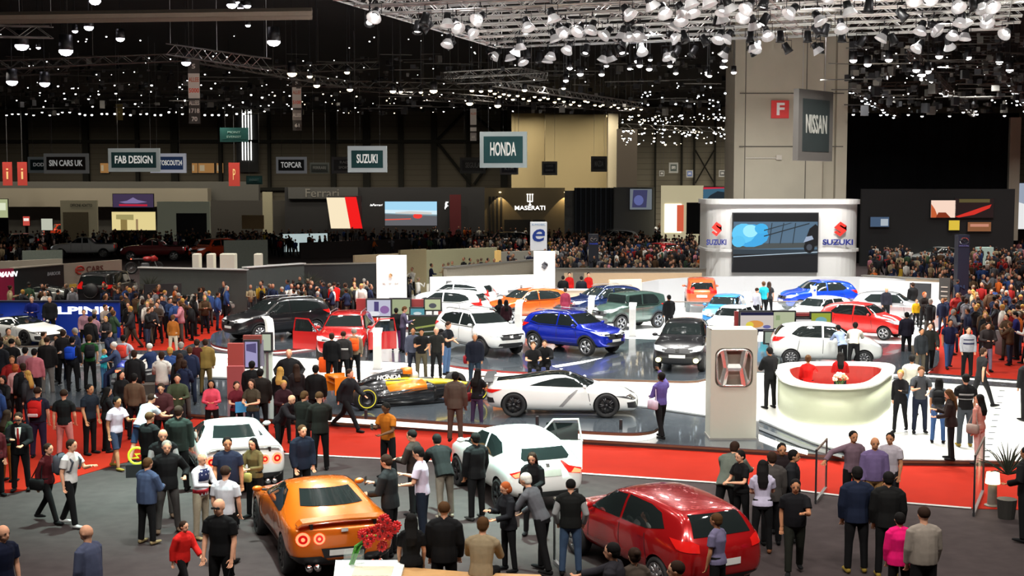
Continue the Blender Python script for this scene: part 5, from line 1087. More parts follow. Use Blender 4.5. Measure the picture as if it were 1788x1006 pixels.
PP(580, 676, 180, 'stand', 'm', 'l', 'b:short', 'jacket:k', 'trousers:k', 'man in black jacket holding an orange bag', z=.16, acc=(('bag', 'z', 'L', .1, (.42, .12, .5)),))
PP(600, 672, 170, 'stand', 'm', 'l', 'b:crop', 'jacket:#2c2a2a', 'trousers:k', 'man with striped backpack behind the racing car wing', z=.16, acc=(('band', '#c8c4c0', .2, .26, 'm', .03),))
PP(619, 668, 185, 'stand', 'm', 'l', 'g:crop', 'shirt:#7c705c', 'trousers:k', 'man in beige checked shirt with orange backpack', z=.16, ht=1.8, acc=(('backpack', 'z'),))
PP(722, 662, 0, 'stand', 'm', 'm', 'k:short', 'shirt:#4c5060', 'jeans:#181c28', 'man in checked shirt behind the racing car', z=.17)
PP(736, 664, 10, 'phone_low', 'm', 'm', 'k:short', 'tee:k', 'trousers:#4a4434', 'man in black t-shirt with hands together behind the racing car', z=.17)
PP(762, 662, 5, 'stand', 'm', 'l', 'e:bald', 'tee:#1a1a18', 'trousers:k', 'bald man in black t-shirt behind the racing car', z=.17)
PP(780, 655, 60, 'phone_low', 'm', 'l', 'b:short', 'tee:#14161c', 'jeans:#4a6488', 'man in dark t-shirt and light blue jeans behind the racing car', z=.17, ht=1.84)
PP(829, 680, 5, 'stand', 'm', 'm', 'g:short', 'jacket:#0f1320', 'jeans:#22303e', 'man in dark jacket with cap standing between racing car and coupe', z=.17, ht=1.8, acc=(('sbag', '#7a141c', 'R'),))
PP(930, 668, 5, 'sit', 'm', 'l', 'n:short', 'tee:k', 'trousers:k', 'man in black seated on the platform edge, left of the pair', z=.17, dz=-.02, ht=1.75)
PP(952, 664, -8, 'sit', 'm', 'l', 'b:short', 'jacket:k', 'trousers:k', 'man in black seated on the platform edge, right of the pair', z=.17, dz=-.02, ht=1.75)
PP(704, 615, 100, 'phone_low', 'm', 'l', 'n:short', 'shirt:#4c465c', 'trousers:#2a2838', 'man in grey violet suit leaning to the red car', z=.3)
PP(692, 612, 180, 'stand', 'f', 'm', 'k:short', 'jacket:k', 'trousers:#6a2a5a', 'woman in black top and purple trousers by the red car', z=.3)
PP(1344, 714, 205, 'hands_front', 'm', 'm', 'k:short', 'jacket:k', 'trousers:k', 'man in black suit standing at the left end of the reception counter', z=.17, ht=1.80)
PP(1409, 724, 160, 'point', 'f', 'm', 'n:bun', 'shirt:#b8120e', 'trousers:k', 'woman in red jacket working inside the reception counter', z=.17, ht=1.70)
PP(1466, 716, 170, 'hands_front', 'f', 'l', 'k:long', 'shirt:#a80f0e', 'trousers:k', 'dark haired receptionist in red at the middle of the counter', z=.17, ht=1.68)
PP(1470, 647, 190, 'lean', 'f', 'm', 'k:short', 'shirt:#8c9cc0', 'trousers:k', 'woman in light blue blouse by the white hatchback door', z=.3)
PP(1490, 648, 160, 'lean', 'm', 'd', 'k:short', 'shirt:#c4beb0', 'trousers:k', 'man in cream jacket bending at the white hatchback door', z=.3)
PP(1571, 755, -30, 'walk_slow', 'f', 'l', 'y:short', 'shirt:k', 'trousers:k', 'blond woman in black walking on the white floor', z=.17, ht=1.68)
PP(1605, 757, -8, 'phone_low', 'm', 'l', 'n:short', 'tee:#3e4044', 'jeans:#141a2c', 'young man in grey t-shirt and dark jeans on the white floor', z=.17, ht=1.78, acc=(('backpack', 'k'),))
PP(1590, 727, 160, 'point', 'm', 'm', 'k:short', 'shirt:#c8c4b4', 'jeans:#3a4c64', 'man in white shirt behind the counter end taking a photo', z=.17, ht=1.74)
PP(1637, 774, 160, 'stand', 'f', 'm', 'k:long', 'tee:#4a4c50', 'jeans:#34507c', 'woman with dark hair, black backpack and blue jeans', z=.17, ht=1.66, acc=(('backpack', 'k'),))
PP(1684, 780, 176, 'stand', 'm', 'l', 'k:short', 'tee:k', 'jeans:#3c4248', 'man with black and white patterned t-shirt back', z=.17, ht=1.82, acc=(('band', '#8a8a8a', .30, .34), ('band', '#8a8a8a', .2, .22)), shoe='#86702c')
PP(1659, 804, 250, 'phone_low', 'f', 'l', 'n:long', 'jacket:#241a18', 'trousers:k', 'woman in dark brown jacket at the red carpet edge', z=.15, ht=1.70)
PP(1708, 812, 215, 'relax', 'f', 'l', 'k:long', 'shirt:#c08478', 'trousers:#c9a8a4', 'woman in salmon pink outfit with a beige bag', z=.17, ht=1.66, acc=(('sbag', '#8c7c74', 'L'),))
PP(1711, 710, 100, 'walk', 'm', 'l', 'b:short', 'tee:#141416', 'trousers:#141416', 'security man in black polo walking away', z=.17, ht=1.80)
PP(1792, 735, 200, 'stand', 'm', 'l', 'k:short', 'jacket:#101012', 'trousers:k', 'man in black cut by the right edge on the white floor', z=.17, ht=1.8, acc=(('backpack', 'r'),))
PP(1656, 644, 0, 'walk_slow', 'w', 'm', 'k:short', 'tee:#141634', 'jeans:#34507c', 'man in dark blue polo and blue jeans before the packed aisle', z=.02, ht=1.82)
PP(1688, 661, 0, 'stand', 'w', 'l', 'k:short', 'shirt:#9a9aa0', 'trousers:k', 'man in grey and white striped pullover', z=.17, ht=1.76, acc=(('band', '#2a2c48', .22, .27, 'w'), ('band', '#2a2c48', .36, .39, 'w')))
PP(1722, 650, 0, 'hands_front', 'm', 'l', 'k:crop', 'jacket:#2c2626', 'jeans:#8c94ac', 'man in dark cardigan and pale jeans right of the striped pullover', z=.02, ht=1.78)
PP(1582, 626, 180, 'stand', 'm', 'm', 'k:short', 'jacket:#181622', 'trousers:k', 'man in dark blue black jacket with bag behind the counter end', z=.02, ht=1.78)
PP(1622, 652, -10, 'walk', 'm', 'l', 'b:short', 'jacket:#1c1b18', 'trousers:k', 'man in black coat walking left of the blue polo', z=.15, ht=1.82)
PP(1606, 660, 10, 'stand', 'f', 'm', 'k:short', 'jacket:#23262a', 'trousers:#5a5448', 'person in grey hooded jacket behind the counter end', z=.15, ht=1.7)
PP(1774, 628, 250, 'phone_low', 'm', 'l', 'k:short', 'shirt:#1e1e5a', 'trousers:k', 'man in royal blue sweater at the dark information stand', z=.02, ht=1.82)
PP(1168, 587, 200, 'stand', 'm', 'm', 'k:short', 'jacket:k', 'trousers:k', 'man in black on the white floor left of the black hatchback', z=.14, ht=1.78)
PP(1333, 556, 200, 'stand', 'm', 'l', 'n:short', 'tee:x', 'trousers:k', 'man in turquoise t-shirt beside the blue podium hatchback', z=.34, ht=1.75)
PP(1342, 554, 160, 'stand', 'f', 'l', 'b:long', 'tee:c', 'trousers:k', 'person half hidden behind the turquoise t-shirt', z=.34, ht=1.7)
PP(1320, 566, 120, 'stand', 'm', 'l', 'b:crop', 'shirt:#b8b8c0', 'trousers:k', 'man in white shirt left of the turquoise t-shirt', z=.14, ht=1.7)
PP(873, 590, 180, 'stand', 'f', 'l', 'k:long', 'jacket:k', 'trousers:k', 'woman with long black hair before the orange crossover, left one', z=.14, ht=1.66)
PP(884, 592, 190, 'stand', 'f', 'l', 'k:long', 'jacket:#2a0f16', 'trousers:k', 'woman in dark red before the orange crossover, right one', z=.14, ht=1.66)
PP(987, 566, 180, 'stand', 'f', 'l', 'b:short', 'dress:#6a1c30', '', 'woman in plum dress between the orange and navy cars', z=.14, ht=1.7)
for i, (x, y, yaw, sex, top, lab) in enumerate([(983, 540, 180, 'm', 'jacket:k', 'man in black suit at the white welcome desk, left'), (994, 532, 0, 'f', 'shirt:r', 'hostess in red behind the welcome desk, left'), (1015, 541, 180, 'm', 'jacket:#10131c', 'man in dark suit at the welcome desk, right'), (1027, 532, 10, 'f', 'shirt:r', 'hostess in red behind the welcome desk, right')]):
    PP(x, y, yaw, 'stand', sex, 'l', 'k:short', top, 'trousers:k', lab, z=.14, ht=1.75)
PP(584, 556, 180, 'stand', 'w', 'l', 'b:crop', 'jacket:#c8120e', 'jeans:#3c4048', 'man in bright red jacket on the red aisle', z=.02, ht=1.8)
PP(604, 558, 170, 'stand', 'm', 'l', 'b:short', 'jacket:#2c2c22', 'trousers:k', 'man in olive jacket right of the red jacket', z=.02, ht=1.8)
PP(555, 576, 175, 'stand', 'm', 'l', 'g:short', 'jacket:#33302a', 'trousers:k', 'grey haired man in brown grey jacket on the red aisle', z=.02, ht=1.76)
PP(528, 575, 180, 'stand', 'm', 'l', 'k:short', 'shirt:#6c5244', 'trousers:k', 'man in tan shirt left of the grey haired man', z=.02)
PP(636, 545, 180, 'stand', 'm', 'l', 'g:short', 'shirt:#9a8a76', 'trousers:k', 'man in beige jacket near the white pillar', z=.02)
PP(619, 548, 10, 'stand', 'f', 'l', 'y:bob', 'shirt:#a89a70', 'trousers:k', 'blond woman in cream top near the white pillar', z=.02)
PP(303, 625, 180, 'stand', 'f', 'l', 'n:short', 'shirt:#8a4f18', 'trousers:#b8aa98', 'woman in mustard top and white trousers on the red aisle', z=.02, ht=1.66)
PP(276, 600, 0, 'crossed', 'm', 'l', 'b:short', 'shirt:#3c3028', 'trousers:k', 'man in brown grey shirt with folded arms on the red aisle', z=.02)
PP(296, 590, 60, 'hands_front', 'm', 'l', 'b:short', 'shirt:#1a2c4c', 'trousers:k', 'man in dark blue shirt behind the folded arms', z=.02)
# left stage area
PP(58, 594, 5, 'hands_front', 'm', 'l', 'g:short', 'shirt:#0a1a66', 'trousers:#0a1030', 'man in blue shirt standing at the blue wall', z=.12, ht=1.85)
PP(89, 594, 10, 'stand', 'm', 'l', 'g:short', 'jacket:#14161a', 'trousers:k', 'grey haired man in dark suit hiding the first wall letter', z=.12, ht=1.85)
PP(148, 612, 20, 'stand', 'f', 'l', 'b:bun', 'shirt:#9a7480', 'trousers:k', 'woman in pale pink blouse in front of the blue wall, left one', z=.05)
PP(166, 622, 180, 'stand', 'f', 'l', 'k:short', 'shirt:#9c7480', 'trousers:k', 'woman in pale pink blouse seen from behind, right one', z=.05)
PP(184, 606, 60, 'hands_front', 'm', 'l', 'b:short', 'shirt:#8a8078', 'trousers:k', 'man in light shirt at the right end of the wall lettering', z=.05)
PP(108, 668, 0, 'lean', 'm', 'm', 'k:short', 'shirt:#a8948c', 'trousers:k', 'man in white shirt looking down before the white coupe', z=.15)
PP(128, 684, 176, 'stand', 'm', 'l', 'k:short', 'shirt:#14161c', 'trousers:k', 'man with bright blue backpack seen from behind', z=.15, acc=(('backpack', '#1440b0'),))
PP(158, 680, 200, 'stand', 'm', 'l', 'n:short', 'tee:#1c4a22', 'trousers:k', 'man in green t-shirt with dark backpack', z=.15, acc=(('backpack', '#14161a'),))
PP(182, 680, 80, 'point', 'm', 'l', 'y:short', 'tee:#2aa6b4', 'jeans:#4878a0', 'blond boy in turquoise t-shirt by the left motorcycle', z=.15, ht=1.3)
PP(217, 680, 178, 'hips', 'm', 'm', 'k:short', 'tee:#a8aab4', 'jeans:k', 'man in white t-shirt with red backpack at the left motorcycle', z=.15, acc=(('backpack', '#c43a2c'),))
PP(62, 712, 178, 'stand', 'w', 'l', 'k:short', 'shirt:#a8606a', 'trousers:k', 'man in pink shirt seen from behind at left', z=.0, ht=1.78)
PP(29, 740, 176, 'stand', 'f', 'l', 'r:bob', 'shirt:#d29a98', 'trousers:k', 'red haired woman in pale pink top seen from behind', z=.0, ht=1.68)
PP(84, 690, 180, 'stand', 'w', 'l', 'b:crop', 'jacket:#141213', 'trousers:#6a6460', 'man in black jacket and grey trousers seen from behind', z=.05, ht=1.84)
PP(46, 706, 175, 'stand', 'm', 'l', 'k:short', 'shirt:#8c6c74', 'trousers:k', 'man in faded shirt left of the pink shirt', z=.0)
PP(22, 690, 178, 'stand', 'm', 'l', 'k:crop', 'tee:#121214', 'trousers:k', 'man in black t-shirt in front of the white coupe, at left', z=.0, ht=1.8)
PP(2, 698, 170, 'stand', 'm', 'l', 'k:short', 'jacket:#16181e', 'trousers:#1a2030', 'man in dark jacket at the left edge by the stage', z=.0, ht=1.84)
PP(112, 672, 176, 'stand', 'm', 'l', 'b:short', 'jacket:#1c1a1c', 'trousers:k', 'man in dark jacket between black jacket and blue backpack', z=.15, ht=1.8)
PP(1599, 572, 0, 'stand', 'm', 'l', 'n:short', 'shirt:#c79a12', 'trousers:k', 'child in a bright yellow top behind the red hatchback nose', z=.14, ht=1.3)
PP(1650, 568, 175, 'stand', 'm', 'l', 'n:short', 'shirt:#10142e', 'trousers:#a86a2a', 'child in navy top and orange brown trousers walking away on the white floor', z=.02, ht=1.3)
PP(1546, 566, 10, 'stand', 'm', 'l', 'e:bald', 'shirt:#1c1c26', 'trousers:k', 'bald man in dark shirt between the red and silver hatchbacks', z=.14)
PP(1593, 556, 200, 'stand', 'm', 'l', 'b:short', 'jacket:k', 'trousers:k', 'man in black suit at the nose of the silver hatchback', z=.14)
PP(1612, 578, 20, 'crossed', 'm', 'l', 'r:short', 'shirt:#1a1412', 'trousers:k', 'man with folded arms right of the yellow top child', z=.02, ht=1.78)
# ================================================================ hanging signs
def hang(txt, px0, px1, pt, pb, Y, yaw, face, border, label, tcol=(.85, .85, .82), emit=0, tw=.8, th=.42, name='hanging_sign', twires=True, bm_=.13, blank=None):
    a, d = V(px0, pt, Y), V(px1, pb, Y); W_ = (d.x - a.x); H_ = a.z - d.z; c = ((a.x + d.x) / 2, Y, (a.z + d.z) / 2)
    Wr = W_ / max(.2, abs(math.cos(D(yaw))))
    B = mat(border, .5, noise=.02, emit=emit * .5, name='sign_border'); Fm = mat(face, .5, noise=.02, name='sign_face'); Tm = mat(tcol, .5, noise=0, emit=emit, name='sign_letter')
    root = one(name, MB().use(B).box((0, 0, 0), (Wr, .22, H_)), label, 'sign', loc=c, rz=D(yaw))
    q = H_ * bm_
    MB().use(Fm).box((0, -.115, 0), (Wr - 2.2 * q, .02, H_ - 2.6 * q)).build('face_panel', root)
    ln = txt.split('\n')
    for i, l in enumerate(ln): text(l, 1, Tm, root, (0, -.135, H_ * .02 + (len(ln) - 1 - 2 * i) * H_ * .16), bold=.02, width=(Wr - 2.2 * q) * tw * (1 if len(ln) == 1 else .75 + .1 * i), height=(H_ - 2.6 * q) * th * (1 if len(ln) == 1 else .55))
    if twires:
        b = MB().use(STEEL)
        for s_ in (-.32, .32): b.tube([(s_ * Wr, 0, H_ / 2), (s_ * Wr, 0, 17.76 - c[2])], .012, 4)
        b.build('wire', root)
    return root
TEAL, SGREY, DGREY, NAVY = (.014, .075, .085), (.40, .44, .45), (.055, .062, .062), (.02, .06, .18)
hang('NISSAN', 1381, 1459, 158, 281, 49, 48, (.018, .024, .024), (.085, .078, .072), 'big dark hanging brand sign turned sideways before the concrete pillar', (.30, .30, .27), tw=.78, th=.36, bm_=.10)
hang('HONDA', 838, 920, 230, 293, 82, -8, (.010, .075, .085), (.42, .50, .52), 'teal hanging sign with a light frame, largest one left of the pillar', emit=.3, tw=.66, th=.52, bm_=.10)
hang('SUZUKI', 607, 676, 255, 301, 96, -4, (.012, .085, .095), (.50, .56, .58), 'teal hanging sign with a white frame above the far racing screen', emit=.45, tw=.66, th=.52)
hang('FAB DESIGN', 188, 281, 259, 300, 100, -6, (.014, .06, .065), (.36, .40, .40), 'teal hanging sign at the left with the longest two word name', emit=.35, tw=.84, th=.5)
hang('AUTOSCOUT24', 262, 326, 268, 302, 104, -4, (.02, .06, .2), (.55, .58, .68), 'blue hanging sign partly behind the large left sign', emit=.35, tw=.94, th=.4)
hang('SIN CARS UK', 76, 156, 268, 303, 112, -3, (.045, .038, .032), (.26, .26, .25), 'brown grey hanging sign second from the left edge', emit=.25, tw=.86, th=.46)
hang('DODGE', 49, 98, 274, 302, 122, 0, (.04, .10, .11), (.32, .36, .36), 'small teal hanging sign half behind the brown grey one', emit=.1, tw=.72, th=.34)
hang('TOPCAR', 482, 536, 274, 303, 125, -3, (.04, .045, .05), (.36, .37, .39), 'dark grey hanging sign above the dark grey stand wall', emit=.3, tw=.8, th=.52)
hang('FERRARI', 541, 575, 284, 303, 150, 0, (.045, .05, .045), (.12, .13, .12), 'dim small hanging sign right of the dark grey one', (.3, .3, .28), tw=.8)
hang('RADICAL\nSPORTSCARS', 579, 640, 274, 303, 128, 0, (.06, .06, .06), (.22, .22, .22), 'grey hanging sign half hidden behind the teal white framed one', tw=.8)
hang('SEGULA', 803, 848, 275, 303, 130, 0, (.05, .055, .05), (.12, .13, .12), 'dim grey hanging sign left of the largest teal sign', (.4, .4, .38), tw=.7, th=.5)
hang('KTM', 873, 905, 284, 305, 135, 0, (.03, .035, .06), (.3, .3, .32), 'small dark hanging sign peeking below the largest teal sign', (.6, .6, .6), tw=.6)
hang('AC SCHNITZER\nBMW', 946, 973, 282, 306, 140, 0, (.04, .045, .07), (.30, .30, .28), 'small grey blue hanging sign on the beige tower wall, left', (.6, .6, .62), tw=.8)
hang('MAZDA', 1032, 1060, 273, 300, 140, 0, (.035, .035, .035), (.14, .13, .12), 'small black hanging sign on the beige tower wall, right', (.35, .35, .33), tw=.75, th=.55)
for k, (x0, x1, y0, y1, c_, l) in enumerate([(1168, 1184, 284, 302, (.05, .07, .06), 'tiny dim sign at the far wall, first from the beige tower'), (1198, 1210, 297, 310, (.1, .16, .4), 'tiny blue and white sign at the far wall'), (1255, 1267, 297, 309, (.08, .08, .08), 'tiny grey sign left of the concrete pillar'), (1270, 1281, 294, 309, (.05, .05, .05), 'tiny dark sign touching the concrete pillar edge'), (1151, 1160, 298, 308, (.08, .07, .05), 'tiny brown sign beside the beige tower')]):
    hang('EXPO', x0, x1, y0, y1, 180, 0, c_, (.35, .35, .33), l, tw=.6)
# vertical aisle banners
def banner(px0, px1, pt, pb, Y, rows, label, name='aisle_banner'):
    a, d = V(px0, pt, Y), V(px1, pb, Y); W_ = d.x - a.x; H_ = a.z - d.z
    root = one(name, MB().use(mat((.07, .06, .05), .8, name='banner_cloth')).box((0, 0, 0), (W_, .04, H_)), label, 'banner', loc=((a.x + d.x) / 2, Y, (a.z + d.z) / 2))
    for v0, v1, bg, tx, col, hh_ in rows:
        if bg: MB().use(mat(bg, .8, emit=.12, noise=0, name='banner_panel')).box((0, -.025, ((v0 + v1) / 2 - .5) * H_), (W_, .02, (v1 - v0) * H_)).build('banner_panel', root)
        if tx: text(tx, 1, mat(col, .7, emit=.15, noise=0, name='banner_ink'), root, (0, -.045, (v0 + (v1 - v0) * hh_ - .5) * H_), bold=.02, width=W_ * min(.9, .2 * len(tx) + .1), height=H_ * .07)
    MB().use(STEEL).tube([(-W_ / 2, 0, H_ / 2), (W_ / 2, 0, H_ / 2)], .03, 5).tube([(0, 0, H_ / 2), (0, 0, 17.76 - (a.z + d.z) / 2)], .012, 4).build('hanger', root)
OFFW = (.55, .48, .40)
banner(328, 350, 102, 216, 70, [(.78, 1, None, '5', OFFW, .45), (.39, .77, OFFW, 'ALLEE', (.45, .12, .06), .75), (.45, .6, None, '5000', (.6, .07, .03), .4), (.28, .38, None, 'ALLEES', OFFW, .4), (.12, .25, None, '1718', OFFW, .6), (.0, .12, None, '70', OFFW, .6)], 'tall aisle banner numbered 5000 hanging at the left')
banner(510, 527, 138, 228, 88, [(.84, 1, None, '5', OFFW, .5), (.44, .84, OFFW, 'ALLEE', (.45, .12, .06), .75), (.5, .62, None, '5100', (.6, .07, .03), .4), (.2, .4, (.2, .16, .13), 'ALLEES', OFFW, .5), (.02, .18, None, '61', OFFW, .5)], 'tall aisle banner numbered 5100 above the dark grey sign')
banner(821, 832, 190, 246, 110, [(.5, 1, OFFW, 'ALLEE', (.45, .12, .06), .7), (.3, .42, OFFW, '5200', OFFW, .4), (.0, .25, (.3, .26, .22), '60', OFFW, .5)], 'narrow aisle banner left of the largest teal sign')
banner(202, 215, 182, 210, 105, [(0, 1, (.10, .07, .02), 'Y', (.55, .42, .1), .5)], 'small brown banner with a yellow mark at the left')
hang('MONT\nEVEREST', 384, 434, 223, 248, 150, 0, (.015, .09, .08), (.015, .08, .075), 'teal mountain banner high on the back wall', (.3, .5, .45), tw=.7, name='wall_banner')
hang('EVEREST', 430, 458, 307, 322, 150, 0, (.03, .12, .12), (.02, .08, .08), 'small teal mountain banner below the back wall louvres', (.2, .35, .35), tw=.7, name='wall_banner')
# red flags on the mezzanine
for x0, x1, y0, y1, t_, l in ((4, 22, 283, 324, 'i', 'red flag at the far left edge of the gallery'), (30, 48, 283, 324, 'i', 'red flag with a round information mark, left gallery'), (399, 419, 284, 325, 'P', 'red flag with white drawing at the middle of the gallery')):
    a, d = V(x0, y0, 160), V(x1, y1, 160); o = one('gallery_flag', MB().use(mat((.38, .03, .02), .8, emit=.12, noise=.08, name='flag_red')).box((0, 0, 0), (d.x - a.x, .06, a.z - d.z)), l, 'flag', loc=((a.x + d.x) / 2, 160, (a.z + d.z) / 2))
    text(t_, 1, mat((.75, .5, .2), .6, emit=.2, noise=0, name='flag_ink'), o, (0, -.06, 0), width=(d.x - a.x) * .22, height=1.3); MB().use(STEEL).tube([(0, .05, (a.z - d.z) / 2), (0, .05, 17.76 - (a.z + d.z) / 2)], .03, 4).build('hanger', o)
# ================================================================ far stands
def pan(name, x0, x1, y0, y1, Y, m, lab, cat='stand', th=.4, z0=None):
    a, d = V(x0, y0, Y), V(x1, y1, Y); zb = max(0, d.z) if z0 is None else z0
    return one(name, MB().use(m).box((0, th / 2, 0), (d.x - a.x, th, a.z - zb)), lab, cat, loc=((a.x + d.x) / 2, Y, (a.z + zb) / 2)), d.x - a.x, a.z - zb
BEIGE = mat((.27, .21, .10), .8, noise=.06, scale=.3, name='beige_wall'); BEIGE2 = mat((.2, .16, .09), .8, noise=.05, name='beige_wall')
pan('beige_block', 893, 980, 198, 470, 172, BEIGE, 'tall beige block wall behind the trident stand, left half', 'wall', 6, 0)
pan('beige_block', 952, 1062, 200, 470, 168, BEIGE, 'tall beige block wall above the navy ribbed curtain', 'wall', 8, 0)
pan('beige_block', 1062, 1078, 198, 470, 166, mat((.42, .36, .24), .8, name='beige_wall'), 'narrow light pier at the right end of the beige block', 'wall', 4, 0)
pan('dark_block', 1078, 1111, 225, 470, 165, mat((.04, .03, .02), .9, name='dark_wall'), 'dark brown block right of the beige block', 'wall', 4, 0)
r, w_, h_ = pan('trident_stand', 846, 986, 328, 460, 150, mat((.20, .155, .085), .6, noise=.05, scale=.3, name='bronze_wall'), 'bronze brown stand wall with lit trident emblem', z0=0)
text('MASERATI', 1, LETT, r, (.6, -.03, V(931, 363, 150).z - h_ / 2), width=3.45, height=.48, bold=.01)
b = MB().use(LETT); cz = V(931, 348, 150).z - h_ / 2
for s_ in (-.28, 0, .28): b.box((.6 + s_, -.04, cz + .15), (.09, .04, .75)).box((.6 + s_, -.04, cz + .56), (.2, .04, .1))
b.box((.6, -.04, cz - .25), (.62, .04, .1)).box((.6, -.04, cz - .45), (.1, .04, .4)).box((.6, -.04, cz - .62), (.3, .04, .09)); b.build('trident_emblem', r)
b = MB().use(mat((.02, .018, .015), .6, name='dark_slat'))
for i in range(4): b.box((-w_ / 2 + .6 + i * .42, -.05, -.2), (.26, .06, h_ * .75))
b.box((-w_ / 2 + 6.2, -.03, -h_ * .25), (1.4, .05, h_ * .35)).box((w_ / 2 - 5.4, -.03, -h_ * .25), (3, .05, h_ * .35)); b.build('dark_recess', r)
for x_ in (-2.8, 4.6):
    o = MB().use(emi((1, .8, .45), 2.5)).ell((x_, -.35, h_ / 2 - .5), (.16, .16, .08), 8, 4).build('downlight', r)
    l = bpy.data.lights.new('downlight', 'SPOT'); l.energy = 260; l.color = (1, .75, .4); l.spot_size = 1.5; lo = bpy.data.objects.new('downlight_glow', l); COL.objects.link(lo); lo.location = (r.location.x + x_, 149.4, r.location.z + h_ / 2 - .7); lo.rotation_euler = (.25, 0, 0)
pan('ornament_wall', 986, 1004, 333, 460, 148, mat((.12, .12, .11), .4, .4, noise=.8, scale=1.2, name='etched_panel'), 'grey panel with curling ornament beside the navy curtain')
r, w_, h_ = pan('ribbed_wall', 1003, 1072, 328, 460, 146, mat((.012, .018, .03), .6, name='navy_wall'), 'dark navy ribbed wall right of the trident stand')
b = MB().use(mat((.06, .09, .14), .4, name='rib_edge'))
for i in range(8): b.box((-w_ / 2 + w_ * (i + .3) / 8, -.06, 0), (.08, .1, h_))
b.build('rib', r)
r, w_, h_ = pan('grey_stand', 1072, 1142, 327, 450, 140, mat((.25, .26, .26), .6, noise=.04, name='grey_wall'), 'pale grey stand with a car picture right of the ribbed wall')
screen('picture_screen', 1100, 1138, 330, 366, 139.8, (.16, .18, .2), '', [((.05, .05, .12), [(.1, .1), (.75, .1), (.8, .95), (.15, .95)]), ((.12, .14, .35), ellp(.4, .45, .22, .25))], s=.9, parent=r)
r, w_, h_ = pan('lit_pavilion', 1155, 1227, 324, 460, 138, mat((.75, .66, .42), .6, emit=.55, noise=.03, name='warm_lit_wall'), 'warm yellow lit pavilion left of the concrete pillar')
MB().use(BLACK).box((w_ * .28, -.05, -h_ * .02), (w_ * .36, .1, h_ * .5)).build('doorway', r); MB().use(emi((1, .95, .8), 1.5)).box((-w_ * .22, -.05, h_ * -.02), (w_ * .4, .08, h_ * .46)).build('lit_window', r); MB().use(emi((.7, .12, .06), .9)).box((-w_ * .05, -.1, -h_ * .02), (w_ * .16, .05, h_ * .42)).build('poster', r)
screen('picture_screen', 1228, 1290, 327, 350, 138, (.05, .13, .20), 'wide blue picture wall with a red top edge left of the pillar', [((.6, .03, .06), [(0, .85), (1, .95), (1, 1), (0, 1)]), ((.02, .03, .04), [(.1, .1), (.9, .1), (.8, .55), (.4, .7), (.2, .4)])], s=.9, thick=4, base=.98)
# prancing stand
RSTD, _, _ = pan('racing_stand', 497, 847, 327, 450, 158, mat((.018, .017, .017), .6, name='black_stand'), 'wide black stand wall with a racing video screen', z0=0)
FAS, w_, h_ = pan('name_fascia', 503, 625, 327, 347, 157.62, mat((.07, .068, .062), .6, name='fascia'), 'grey fascia with a dim brand name above the black stand', z0=None)
text('Ferrari', 1, mat((.32, .30, .26), .4, .5, name='dull_letter'), FAS, (-.1, -.04, 0), width=4.0, height=1.0, bold=.01); attach(FAS, RSTD)
pan('red_wing_wall', 785, 805, 340, 425, 156.5, mat((.10, .008, .01), .6, name='dark_red_wall'), 'dark red slanting panel right of the racing screen')
screen('video_screen', 672, 763, 352, 394, 155, (.16, .24, .28), 'racing video screen on the far black stand', [((.3, .55, .72), [(0, .55), (1, .5), (1, 1), (0, 1)]), ((.55, .68, .74), [(0, .52), (1, .46), (1, .62), (0, .66)]), ((.10, .10, .11), [(0, 0), (1, 0), (1, .4), (0, .48)]), ((.6, .08, .05), [(0, .22), (.5, .26), (.5, .3), (0, .27)]), ((.7, .04, .03), ellp(.63, .4, .09, .11)), ((.5, .5, .48), [(.2, .5), (.9, .46), (.9, .55), (.5, .6), (.2, .55)])], s=1.25, parent=RSTD)
o = one('light_wall', MB().use(emi((.95, .80, .55), 1.0)).add([V(570, 345, 154), V(602, 345, 154), V(612, 399, 154), V(578, 399, 154)], [(0, 3, 2, 1)]).use(emi((.75, .01, .01), 1.2)).add([V(602, 344, 154), V(622, 344, 154), V(633, 399, 154), V(612, 399, 154)], [(0, 3, 2, 1)]).use(BLACK).box(V(602, 372, 155.2), (4, .4, 4)), 'x', 'y'); attach(o, RSTD)
p = V(779, 358, 157.9); o = one('stand_emblem', MB().use(LETT).ell((p.x, p.y, p.z), (.13, .05, .34), 6, 5).box((p.x + .1, p.y, p.z + .32), (.3, .06, .12)).box((p.x - .12, p.y, p.z - .35), (.08, .06, .3)).box((p.x + .16, p.y, p.z - .1), (.2, .06, .08)), 'x', 'emblem'); attach(o, RSTD)
p = V(657, 358, 157.95); attach(text('laFerrari', 1, LETT, None, p, width=1.5, height=.25, shear=.3), RSTD)
# gallery fascia and booths on the left
b = MB().use(mat((.16, .14, .10), .8, noise=.06, scale=.3, name='gallery_concrete')).box((V(165, 335, 165).x, 166, V(100, 345, 165).z), (V(335, 335, 165).x - V(-60, 335, 165).x, 2, 2.3))
b.use(mat((.045, .042, .034), .9, name='gallery_dark')).box((V(165, 335, 165).x, 168, V(100, 380, 165).z), (V(500, 335, 165).x - V(-60, 335, 165).x, 1, 9))
struct('beam_gallery', b)
for x0, x1, l in ((175, 190, 'orange lit gallery window behind the left signs'), (335, 345, 'small orange lit gallery window right of the blue sign'), (346, 374, 'wide orange lit gallery window'), (378, 390, 'narrow orange lit gallery window')):
    o = screen('window_2', x0, x1, 285, 302, 196.3, (.45, .22, .07), l, [((.5, .4, .25), [(.1, .2), (.4, .2), (.4, .8), (.1, .8)])], cat='window', s=.6)
    for k_ in ('label', 'category'): del o[k_]
    o['kind'] = 'structure'
r, w_, h_ = pan('booth', 105, 172, 350, 470, 150, mat((.42, .37, .24), .7, noise=.05, emit=.10, name='booth_beige'), 'beige booth wall with dark lettering at the left')
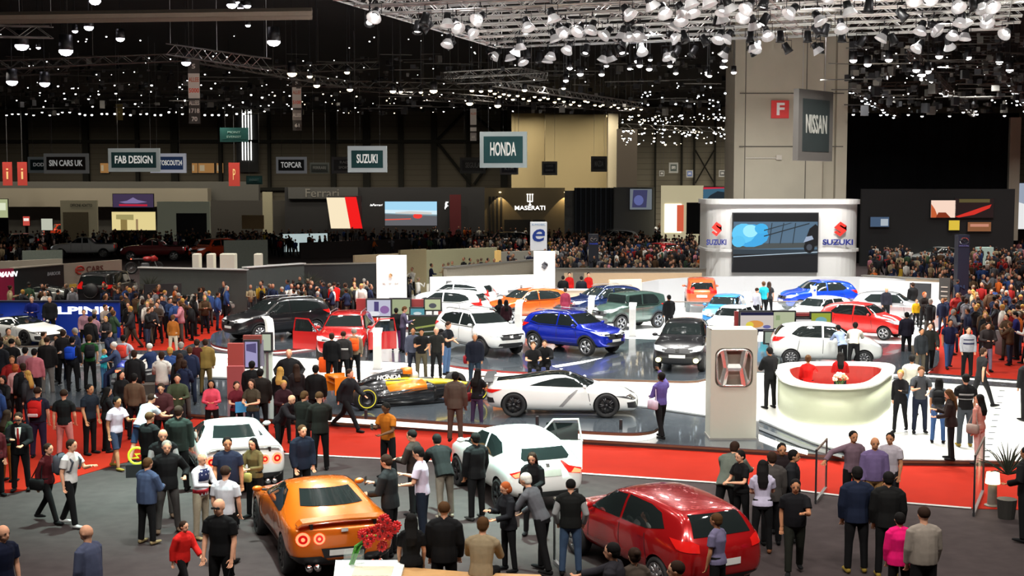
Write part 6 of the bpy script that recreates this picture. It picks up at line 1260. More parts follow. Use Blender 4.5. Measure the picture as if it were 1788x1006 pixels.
text('OFFICINE ADATTO', 1, BLACK, r, (.3, -.04, h_ / 2 - .55), width=2.5, height=.32, bold=.02); MB().use(mat((.24, .2, .12), .7, name='closet')).box((-.35, -.03, -.6), (2.9, .05, h_ * .7)).build('cabinet', r)
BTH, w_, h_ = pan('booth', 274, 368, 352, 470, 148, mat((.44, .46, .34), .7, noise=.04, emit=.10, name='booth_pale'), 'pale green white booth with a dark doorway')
MB().use(BLACK).box((.9, -.05, -.4), (3.4, .1, h_ * .62)).build('doorway', BTH)
screen('picture_screen', 197, 268, 339, 362, 149.9, (.06, .04, .09), 'purple picture panel of a car with a red stripe', [((.25, .2, .4), [(.15, .4), (.35, .5), (.5, .75), (.62, .55), (.85, .4), (.6, .3), (.3, .3)]), ((.6, .02, .05), [(.15, .1), (.85, .08), (.85, .22), (.15, .24)])], s=.8, base=1.0)
screen('lit_booth', 195, 272, 370, 402, 149, (.75, .62, .28), 'small brightly lit yellow booth below the purple panel', [((.25, .18, .06), [(.2, 0), (.35, 0), (.35, .7), (.2, .7)]), ((.3, .2, .1), [(.55, 0), (.6, 0), (.6, .6), (.55, .6)]), ((.35, .3, .12), [(.1, .6), (.5, .55), (.5, .85), (.1, .85)])], cat='booth', s=1.0, base=1.0)
screen('lit_booth', -20, 14, 348, 380, 148, (.5, .55, .3), 'yellow green lit shelf booth at the left edge', [((.9, .95, .7), [(.5, .4), (.9, .4), (.9, .8), (.5, .8)])], cat='booth', s=.8, base=1.0)
screen('lit_sign', 72, 92, 382, 402, 147, (.6, .62, .5), 'pale lit screen beside the orange off-roader', [], s=.8, base=.5)
screen('lit_sign', 40, 52, 378, 394, 147, (.6, .08, .06), 'small red lit sign at the left', [((1, .9, .8), [(.1, .5), (.9, .5), (.9, .8), (.1, .8)])], s=.9, base=.4)
pan('stand_wall', 368, 500, 350, 440, 160, mat((.028, .024, .018), .8, name='dark_stand'), 'dark stand wall left of the black racing stand')
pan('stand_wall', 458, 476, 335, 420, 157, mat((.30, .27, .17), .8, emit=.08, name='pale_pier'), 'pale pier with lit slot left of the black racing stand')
pan('crate_stack', 422, 460, 376, 400, 145, mat((.38, .25, .12), .8, name='cardboard'), 'stack of light brown panels in front of the pale pier', 'crate')
# right side screens below the curtain
r, w_, h_ = pan('black_screen_wall', 1505, 1768, 330, 480, 108, mat((.010, .010, .011), .7, noise=.2, scale=.4, name='black_stand'), 'black stand wall below the big curtain at right', z0=0)
BSW = r
screen('picture_screen', 1626, 1668, 350, 380, 107.9, (.85, .62, .5), 'glowing orange white picture on the black stand', [((.5, .1, .03), [(0, 0), (.3, 0), (.15, .5), (0, .8)]), ((.2, .03, .01), [(.2, 0), (.8, 0), (.6, .3), (.3, .3)])], s=1.1, parent=BSW)
screen('picture_screen', 1668, 1734, 347, 380, 107.9, (.02, .01, .01), 'dark picture with a red streak at the right of the orange one', [((.65, .03, .02), [(0, .05), (.7, .55), (.95, .7), (.9, .5), (.5, .15), (.1, 0)]), ((.10, .08, .03), [(.1, .8), (.9, .8), (.9, .98), (.1, .98)])], s=1, parent=BSW)
screen('picture_screen', 1520, 1552, 379, 396, 107.9, (.06, .1, .17), 'small blue picture screen right of the tower', [((.4, .45, .5), [(.55, .1), (.95, .1), (.95, .8), (.55, .8)])], s=1, parent=BSW)
screen('lit_sign', 1657, 1675, 385, 402, 107.9, (.7, .5, .05), '', [], s=1, parent=BSW)
screen('lit_sign', 1690, 1730, 388, 404, 107.9, (.3, .12, .05), 'brown lit shelf sign on the black stand', [((.7, .3, .2), [(.1, .5), (.9, .5), (.9, .8), (.1, .8)])], s=.8, parent=BSW)
screen('lit_booth', 1776, 1800, 320, 400, 120, (.35, .4, .5), 'bright blue white stand at the right edge', [((.9, .9, .9), [(0, 0), (1, 0), (1, .5), (0, .6)])], cat='booth', s=.9, base=1.0)
# ================================================================ middle distance partitions
def mw(name, a, b_, pyt, m, lab, **k): return wall(name, a, b_, pyt, m, lab, **k)
LBE = mat((.46, .41, .33), .6, noise=.04, name='light_beige'); GRW = mat((.075, .085, .08), .5, noise=.15, scale=1.5, name='grey_green_panel')
r, L_, H_ = mw('letter_wall', (112, 528), (214, 517), 461, LBE, 'light beige wall with red and dark letters behind the black banner')
b = MB().use(mat((.5, .05, .03), .5, name='logo_red'))
b.tube([(1.25 + .33 * math.cos(a_), -.03, H_ - .42 + .22 * math.sin(a_)) for a_ in [i * .7 for i in range(8)]], .06, 5); b.box((1.25, -.03, H_ - .42), (.6, .05, .1)); b.build('emblem', r)
text('CARS', 1, mat((.16, .05, .04), .5, name='dark_letter'), r, (2.45, -.03, H_ - .42), width=1.35, height=.36, bold=.02)
for i, (x_, z_) in enumerate(((.75, 1.45), (1.75, 1.25))): MB().use(mat((.6, .38, .06), .5, emit=.15, name='shelf_yellow')).box((x_ * 1.3 - .3, -.04, H_ - z_), (.5, .06, .5)).build('shelf_picture', r)
r, L_, H_ = mw('banner_wall', (27, 540), (113, 530), 469, mat((.022, .024, .026), .4, noise=.1, name='black_vinyl'), 'black banner wall with a dim name left of the beige letter wall', capm=LBE)
text('BABOOR', 1, mat((.3, .3, .32), .4, emit=.05, name='dim_letter'), r, (L_ * .78, -.03, H_ - .45), width=1.0, height=.2, bold=.02, shear=.2)
r, L_, H_ = mw('banner_wall', (-40, 545), (26, 540), 472, mat((.28, .01, .05), .5, noise=.15, name='magenta_vinyl'), 'magenta red banner wall at the far left edge')
text('HAMANN', 1, LETT, r, (L_ * .72, -.03, H_ - .3), width=1.6, height=.28, bold=.02, shear=.3)
mw('partition', (-40, 500), (110, 492), 458, LBE, 'long low beige partition at the left behind the banners')
mw('partition', (40, 478), (110, 476), 438, mat((.22, .26, .22), .5, noise=.2, name='grey_green_panel'), 'slanted grey green panel left of the white pickup')
mw('black_bar_wall', (245, 545), (432, 551), 468, GRW, 'dark grey wall with white bar counter on top, left part', capm=WHITE)
mw('black_bar_wall', (432, 551), (532, 540), 468, GRW, 'dark grey wall with white bar counter on top, right part', capm=WHITE)
mw('black_bar_wall', (470, 538), (668, 532), 464, mat((.02, .022, .023), .4, noise=.15, name='black_gloss'), 'black wall with a thin white rim left of the white pillar', capm=mat((.3, .28, .24), .4, name='dull_rim'))
mw('info_screen_wall', (254, 560), (318, 557), 497, BLACK, 'short black wall with dim lettering behind the crowd')
for x, l in ((345, 'white box seat on the bar counter, first'), (370, 'white box seat on the bar counter, second'), (400, 'white box seat on the bar counter, wide one'), (452, 'white box seat on the bar counter, last')):
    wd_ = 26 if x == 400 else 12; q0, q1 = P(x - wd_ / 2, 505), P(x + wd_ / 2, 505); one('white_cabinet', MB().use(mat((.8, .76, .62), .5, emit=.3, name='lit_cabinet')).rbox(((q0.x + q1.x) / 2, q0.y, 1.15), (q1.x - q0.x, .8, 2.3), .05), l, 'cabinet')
mw('slanted_board', (392, 470), (468, 468), 420, mat((.10, .115, .10), .5, noise=.2, name='grey_green_panel'), 'grey green trapezoid panel behind the orange off-roader')
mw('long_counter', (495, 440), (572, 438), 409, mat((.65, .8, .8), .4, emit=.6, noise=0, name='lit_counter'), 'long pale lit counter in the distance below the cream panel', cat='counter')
mw('long_counter', (525, 452), (950, 432), 424, mat((.03, .022, .022), .5, name='dark_counter'), 'long dark counter running below the racing stand', cat='counter')
PG = mat((.42, .42, .27), .6, noise=.05, name='pale_green_panel')
mw('partition', (735, 500), (868, 492), 437, PG, 'pale green partition behind the dark red coupe')
mw('partition', (700, 520), (745, 516), 437, mat((.42, .35, .2), .6, noise=.08, name='ochre_panel'), 'ochre partition with small pictures right of the white pillar')
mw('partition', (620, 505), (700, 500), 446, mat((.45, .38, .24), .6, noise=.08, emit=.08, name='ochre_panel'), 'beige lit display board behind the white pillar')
mw('partition', (865, 480), (955, 476), 440, mat((.34, .33, .28), .6, noise=.05, name='grey_beige_panel'), 'grey beige partition left of the blue letter totem')
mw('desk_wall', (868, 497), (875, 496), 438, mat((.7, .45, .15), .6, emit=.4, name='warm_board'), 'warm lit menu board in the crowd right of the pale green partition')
r, L_, H_ = mw('white_back_wall', (752, 550), (935, 544), 484, mat((.9, .88, .84), .5, noise=.02, name='white_wall'), 'white wall with a motorcycle drawing behind the white crossovers')
b = MB().use(mat((.12, .12, .13), .5, name='drawing_grey')); u0 = L_ * .66
for sx in (0, 1.15): b.tube([(u0 + sx + .3 * math.cos(a_), -.02, H_ - 1.32 + .3 * math.sin(a_)) for a_ in [i * .524 for i in range(13)]], .035, 4)
b.box((u0 + .6, -.02, H_ - 1.15), (.8, .03, .25)).box((u0 + .75, -.02, H_ - .85), (.7, .03, .14)).box((u0 + 1.15, -.02, H_ - .75), (.1, .03, .4)).box((u0 - .3, -.02, H_ - .95), (.4, .03, .05)).box((L_ * .17, -.02, H_ - .25), (.28, .03, .08)).box((L_ * .15, -.02, H_ - .35), (.08, .03, .25)); b.build('motorcycle_drawing', r)
PEACH = mat((.52, .36, .22), .6, noise=.04, name='peach_wall'); PEACH2 = mat((.70, .56, .42), .6, noise=.03, name='cream_wall')
mw('lounge_wall', (780, 540), (935, 520), 468, mat((.25, .22, .17), .7, name='taupe_wall'), 'taupe lounge wall left of the white emblem pillar', capm=mat((.16, .15, .13), .6, name='wall_cap'))
mw('lounge_wall', (935, 522), (1245, 522), 470, mat((.24, .21, .17), .7, name='taupe_wall'), 'taupe lounge wall right of the white emblem pillar', capm=mat((.16, .15, .13), .6, name='wall_cap'))
mw('lounge_wall', (1020, 527), (1225, 527), 477, PEACH, 'long peach coloured inner lounge panel')
mw('lounge_wall', (985, 527), (1000, 527), 477, PEACH, 'small peach coloured inner lounge panel')
r, L_, H_ = mw('welcome_counter', (940, 548), (1085, 548), 507, PEACH2, 'cream welcome counter with light lettering behind the navy car', cat='counter', capm=WHITE)
text('Welcome', 1, mat((.62, .45, .3), .5, name='tan_letter'), r, (.75, -.03, H_ - .35), width=.8, height=.18); text('SUZUKI', 1, mat((.62, .45, .3), .5, name='tan_letter'), r, (2.1, -.03, H_ - .35), width=.8, height=.18)
mw('lounge_wall', (1065, 549), (1120, 547), 489, PEACH2, 'cream wall piece left of the grey curved wall')
mw('lounge_wall', (1505, 530), (1655, 540), 482, mat((.55, .44, .32), .6, noise=.04, name='tan_wall'), 'tan lounge wall right of the video tower', capm=mat((.16, .15, .13), .6, name='wall_cap'))
mw('white_back_wall', (1500, 541), (1640, 549), 488, mat((.72, .72, .70), .5, noise=.02, name='white_wall'), 'white wall behind the silver hatchback')
mw('black_screen', (1587, 553), (1624, 555), 494, BLACK, 'black rectangular screen panel on the white wall', th=.1, cat='screen')
r, L_, H_ = mw('sign_board', (1638, 562), (1657, 563), 485, mat((.03, .028, .025), .5, name='sign_black'), 'narrow black sign board with small text on a pole', th=.08, cat='sign', z0=0)
for i in range(4): MB().use(mat((.4, .35, .3), .5, name='small_print')).box((L_ / 2, -.02, H_ - .45 - i * .22), (L_ * .6, .02, .05)).build('text_line', r)
# ---- totems and pillars
def totem(name, px0, px1, pyb, pyt, m, lab, z=0., th=.4, cat='totem', extra=None):
    a, d = P(px0, pyb, z), P(px1, pyb, z); zt_ = V(px0, pyt, a.y).z
    root = one(name, MB().use(m).rbox(((d.x - a.x) / 2, th / 2, (zt_ - z) / 2), (d.x - a.x, th, zt_ - z), .015), lab, cat, loc=(a.x, a.y, z))
    return root, d.x - a.x, zt_ - z
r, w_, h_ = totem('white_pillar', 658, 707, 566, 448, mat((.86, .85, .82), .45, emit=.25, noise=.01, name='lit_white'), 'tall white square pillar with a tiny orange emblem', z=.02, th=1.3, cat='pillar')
suzuki_s(r, (w_ / 2, -.03, h_ * .72), .2, .24, mat((.7, .4, .2), .4, name='gold')); text('R  P  M', 1, mat((.4, .35, .3), .4, name='small_print'), r, (w_ / 2, -.02, h_ * .6), width=.75, height=.07)
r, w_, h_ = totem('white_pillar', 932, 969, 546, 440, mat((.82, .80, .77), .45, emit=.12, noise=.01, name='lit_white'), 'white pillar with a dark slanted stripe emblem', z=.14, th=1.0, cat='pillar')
b = MB().use(mat((.05, .05, .06), .4, name='logo_dark'))
suzuki_s(r, (w_ * .5, -.03, h_ * .78), .36, .42, mat((.05, .05, .06), .4, name='logo_dark'))
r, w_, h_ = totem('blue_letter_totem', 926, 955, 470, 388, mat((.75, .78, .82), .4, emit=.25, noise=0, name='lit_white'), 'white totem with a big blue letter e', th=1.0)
text('e', 1, mat((.01, .06, .4), .4, noise=0, name='blue_ink'), r, (w_ / 2, -.03, h_ * .72), width=w_ * .75, height=1.0, bold=.01, shear=.2); text('E-MOBIL', 1, mat((.2, .4, .7), .4, noise=0, name='blue_ink'), r, (w_ / 2, -.03, h_ * .95), width=w_ * .8, height=.12)
def wings(r, c, w_):
    b = MB().use(CHROME); b.tube([(c[0] + w_ * .5 * math.cos(i * .4), c[1], c[2] + w_ * .4 * math.sin(i * .4)) for i in range(17)], w_ * .04, 5); b.tube([(c[0] - w_ * .48, c[1], c[2] + .02), (c[0] - w_ * .22, c[1], c[2] + w_ * .16), (c[0], c[1], c[2] - w_ * .1), (c[0] + w_ * .22, c[1], c[2] + w_ * .16), (c[0] + w_ * .48, c[1], c[2] + .02)], w_ * .05, 5); b.build('emblem', r)
r, w_, h_ = totem('wing_emblem_totem', 1028, 1045, 480, 409, mat((.006, .008, .02), .4, name='navy_gloss'), 'dark navy totem with a winged emblem in the distant crowd', th=.8)
wings(r, (w_ / 2, -.05, h_ * .88), .5); text('mazda', 1, mat((.02, .05, .5), .4, emit=.6, noise=0, name='blue_ink'), r, (w_ / 2, -.03, h_ * .77), width=.6, height=.12)
r, w_, h_ = totem('wing_emblem_totem', 1670, 1690, 545, 410, mat((.008, .010, .022), .4, name='navy_gloss'), 'tall black totem with a chrome winged emblem at right', th=.6)
wings(r, (w_ / 2, -.05, h_ * .92), .44); text('mazda', 1, mat((.1, .1, .25), .4, name='dim_letter'), r, (w_ / 2, -.03, h_ * .86), width=.5, height=.09)
r, w_, h_ = totem('info_stand', 1750, 1771, 622, 580, mat((.05, .05, .05), .4, noise=.05, name='dark_stand'), 'dark grey information stand at the right aisle', z=.02, th=.8, cat='stand'); text('HONDA', 1, mat((.6, .6, .6), .4, name='small_print'), r, (w_ / 2, -.02, h_ * .62), width=.3, height=.07)
totem('mint_counter', 1708, 1734, 470, 432, mat((.4, .55, .5), .4, emit=.2, noise=0, name='mint_lit'), 'pale mint counter in the right crowd', th=.8, cat='counter')
# ---- lecterns (slanted info stands)
def lectern(px, py, z, h, yaw, label, w_=.28, m=WHITE):
    h = h * .88
    p = P(px, py, z); root = empty('info_lectern', p, D(yaw), label, 'lectern')
    MB().use(m).loft([[(x * w_ / 2, y + off, zz) for x, y in ((-1, -.09), (1, -.09), (1, .09), (-1, .09))] for zz, off in ((0, 0), (h * .6, .0), (h * .85, .05), (h, .16))]).build('column', root)
    MB().use(m).box((0, .2, h - .02), (w_ * 1.15, .36, .03), rot=Matrix.Rotation(.35, 3, 'X')).build('reading_panel', root); MB().use(mat((.35, .37, .4), .3, name='lectern_print')).box((0, .19, h), (w_ * .6, .14, .006), rot=Matrix.Rotation(.35, 3, 'X')).build('text_plate', root)
    MB().use(STEEL).box((0, 0, .015), (w_ * 1.2, .36, .03)).build('foot', root)
for a_ in [(659, 645, .3, 1.55, 0, 'white information lectern beside the red sport utility car'), (472, 612, .42, 1.4, 40, 'white information lectern in front of the black sport utility car'), (905, 582, .14, 1.6, -20, 'white lectern between orange and blue crossovers'), (1032, 568, .14, 1.5, -15, 'white lectern between navy car and green off-roader'), (1104, 588, .14, 1.6, -10, 'white lectern in front of the green off-roader'), (1304, 568, .14, 1.7, -10, 'white lectern right of the light blue hatchback'), (1420, 552, .14, 1.7, -10, 'white lectern left of the white small car'), (1636, 572, .14, 1.4, 0, 'white lectern near the silver hatchback')]: lectern(*a_)
# ---- clusters of information screens
def infocluster(items, lab, z):
    Y0 = min(P(i[0], i[4], z).y for i in items); root = empty('information_wall', (V(items[0][0], 500, Y0).x, Y0, z), 0, lab, 'information wall'); bpy.context.view_layer.update()
    for (x0, x1, y0, y1, pyb, col, shapes, nm, l) in items:
        Y = P(x0, pyb, z).y; p0, p1 = V(x0, y0, Y), V(x1, y1, Y)
        if nm == 'screen':
            o = screen('screen', x0, x1, y0, y1, Y, col, l, shapes, s=.85, thick=.12, parent=root)
            o = MB().use(STEEL).box(((p0.x + p1.x) / 2, Y + .09, (p1.z + z) / 2), (.08, .06, p1.z - z)).build('screen_post'); attach(o, root)
        else:
            zb = p1.z if p1.z > z + .4 else z
            attach(MB().use(mat(col, .5, noise=.03, name='info_panel')).box(((p0.x + p1.x) / 2, Y + .1, (p0.z + zb) / 2), (p1.x - p0.x, .2, p0.z - zb)).build('panel'), root)
infocluster([
    (622, 640, 522, 640, 600, (.30, .02, .02), (), 'panel', 'red panel at the left end of the middle screen group'),
    (641, 682, 524, 552, 603, (.6, .6, .75), [((.08, .06, .2), [(.3, .3), (.5, .3), (.5, .9), (.3, .9)]), ((.3, .15, .4), ellp(.75, .4, .2, .25)), ((.9, .9, .95), ellp(.25, .15, .3, .15))], 'screen', 'white and violet screen of the middle screen group'),
    (682, 716, 523, 548, 602, (.40, .45, .26), [], 'screen', 'pale green screen of the middle screen group'),
    (717, 741, 523, 610, 601, (.26, .03, .03), (), 'panel', 'dark red panel of the middle screen group'),
    (717, 741, 539, 553, 603, (.1, .35, .42), [((.7, .8, .8), ellp(.5, .4, .3, .2))], 'screen', 'small cyan screen of the middle screen group'),
    (742, 769, 523, 541, 603, (.55, .6, .35), [((.1, .1, .12), ellp(.5, .4, .25, .25))], 'screen', 'yellow green picture screen of the middle screen group'),
    (715, 765, 553, 585, 606, (.03, .04, .02), [((.35, .4, .1), [(.1, .3), (.9, .5), (.9, .6), (.1, .4)]), ((.5, .5, .45), [(0, .1), (1, .2), (1, .25), (0, .15)])], 'screen', 'dark low screen with yellow green streaks behind the visitors'),
    (765, 771, 540, 612, 600, (.4, .05, .04), (), 'panel', 'narrow red post panel right of the middle screen group')], 'middle group of red panels and information screens behind the white lectern', .3)
infocluster([
    (1283, 1304, 544, 640, 604, (.28, .03, .03), (), 'panel', 'dark red panel left of the racing car picture screen'),
    (1293, 1350, 545, 577, 606, (.70, .62, .58), [((.01, .01, .05), [(0, .82), (1, .82), (1, 1), (0, 1)]), ((.8, .35, .08), ellp(.45, .35, .25, .2)), ((.85, .7, .08), ellp(.28, .3, .12, .18)), ((.15, .15, .4), ellp(.8, .2, .12, .1)), ((.02, .02, .06), [(0, 0), (1, 0), (1, .08), (0, .08)])], 'screen', 'picture screen with a yellow and orange racing car'),
    (1351, 1387, 545, 573, 606, (.50, .55, .36), [((.3, .4, .2), [(.1, .5), (.3, .5), (.3, .8), (.1, .8)])], 'screen', 'pale green text screen right of the racing car picture'),
    (1388, 1416, 545, 640, 604, (.32, .26, .24), (), 'panel', 'taupe panel between pale green and yellow screens'),
    (1388, 1416, 547, 552, 605, (.25, .03, .03), (), 'panel', 'thin dark red strip panel over the taupe panel'),
    (1390, 1416, 558, 575, 606, (.75, .7, .68), [((.7, .2, .1), ellp(.55, .35, .3, .15))], 'screen', 'small white screen with an orange shape'),
    (1417, 1450, 547, 572, 606, (.35, .42, .05), [((.2, .45, .5), ellp(.5, .5, .3, .25)), ((.55, .3, .05), ellp(.4, .15, .4, .12))], 'screen', 'yellow green landscape screen at the right of the group'),
    (1336, 1362, 580, 599, 612, (.35, .42, .34), [((.05, .1, .05), ellp(.7, .5, .2, .25))], 'screen', 'low pale screen between pylon and white hatchback')], 'right group of information screens with a racing car picture above the white hatchback', .3)
infocluster([
    (397, 425, 600, 640, 690, (.34, .05, .04), (), 'panel', 'tall red panel at the left of the near screen group'),
    (396, 426, 640, 690, 696, (.30, .05, .05), (), 'panel', 'wide translucent red lower panel of the near screen group'),
    (410, 424, 604, 660, 688, (.35, .30, .24), (), 'panel', 'taupe panel of the near screen group'),
    (424, 456, 586, 600, 685, (.22, .04, .03), (), 'panel', 'dark red head panel of the near screen group'),
    (428, 450, 597, 641, 687, (.40, .36, .62), [((.1, .08, .2), [(.1, .65), (.9, .55), (.9, .95), (.1, .9)])], 'screen', 'upright violet screen of the near screen group'),
    (450, 460, 594, 640, 684, (.28, .26, .34), (), 'panel', 'grey violet narrow panel of the near screen group'),
    (458, 473, 584, 612, 683, (.50, .55, .42), [], 'screen', 'pale green upright screen of the near screen group'),
    (458, 475, 612, 668, 682, (.60, .66, .56), (), 'panel', 'pale mint lower panel of the near screen group')], 'near group of red panels and upright screens beside the crowd at left', .16)
# ---- reception flowers, glass rails, lamp, bollards, seat
def bouquet(loc, label, cols, r=.22, n=40, stems=True, name='bouquet'):
    root = empty(name, loc, 0, label, 'bouquet'); rnd = random.Random(3)
    b = MB().use(mat((.05, .16, .03), .6, name='leaf_green'))
    for i in range(14):
        a = rnd.uniform(0, 6.28); q = rnd.uniform(.2, 1) * r; b.tube([(0, 0, 0), (math.cos(a) * q * .5, math.sin(a) * q * .5, r), (math.cos(a) * q, math.sin(a) * q, r * 1.6)], .008, 4)
    b.build('stems', root); b = MB(); f = {}
    for i in range(n):
        a, e = rnd.uniform(0, 6.28), rnd.uniform(.1, 1.4); q = r * rnd.uniform(.6, 1); c = Vector((math.cos(a) * math.cos(e) * q, math.sin(a) * math.cos(e) * q, r * 1.4 + math.sin(e) * q * .8))
        b.use(mat(cols[i % len(cols)], .6, noise=.1, name='petal')); b.ell(c, (.05, .05, .04), 7, 4)
    b.build('blossoms', root, True); return root
bouquet((RCc.x - .03, RCc.y - .35, .99 + .168 - .34), 'cream and orange rose bouquet in the middle of the reception counter', [(.85, .7, .5), (.9, .45, .25), (.9, .85, .75)], .24)
_K = RCc; one('desk_shelf', MB().use(mat((.6, .6, .5), .5, name='desk')).rbox((_K.x + .05, _K.y - .35, .168 + .33), (1.5, .5, .66), .05), 'low cream desk inside the reception counter carrying the bouquet', 'desk')
def glassrail(pts, h, z, label, nm='glass_rail', post_first=True):
    root = empty(nm, P(*pts[0], z), 0, label, 'railing'); o0 = root.location
    q = [P(x, y, z) - o0 for x, y in pts]
    for p, r_ in zip(q, q[1:]):
        d = (r_ - p); n_ = Vector((-d.y, d.x, 0)).normalized() * .008
        MB().use(glass_clear()).loft([[p - n_, p + n_, p + n_ + Vector((0, 0, h)), p - n_ + Vector((0, 0, h))], [r_ - n_, r_ + n_, r_ + n_ + Vector((0, 0, h)), r_ - n_ + Vector((0, 0, h))]]).build('glass_panel', root)
        MB().use(mat((.12, .09, .07), .4, name='rail_wood')).tube([p + Vector((0, 0, h)), r_ + Vector((0, 0, h))], .028, 6).build('handrail', root)
        MB().use(STEEL).box((p + r_) / 2 + Vector((0, 0, .04)), (d.length, .06, .08), math.atan2(d.y, d.x)).build('base_profile', root)
    for p in q: MB().use(PLAST).tube([p, p + Vector((0, 0, h + .02))], .022, 6).build('post', root)
glassrail([(1424, 880), (1442, 856)], 1.15, 0, 'glass railing end with brown handrail by the dusty pink shirt')
glassrail([(1700, 902), (1716, 862)], 1.25, 0, 'glass railing with black post right of the pink outfit woman')
glassrail([(1700, 902), (1696, 905)], 1.0, 0, 'black end post beside the right glass railing') if 0 else None
glassrail([(968, 985), (985, 1000)], 1.2, 0, 'narrow glass panel beside the man in padded vest')
glassrail([(-20, 652), (100, 648), (205, 640)], .9, .15, 'glass railing in front of the left grey stage')
glassrail([(1120, 560), (1230, 562), (1330, 561), (1420, 560), (1490, 556)], .95, .14, 'glass railing before the grey podium')
glassrail([(840, 690), (880, 692), (905, 694)], .6, .17, 'low glass rail behind the tail of the white coupe')
for x, y, z, l in ((639, 732, .40, 'small black floor bollard before the racing car'), (938, 744, .40, 'small black floor bollard before the coupe door'), (1084, 750, .40, 'small black floor bollard at the coupe nose'), (663, 742, .40, '')):
    if l: p = P(x, y, z); one('floor_marker', MB().use(PLAST).lathe([(0.001, .26), (.045, .26), (.045, 0), (.001, 0)], n=10), l, 'marker', smooth=False, loc=p)
p = P(1732, 884, 0); root = empty('bollard_lamp', p, 0, 'small bollard lamp with glowing shade on a grey post at right', 'lamp')
MB().use(mat((.2, .18, .15), .6, name='lamp_post')).lathe([(.001, 0), (.16, 0), (.16, .03), (.10, .05), (.09, .48), (.001, .48)], n=16).build('post', root); MB().use(emi((1, .78, .42), 5)).lathe([(.001, .49), (.15, .49), (.13, .72), (.001, .72)], n=16).build('lamp_shade', root)
l = bpy.data.lights.new('bollard_glow', 'POINT'); l.energy = 25; l.color = (1, .8, .5); l.shadow_soft_size = .1; lo = bpy.data.objects.new('bollard_glow', l); COL.objects.link(lo); lo.location = p + Vector((0, 0, .85))
def spiky(px, py, z, h, label, n=40, dz=0):
    p = P(px, py, z); root = empty('spiky_plant', p, 0, label, 'plant'); rnd = random.Random(5); b = MB().use(mat((.03, .035, .02), .7, noise=.3, name='dark_leaf'))
    MB().use(mat((.02, .018, .015), .8, name='pot')).lathe([(.001, 0), (.16, 0), (.2, .4), (.001, .4)], n=14).build('pot', root)
    for i in range(n):
        a = rnd.uniform(0, 6.28); e = rnd.uniform(.3, 1.3); L_ = h * rnd.uniform(.6, 1); d = Vector((math.cos(a) * math.cos(e), math.sin(a) * math.cos(e), math.sin(e))); c0 = Vector((0, 0, .4 + dz)); b.tube([c0, c0 + d * L_ * .6, c0 + d * L_ + Vector((0, 0, -.15 * L_))], [.012, .014, .003], 4)
    b.build('leaves', root); return root
spiky(1757, 905, 0, .9, 'dark spiky plant behind the glowing bollard lamp', dz=.5)
for x, y, h, l in ((262, 551, 1.1, 'green plant on the dark bar wall behind the crowd, left'), (540, 546, 1.2, 'green plant beside the blue saloon')):
    rt = spiky(x, y, 0, h, l, 50, .9); rt.children[1].data.materials[0] = mat((.05, .12, .03), .7, noise=.4, name='plant_green'); MB().use(mat((.02, .018, .015), .8, name='pot')).lathe([(.001, .3), (.1, .3), (.1, 1.3), (.001, 1.3)], n=10).build('trunk', rt)
# yellow ring emblem stand
p = P(240, 833, 0); root = empty('ring_emblem_stand', p, D(8), 'round yellow green lightning emblem on a low stand on the red carpet', 'emblem')
YG = mat((.55, .62, .03), .4, emit=.5, noise=0, name='yellow_green'); MB().use(PLAST).box((0, .08, .15), (.5, .3, .3)).build('base', root)
b = MB().use(YG); b.tube([(.19 * math.cos(i * .3307), 0, .5 + .19 * math.sin(i * .3307)) for i in range(20)], .028, 6); b.add([(-.2, -.02, .44), (.06, -.02, .44), (0, -.02, .52), (.2, -.02, .56), (-.06, -.02, .56), (0, -.02, .48)], [(0, 1, 2, 5), (5, 2, 3, 4)]); b.build('ring', root)
# front bar counter with vase
p0 = P(588, 1062, 0); cl = V(586, 978, 20.3); cr = V(905, 1000, 20.3); ztc = cl.z
root = empty('bar_counter', (cl.x, 20.3, 0), 0, 'white and light wood bar counter at the bottom edge of the picture', 'counter')
MB().use(WHITE).prism([(0, 0), (.12, -1.2), (1.1, -1.2), (1.1, 0)], 0, ztc).build('white_top', root); MB().use(mat((.55, .30, .12), .5, noise=.15, name='light_wood')).prism([(1.1, -.2), (1.1, -1.2), (3.4, -1.2), (3.2, -.6), (2.2, -.5)], 0, ztc - .05).build('wood_top', root)
MB().use(mat((.6, .55, .4), .5, emit=.3, name='warm_inset')).box((.65, -.6, ztc + .002), (.6, .5, .01)).build('inset', root)
vl = V(618, 980, 20.0); vr = empty('flower_vase', (vl.x, 20.0, ztc), 0, 'square glass vase with green stems and red gerberas on the bar counter', 'vase')
gm = glass_clear(); b = MB().use(gm)
for sx, sy, w1, w2 in ((0, -.12, .28, .01), (0, .12, .28, .01), (-.14, 0, .01, .24), (.14, 0, .01, .24)): b.box((sx, sy, .11), (w1, w2, .22))
b.build('glass_body', vr); b = MB().use(mat((.08, .35, .04), .5, noise=.2, name='stem_green')); rnd = random.Random(2)
for i in range(12): b.tube([(rnd.uniform(-.1, .0), rnd.uniform(-.05, .05), .02), (rnd.uniform(.02, .12), rnd.uniform(-.05, .05), .32), (rnd.uniform(.15, .45), rnd.uniform(-.1, .1), .5)], .012, 4)
b.build('stems', vr); b = MB()
for i in range(22):
    a = rnd.uniform(0, 6.28); q = math.sqrt(rnd.random()) * .30; c = Vector((.42 + q * math.cos(a), rnd.uniform(-.12, .12), .52 + q * math.sin(a) * .85)); b.use(mat((.55, .006, .008), .5, noise=.15, name='gerbera_red'))
    for k in range(9): t = k * .698; b.ell(c + Vector((.045 * math.cos(t), -.02, .045 * math.sin(t))), (.04, .014, .024), 6, 3, Matrix.Rotation(-t, 3, 'Y'))
    b.use(mat((.08, .005, .005), .5, name='gerbera_eye')).ell(c + Vector((0, -.03, 0)), (.02, .012, .02), 6, 3)
b.build('blossoms', vr, True)
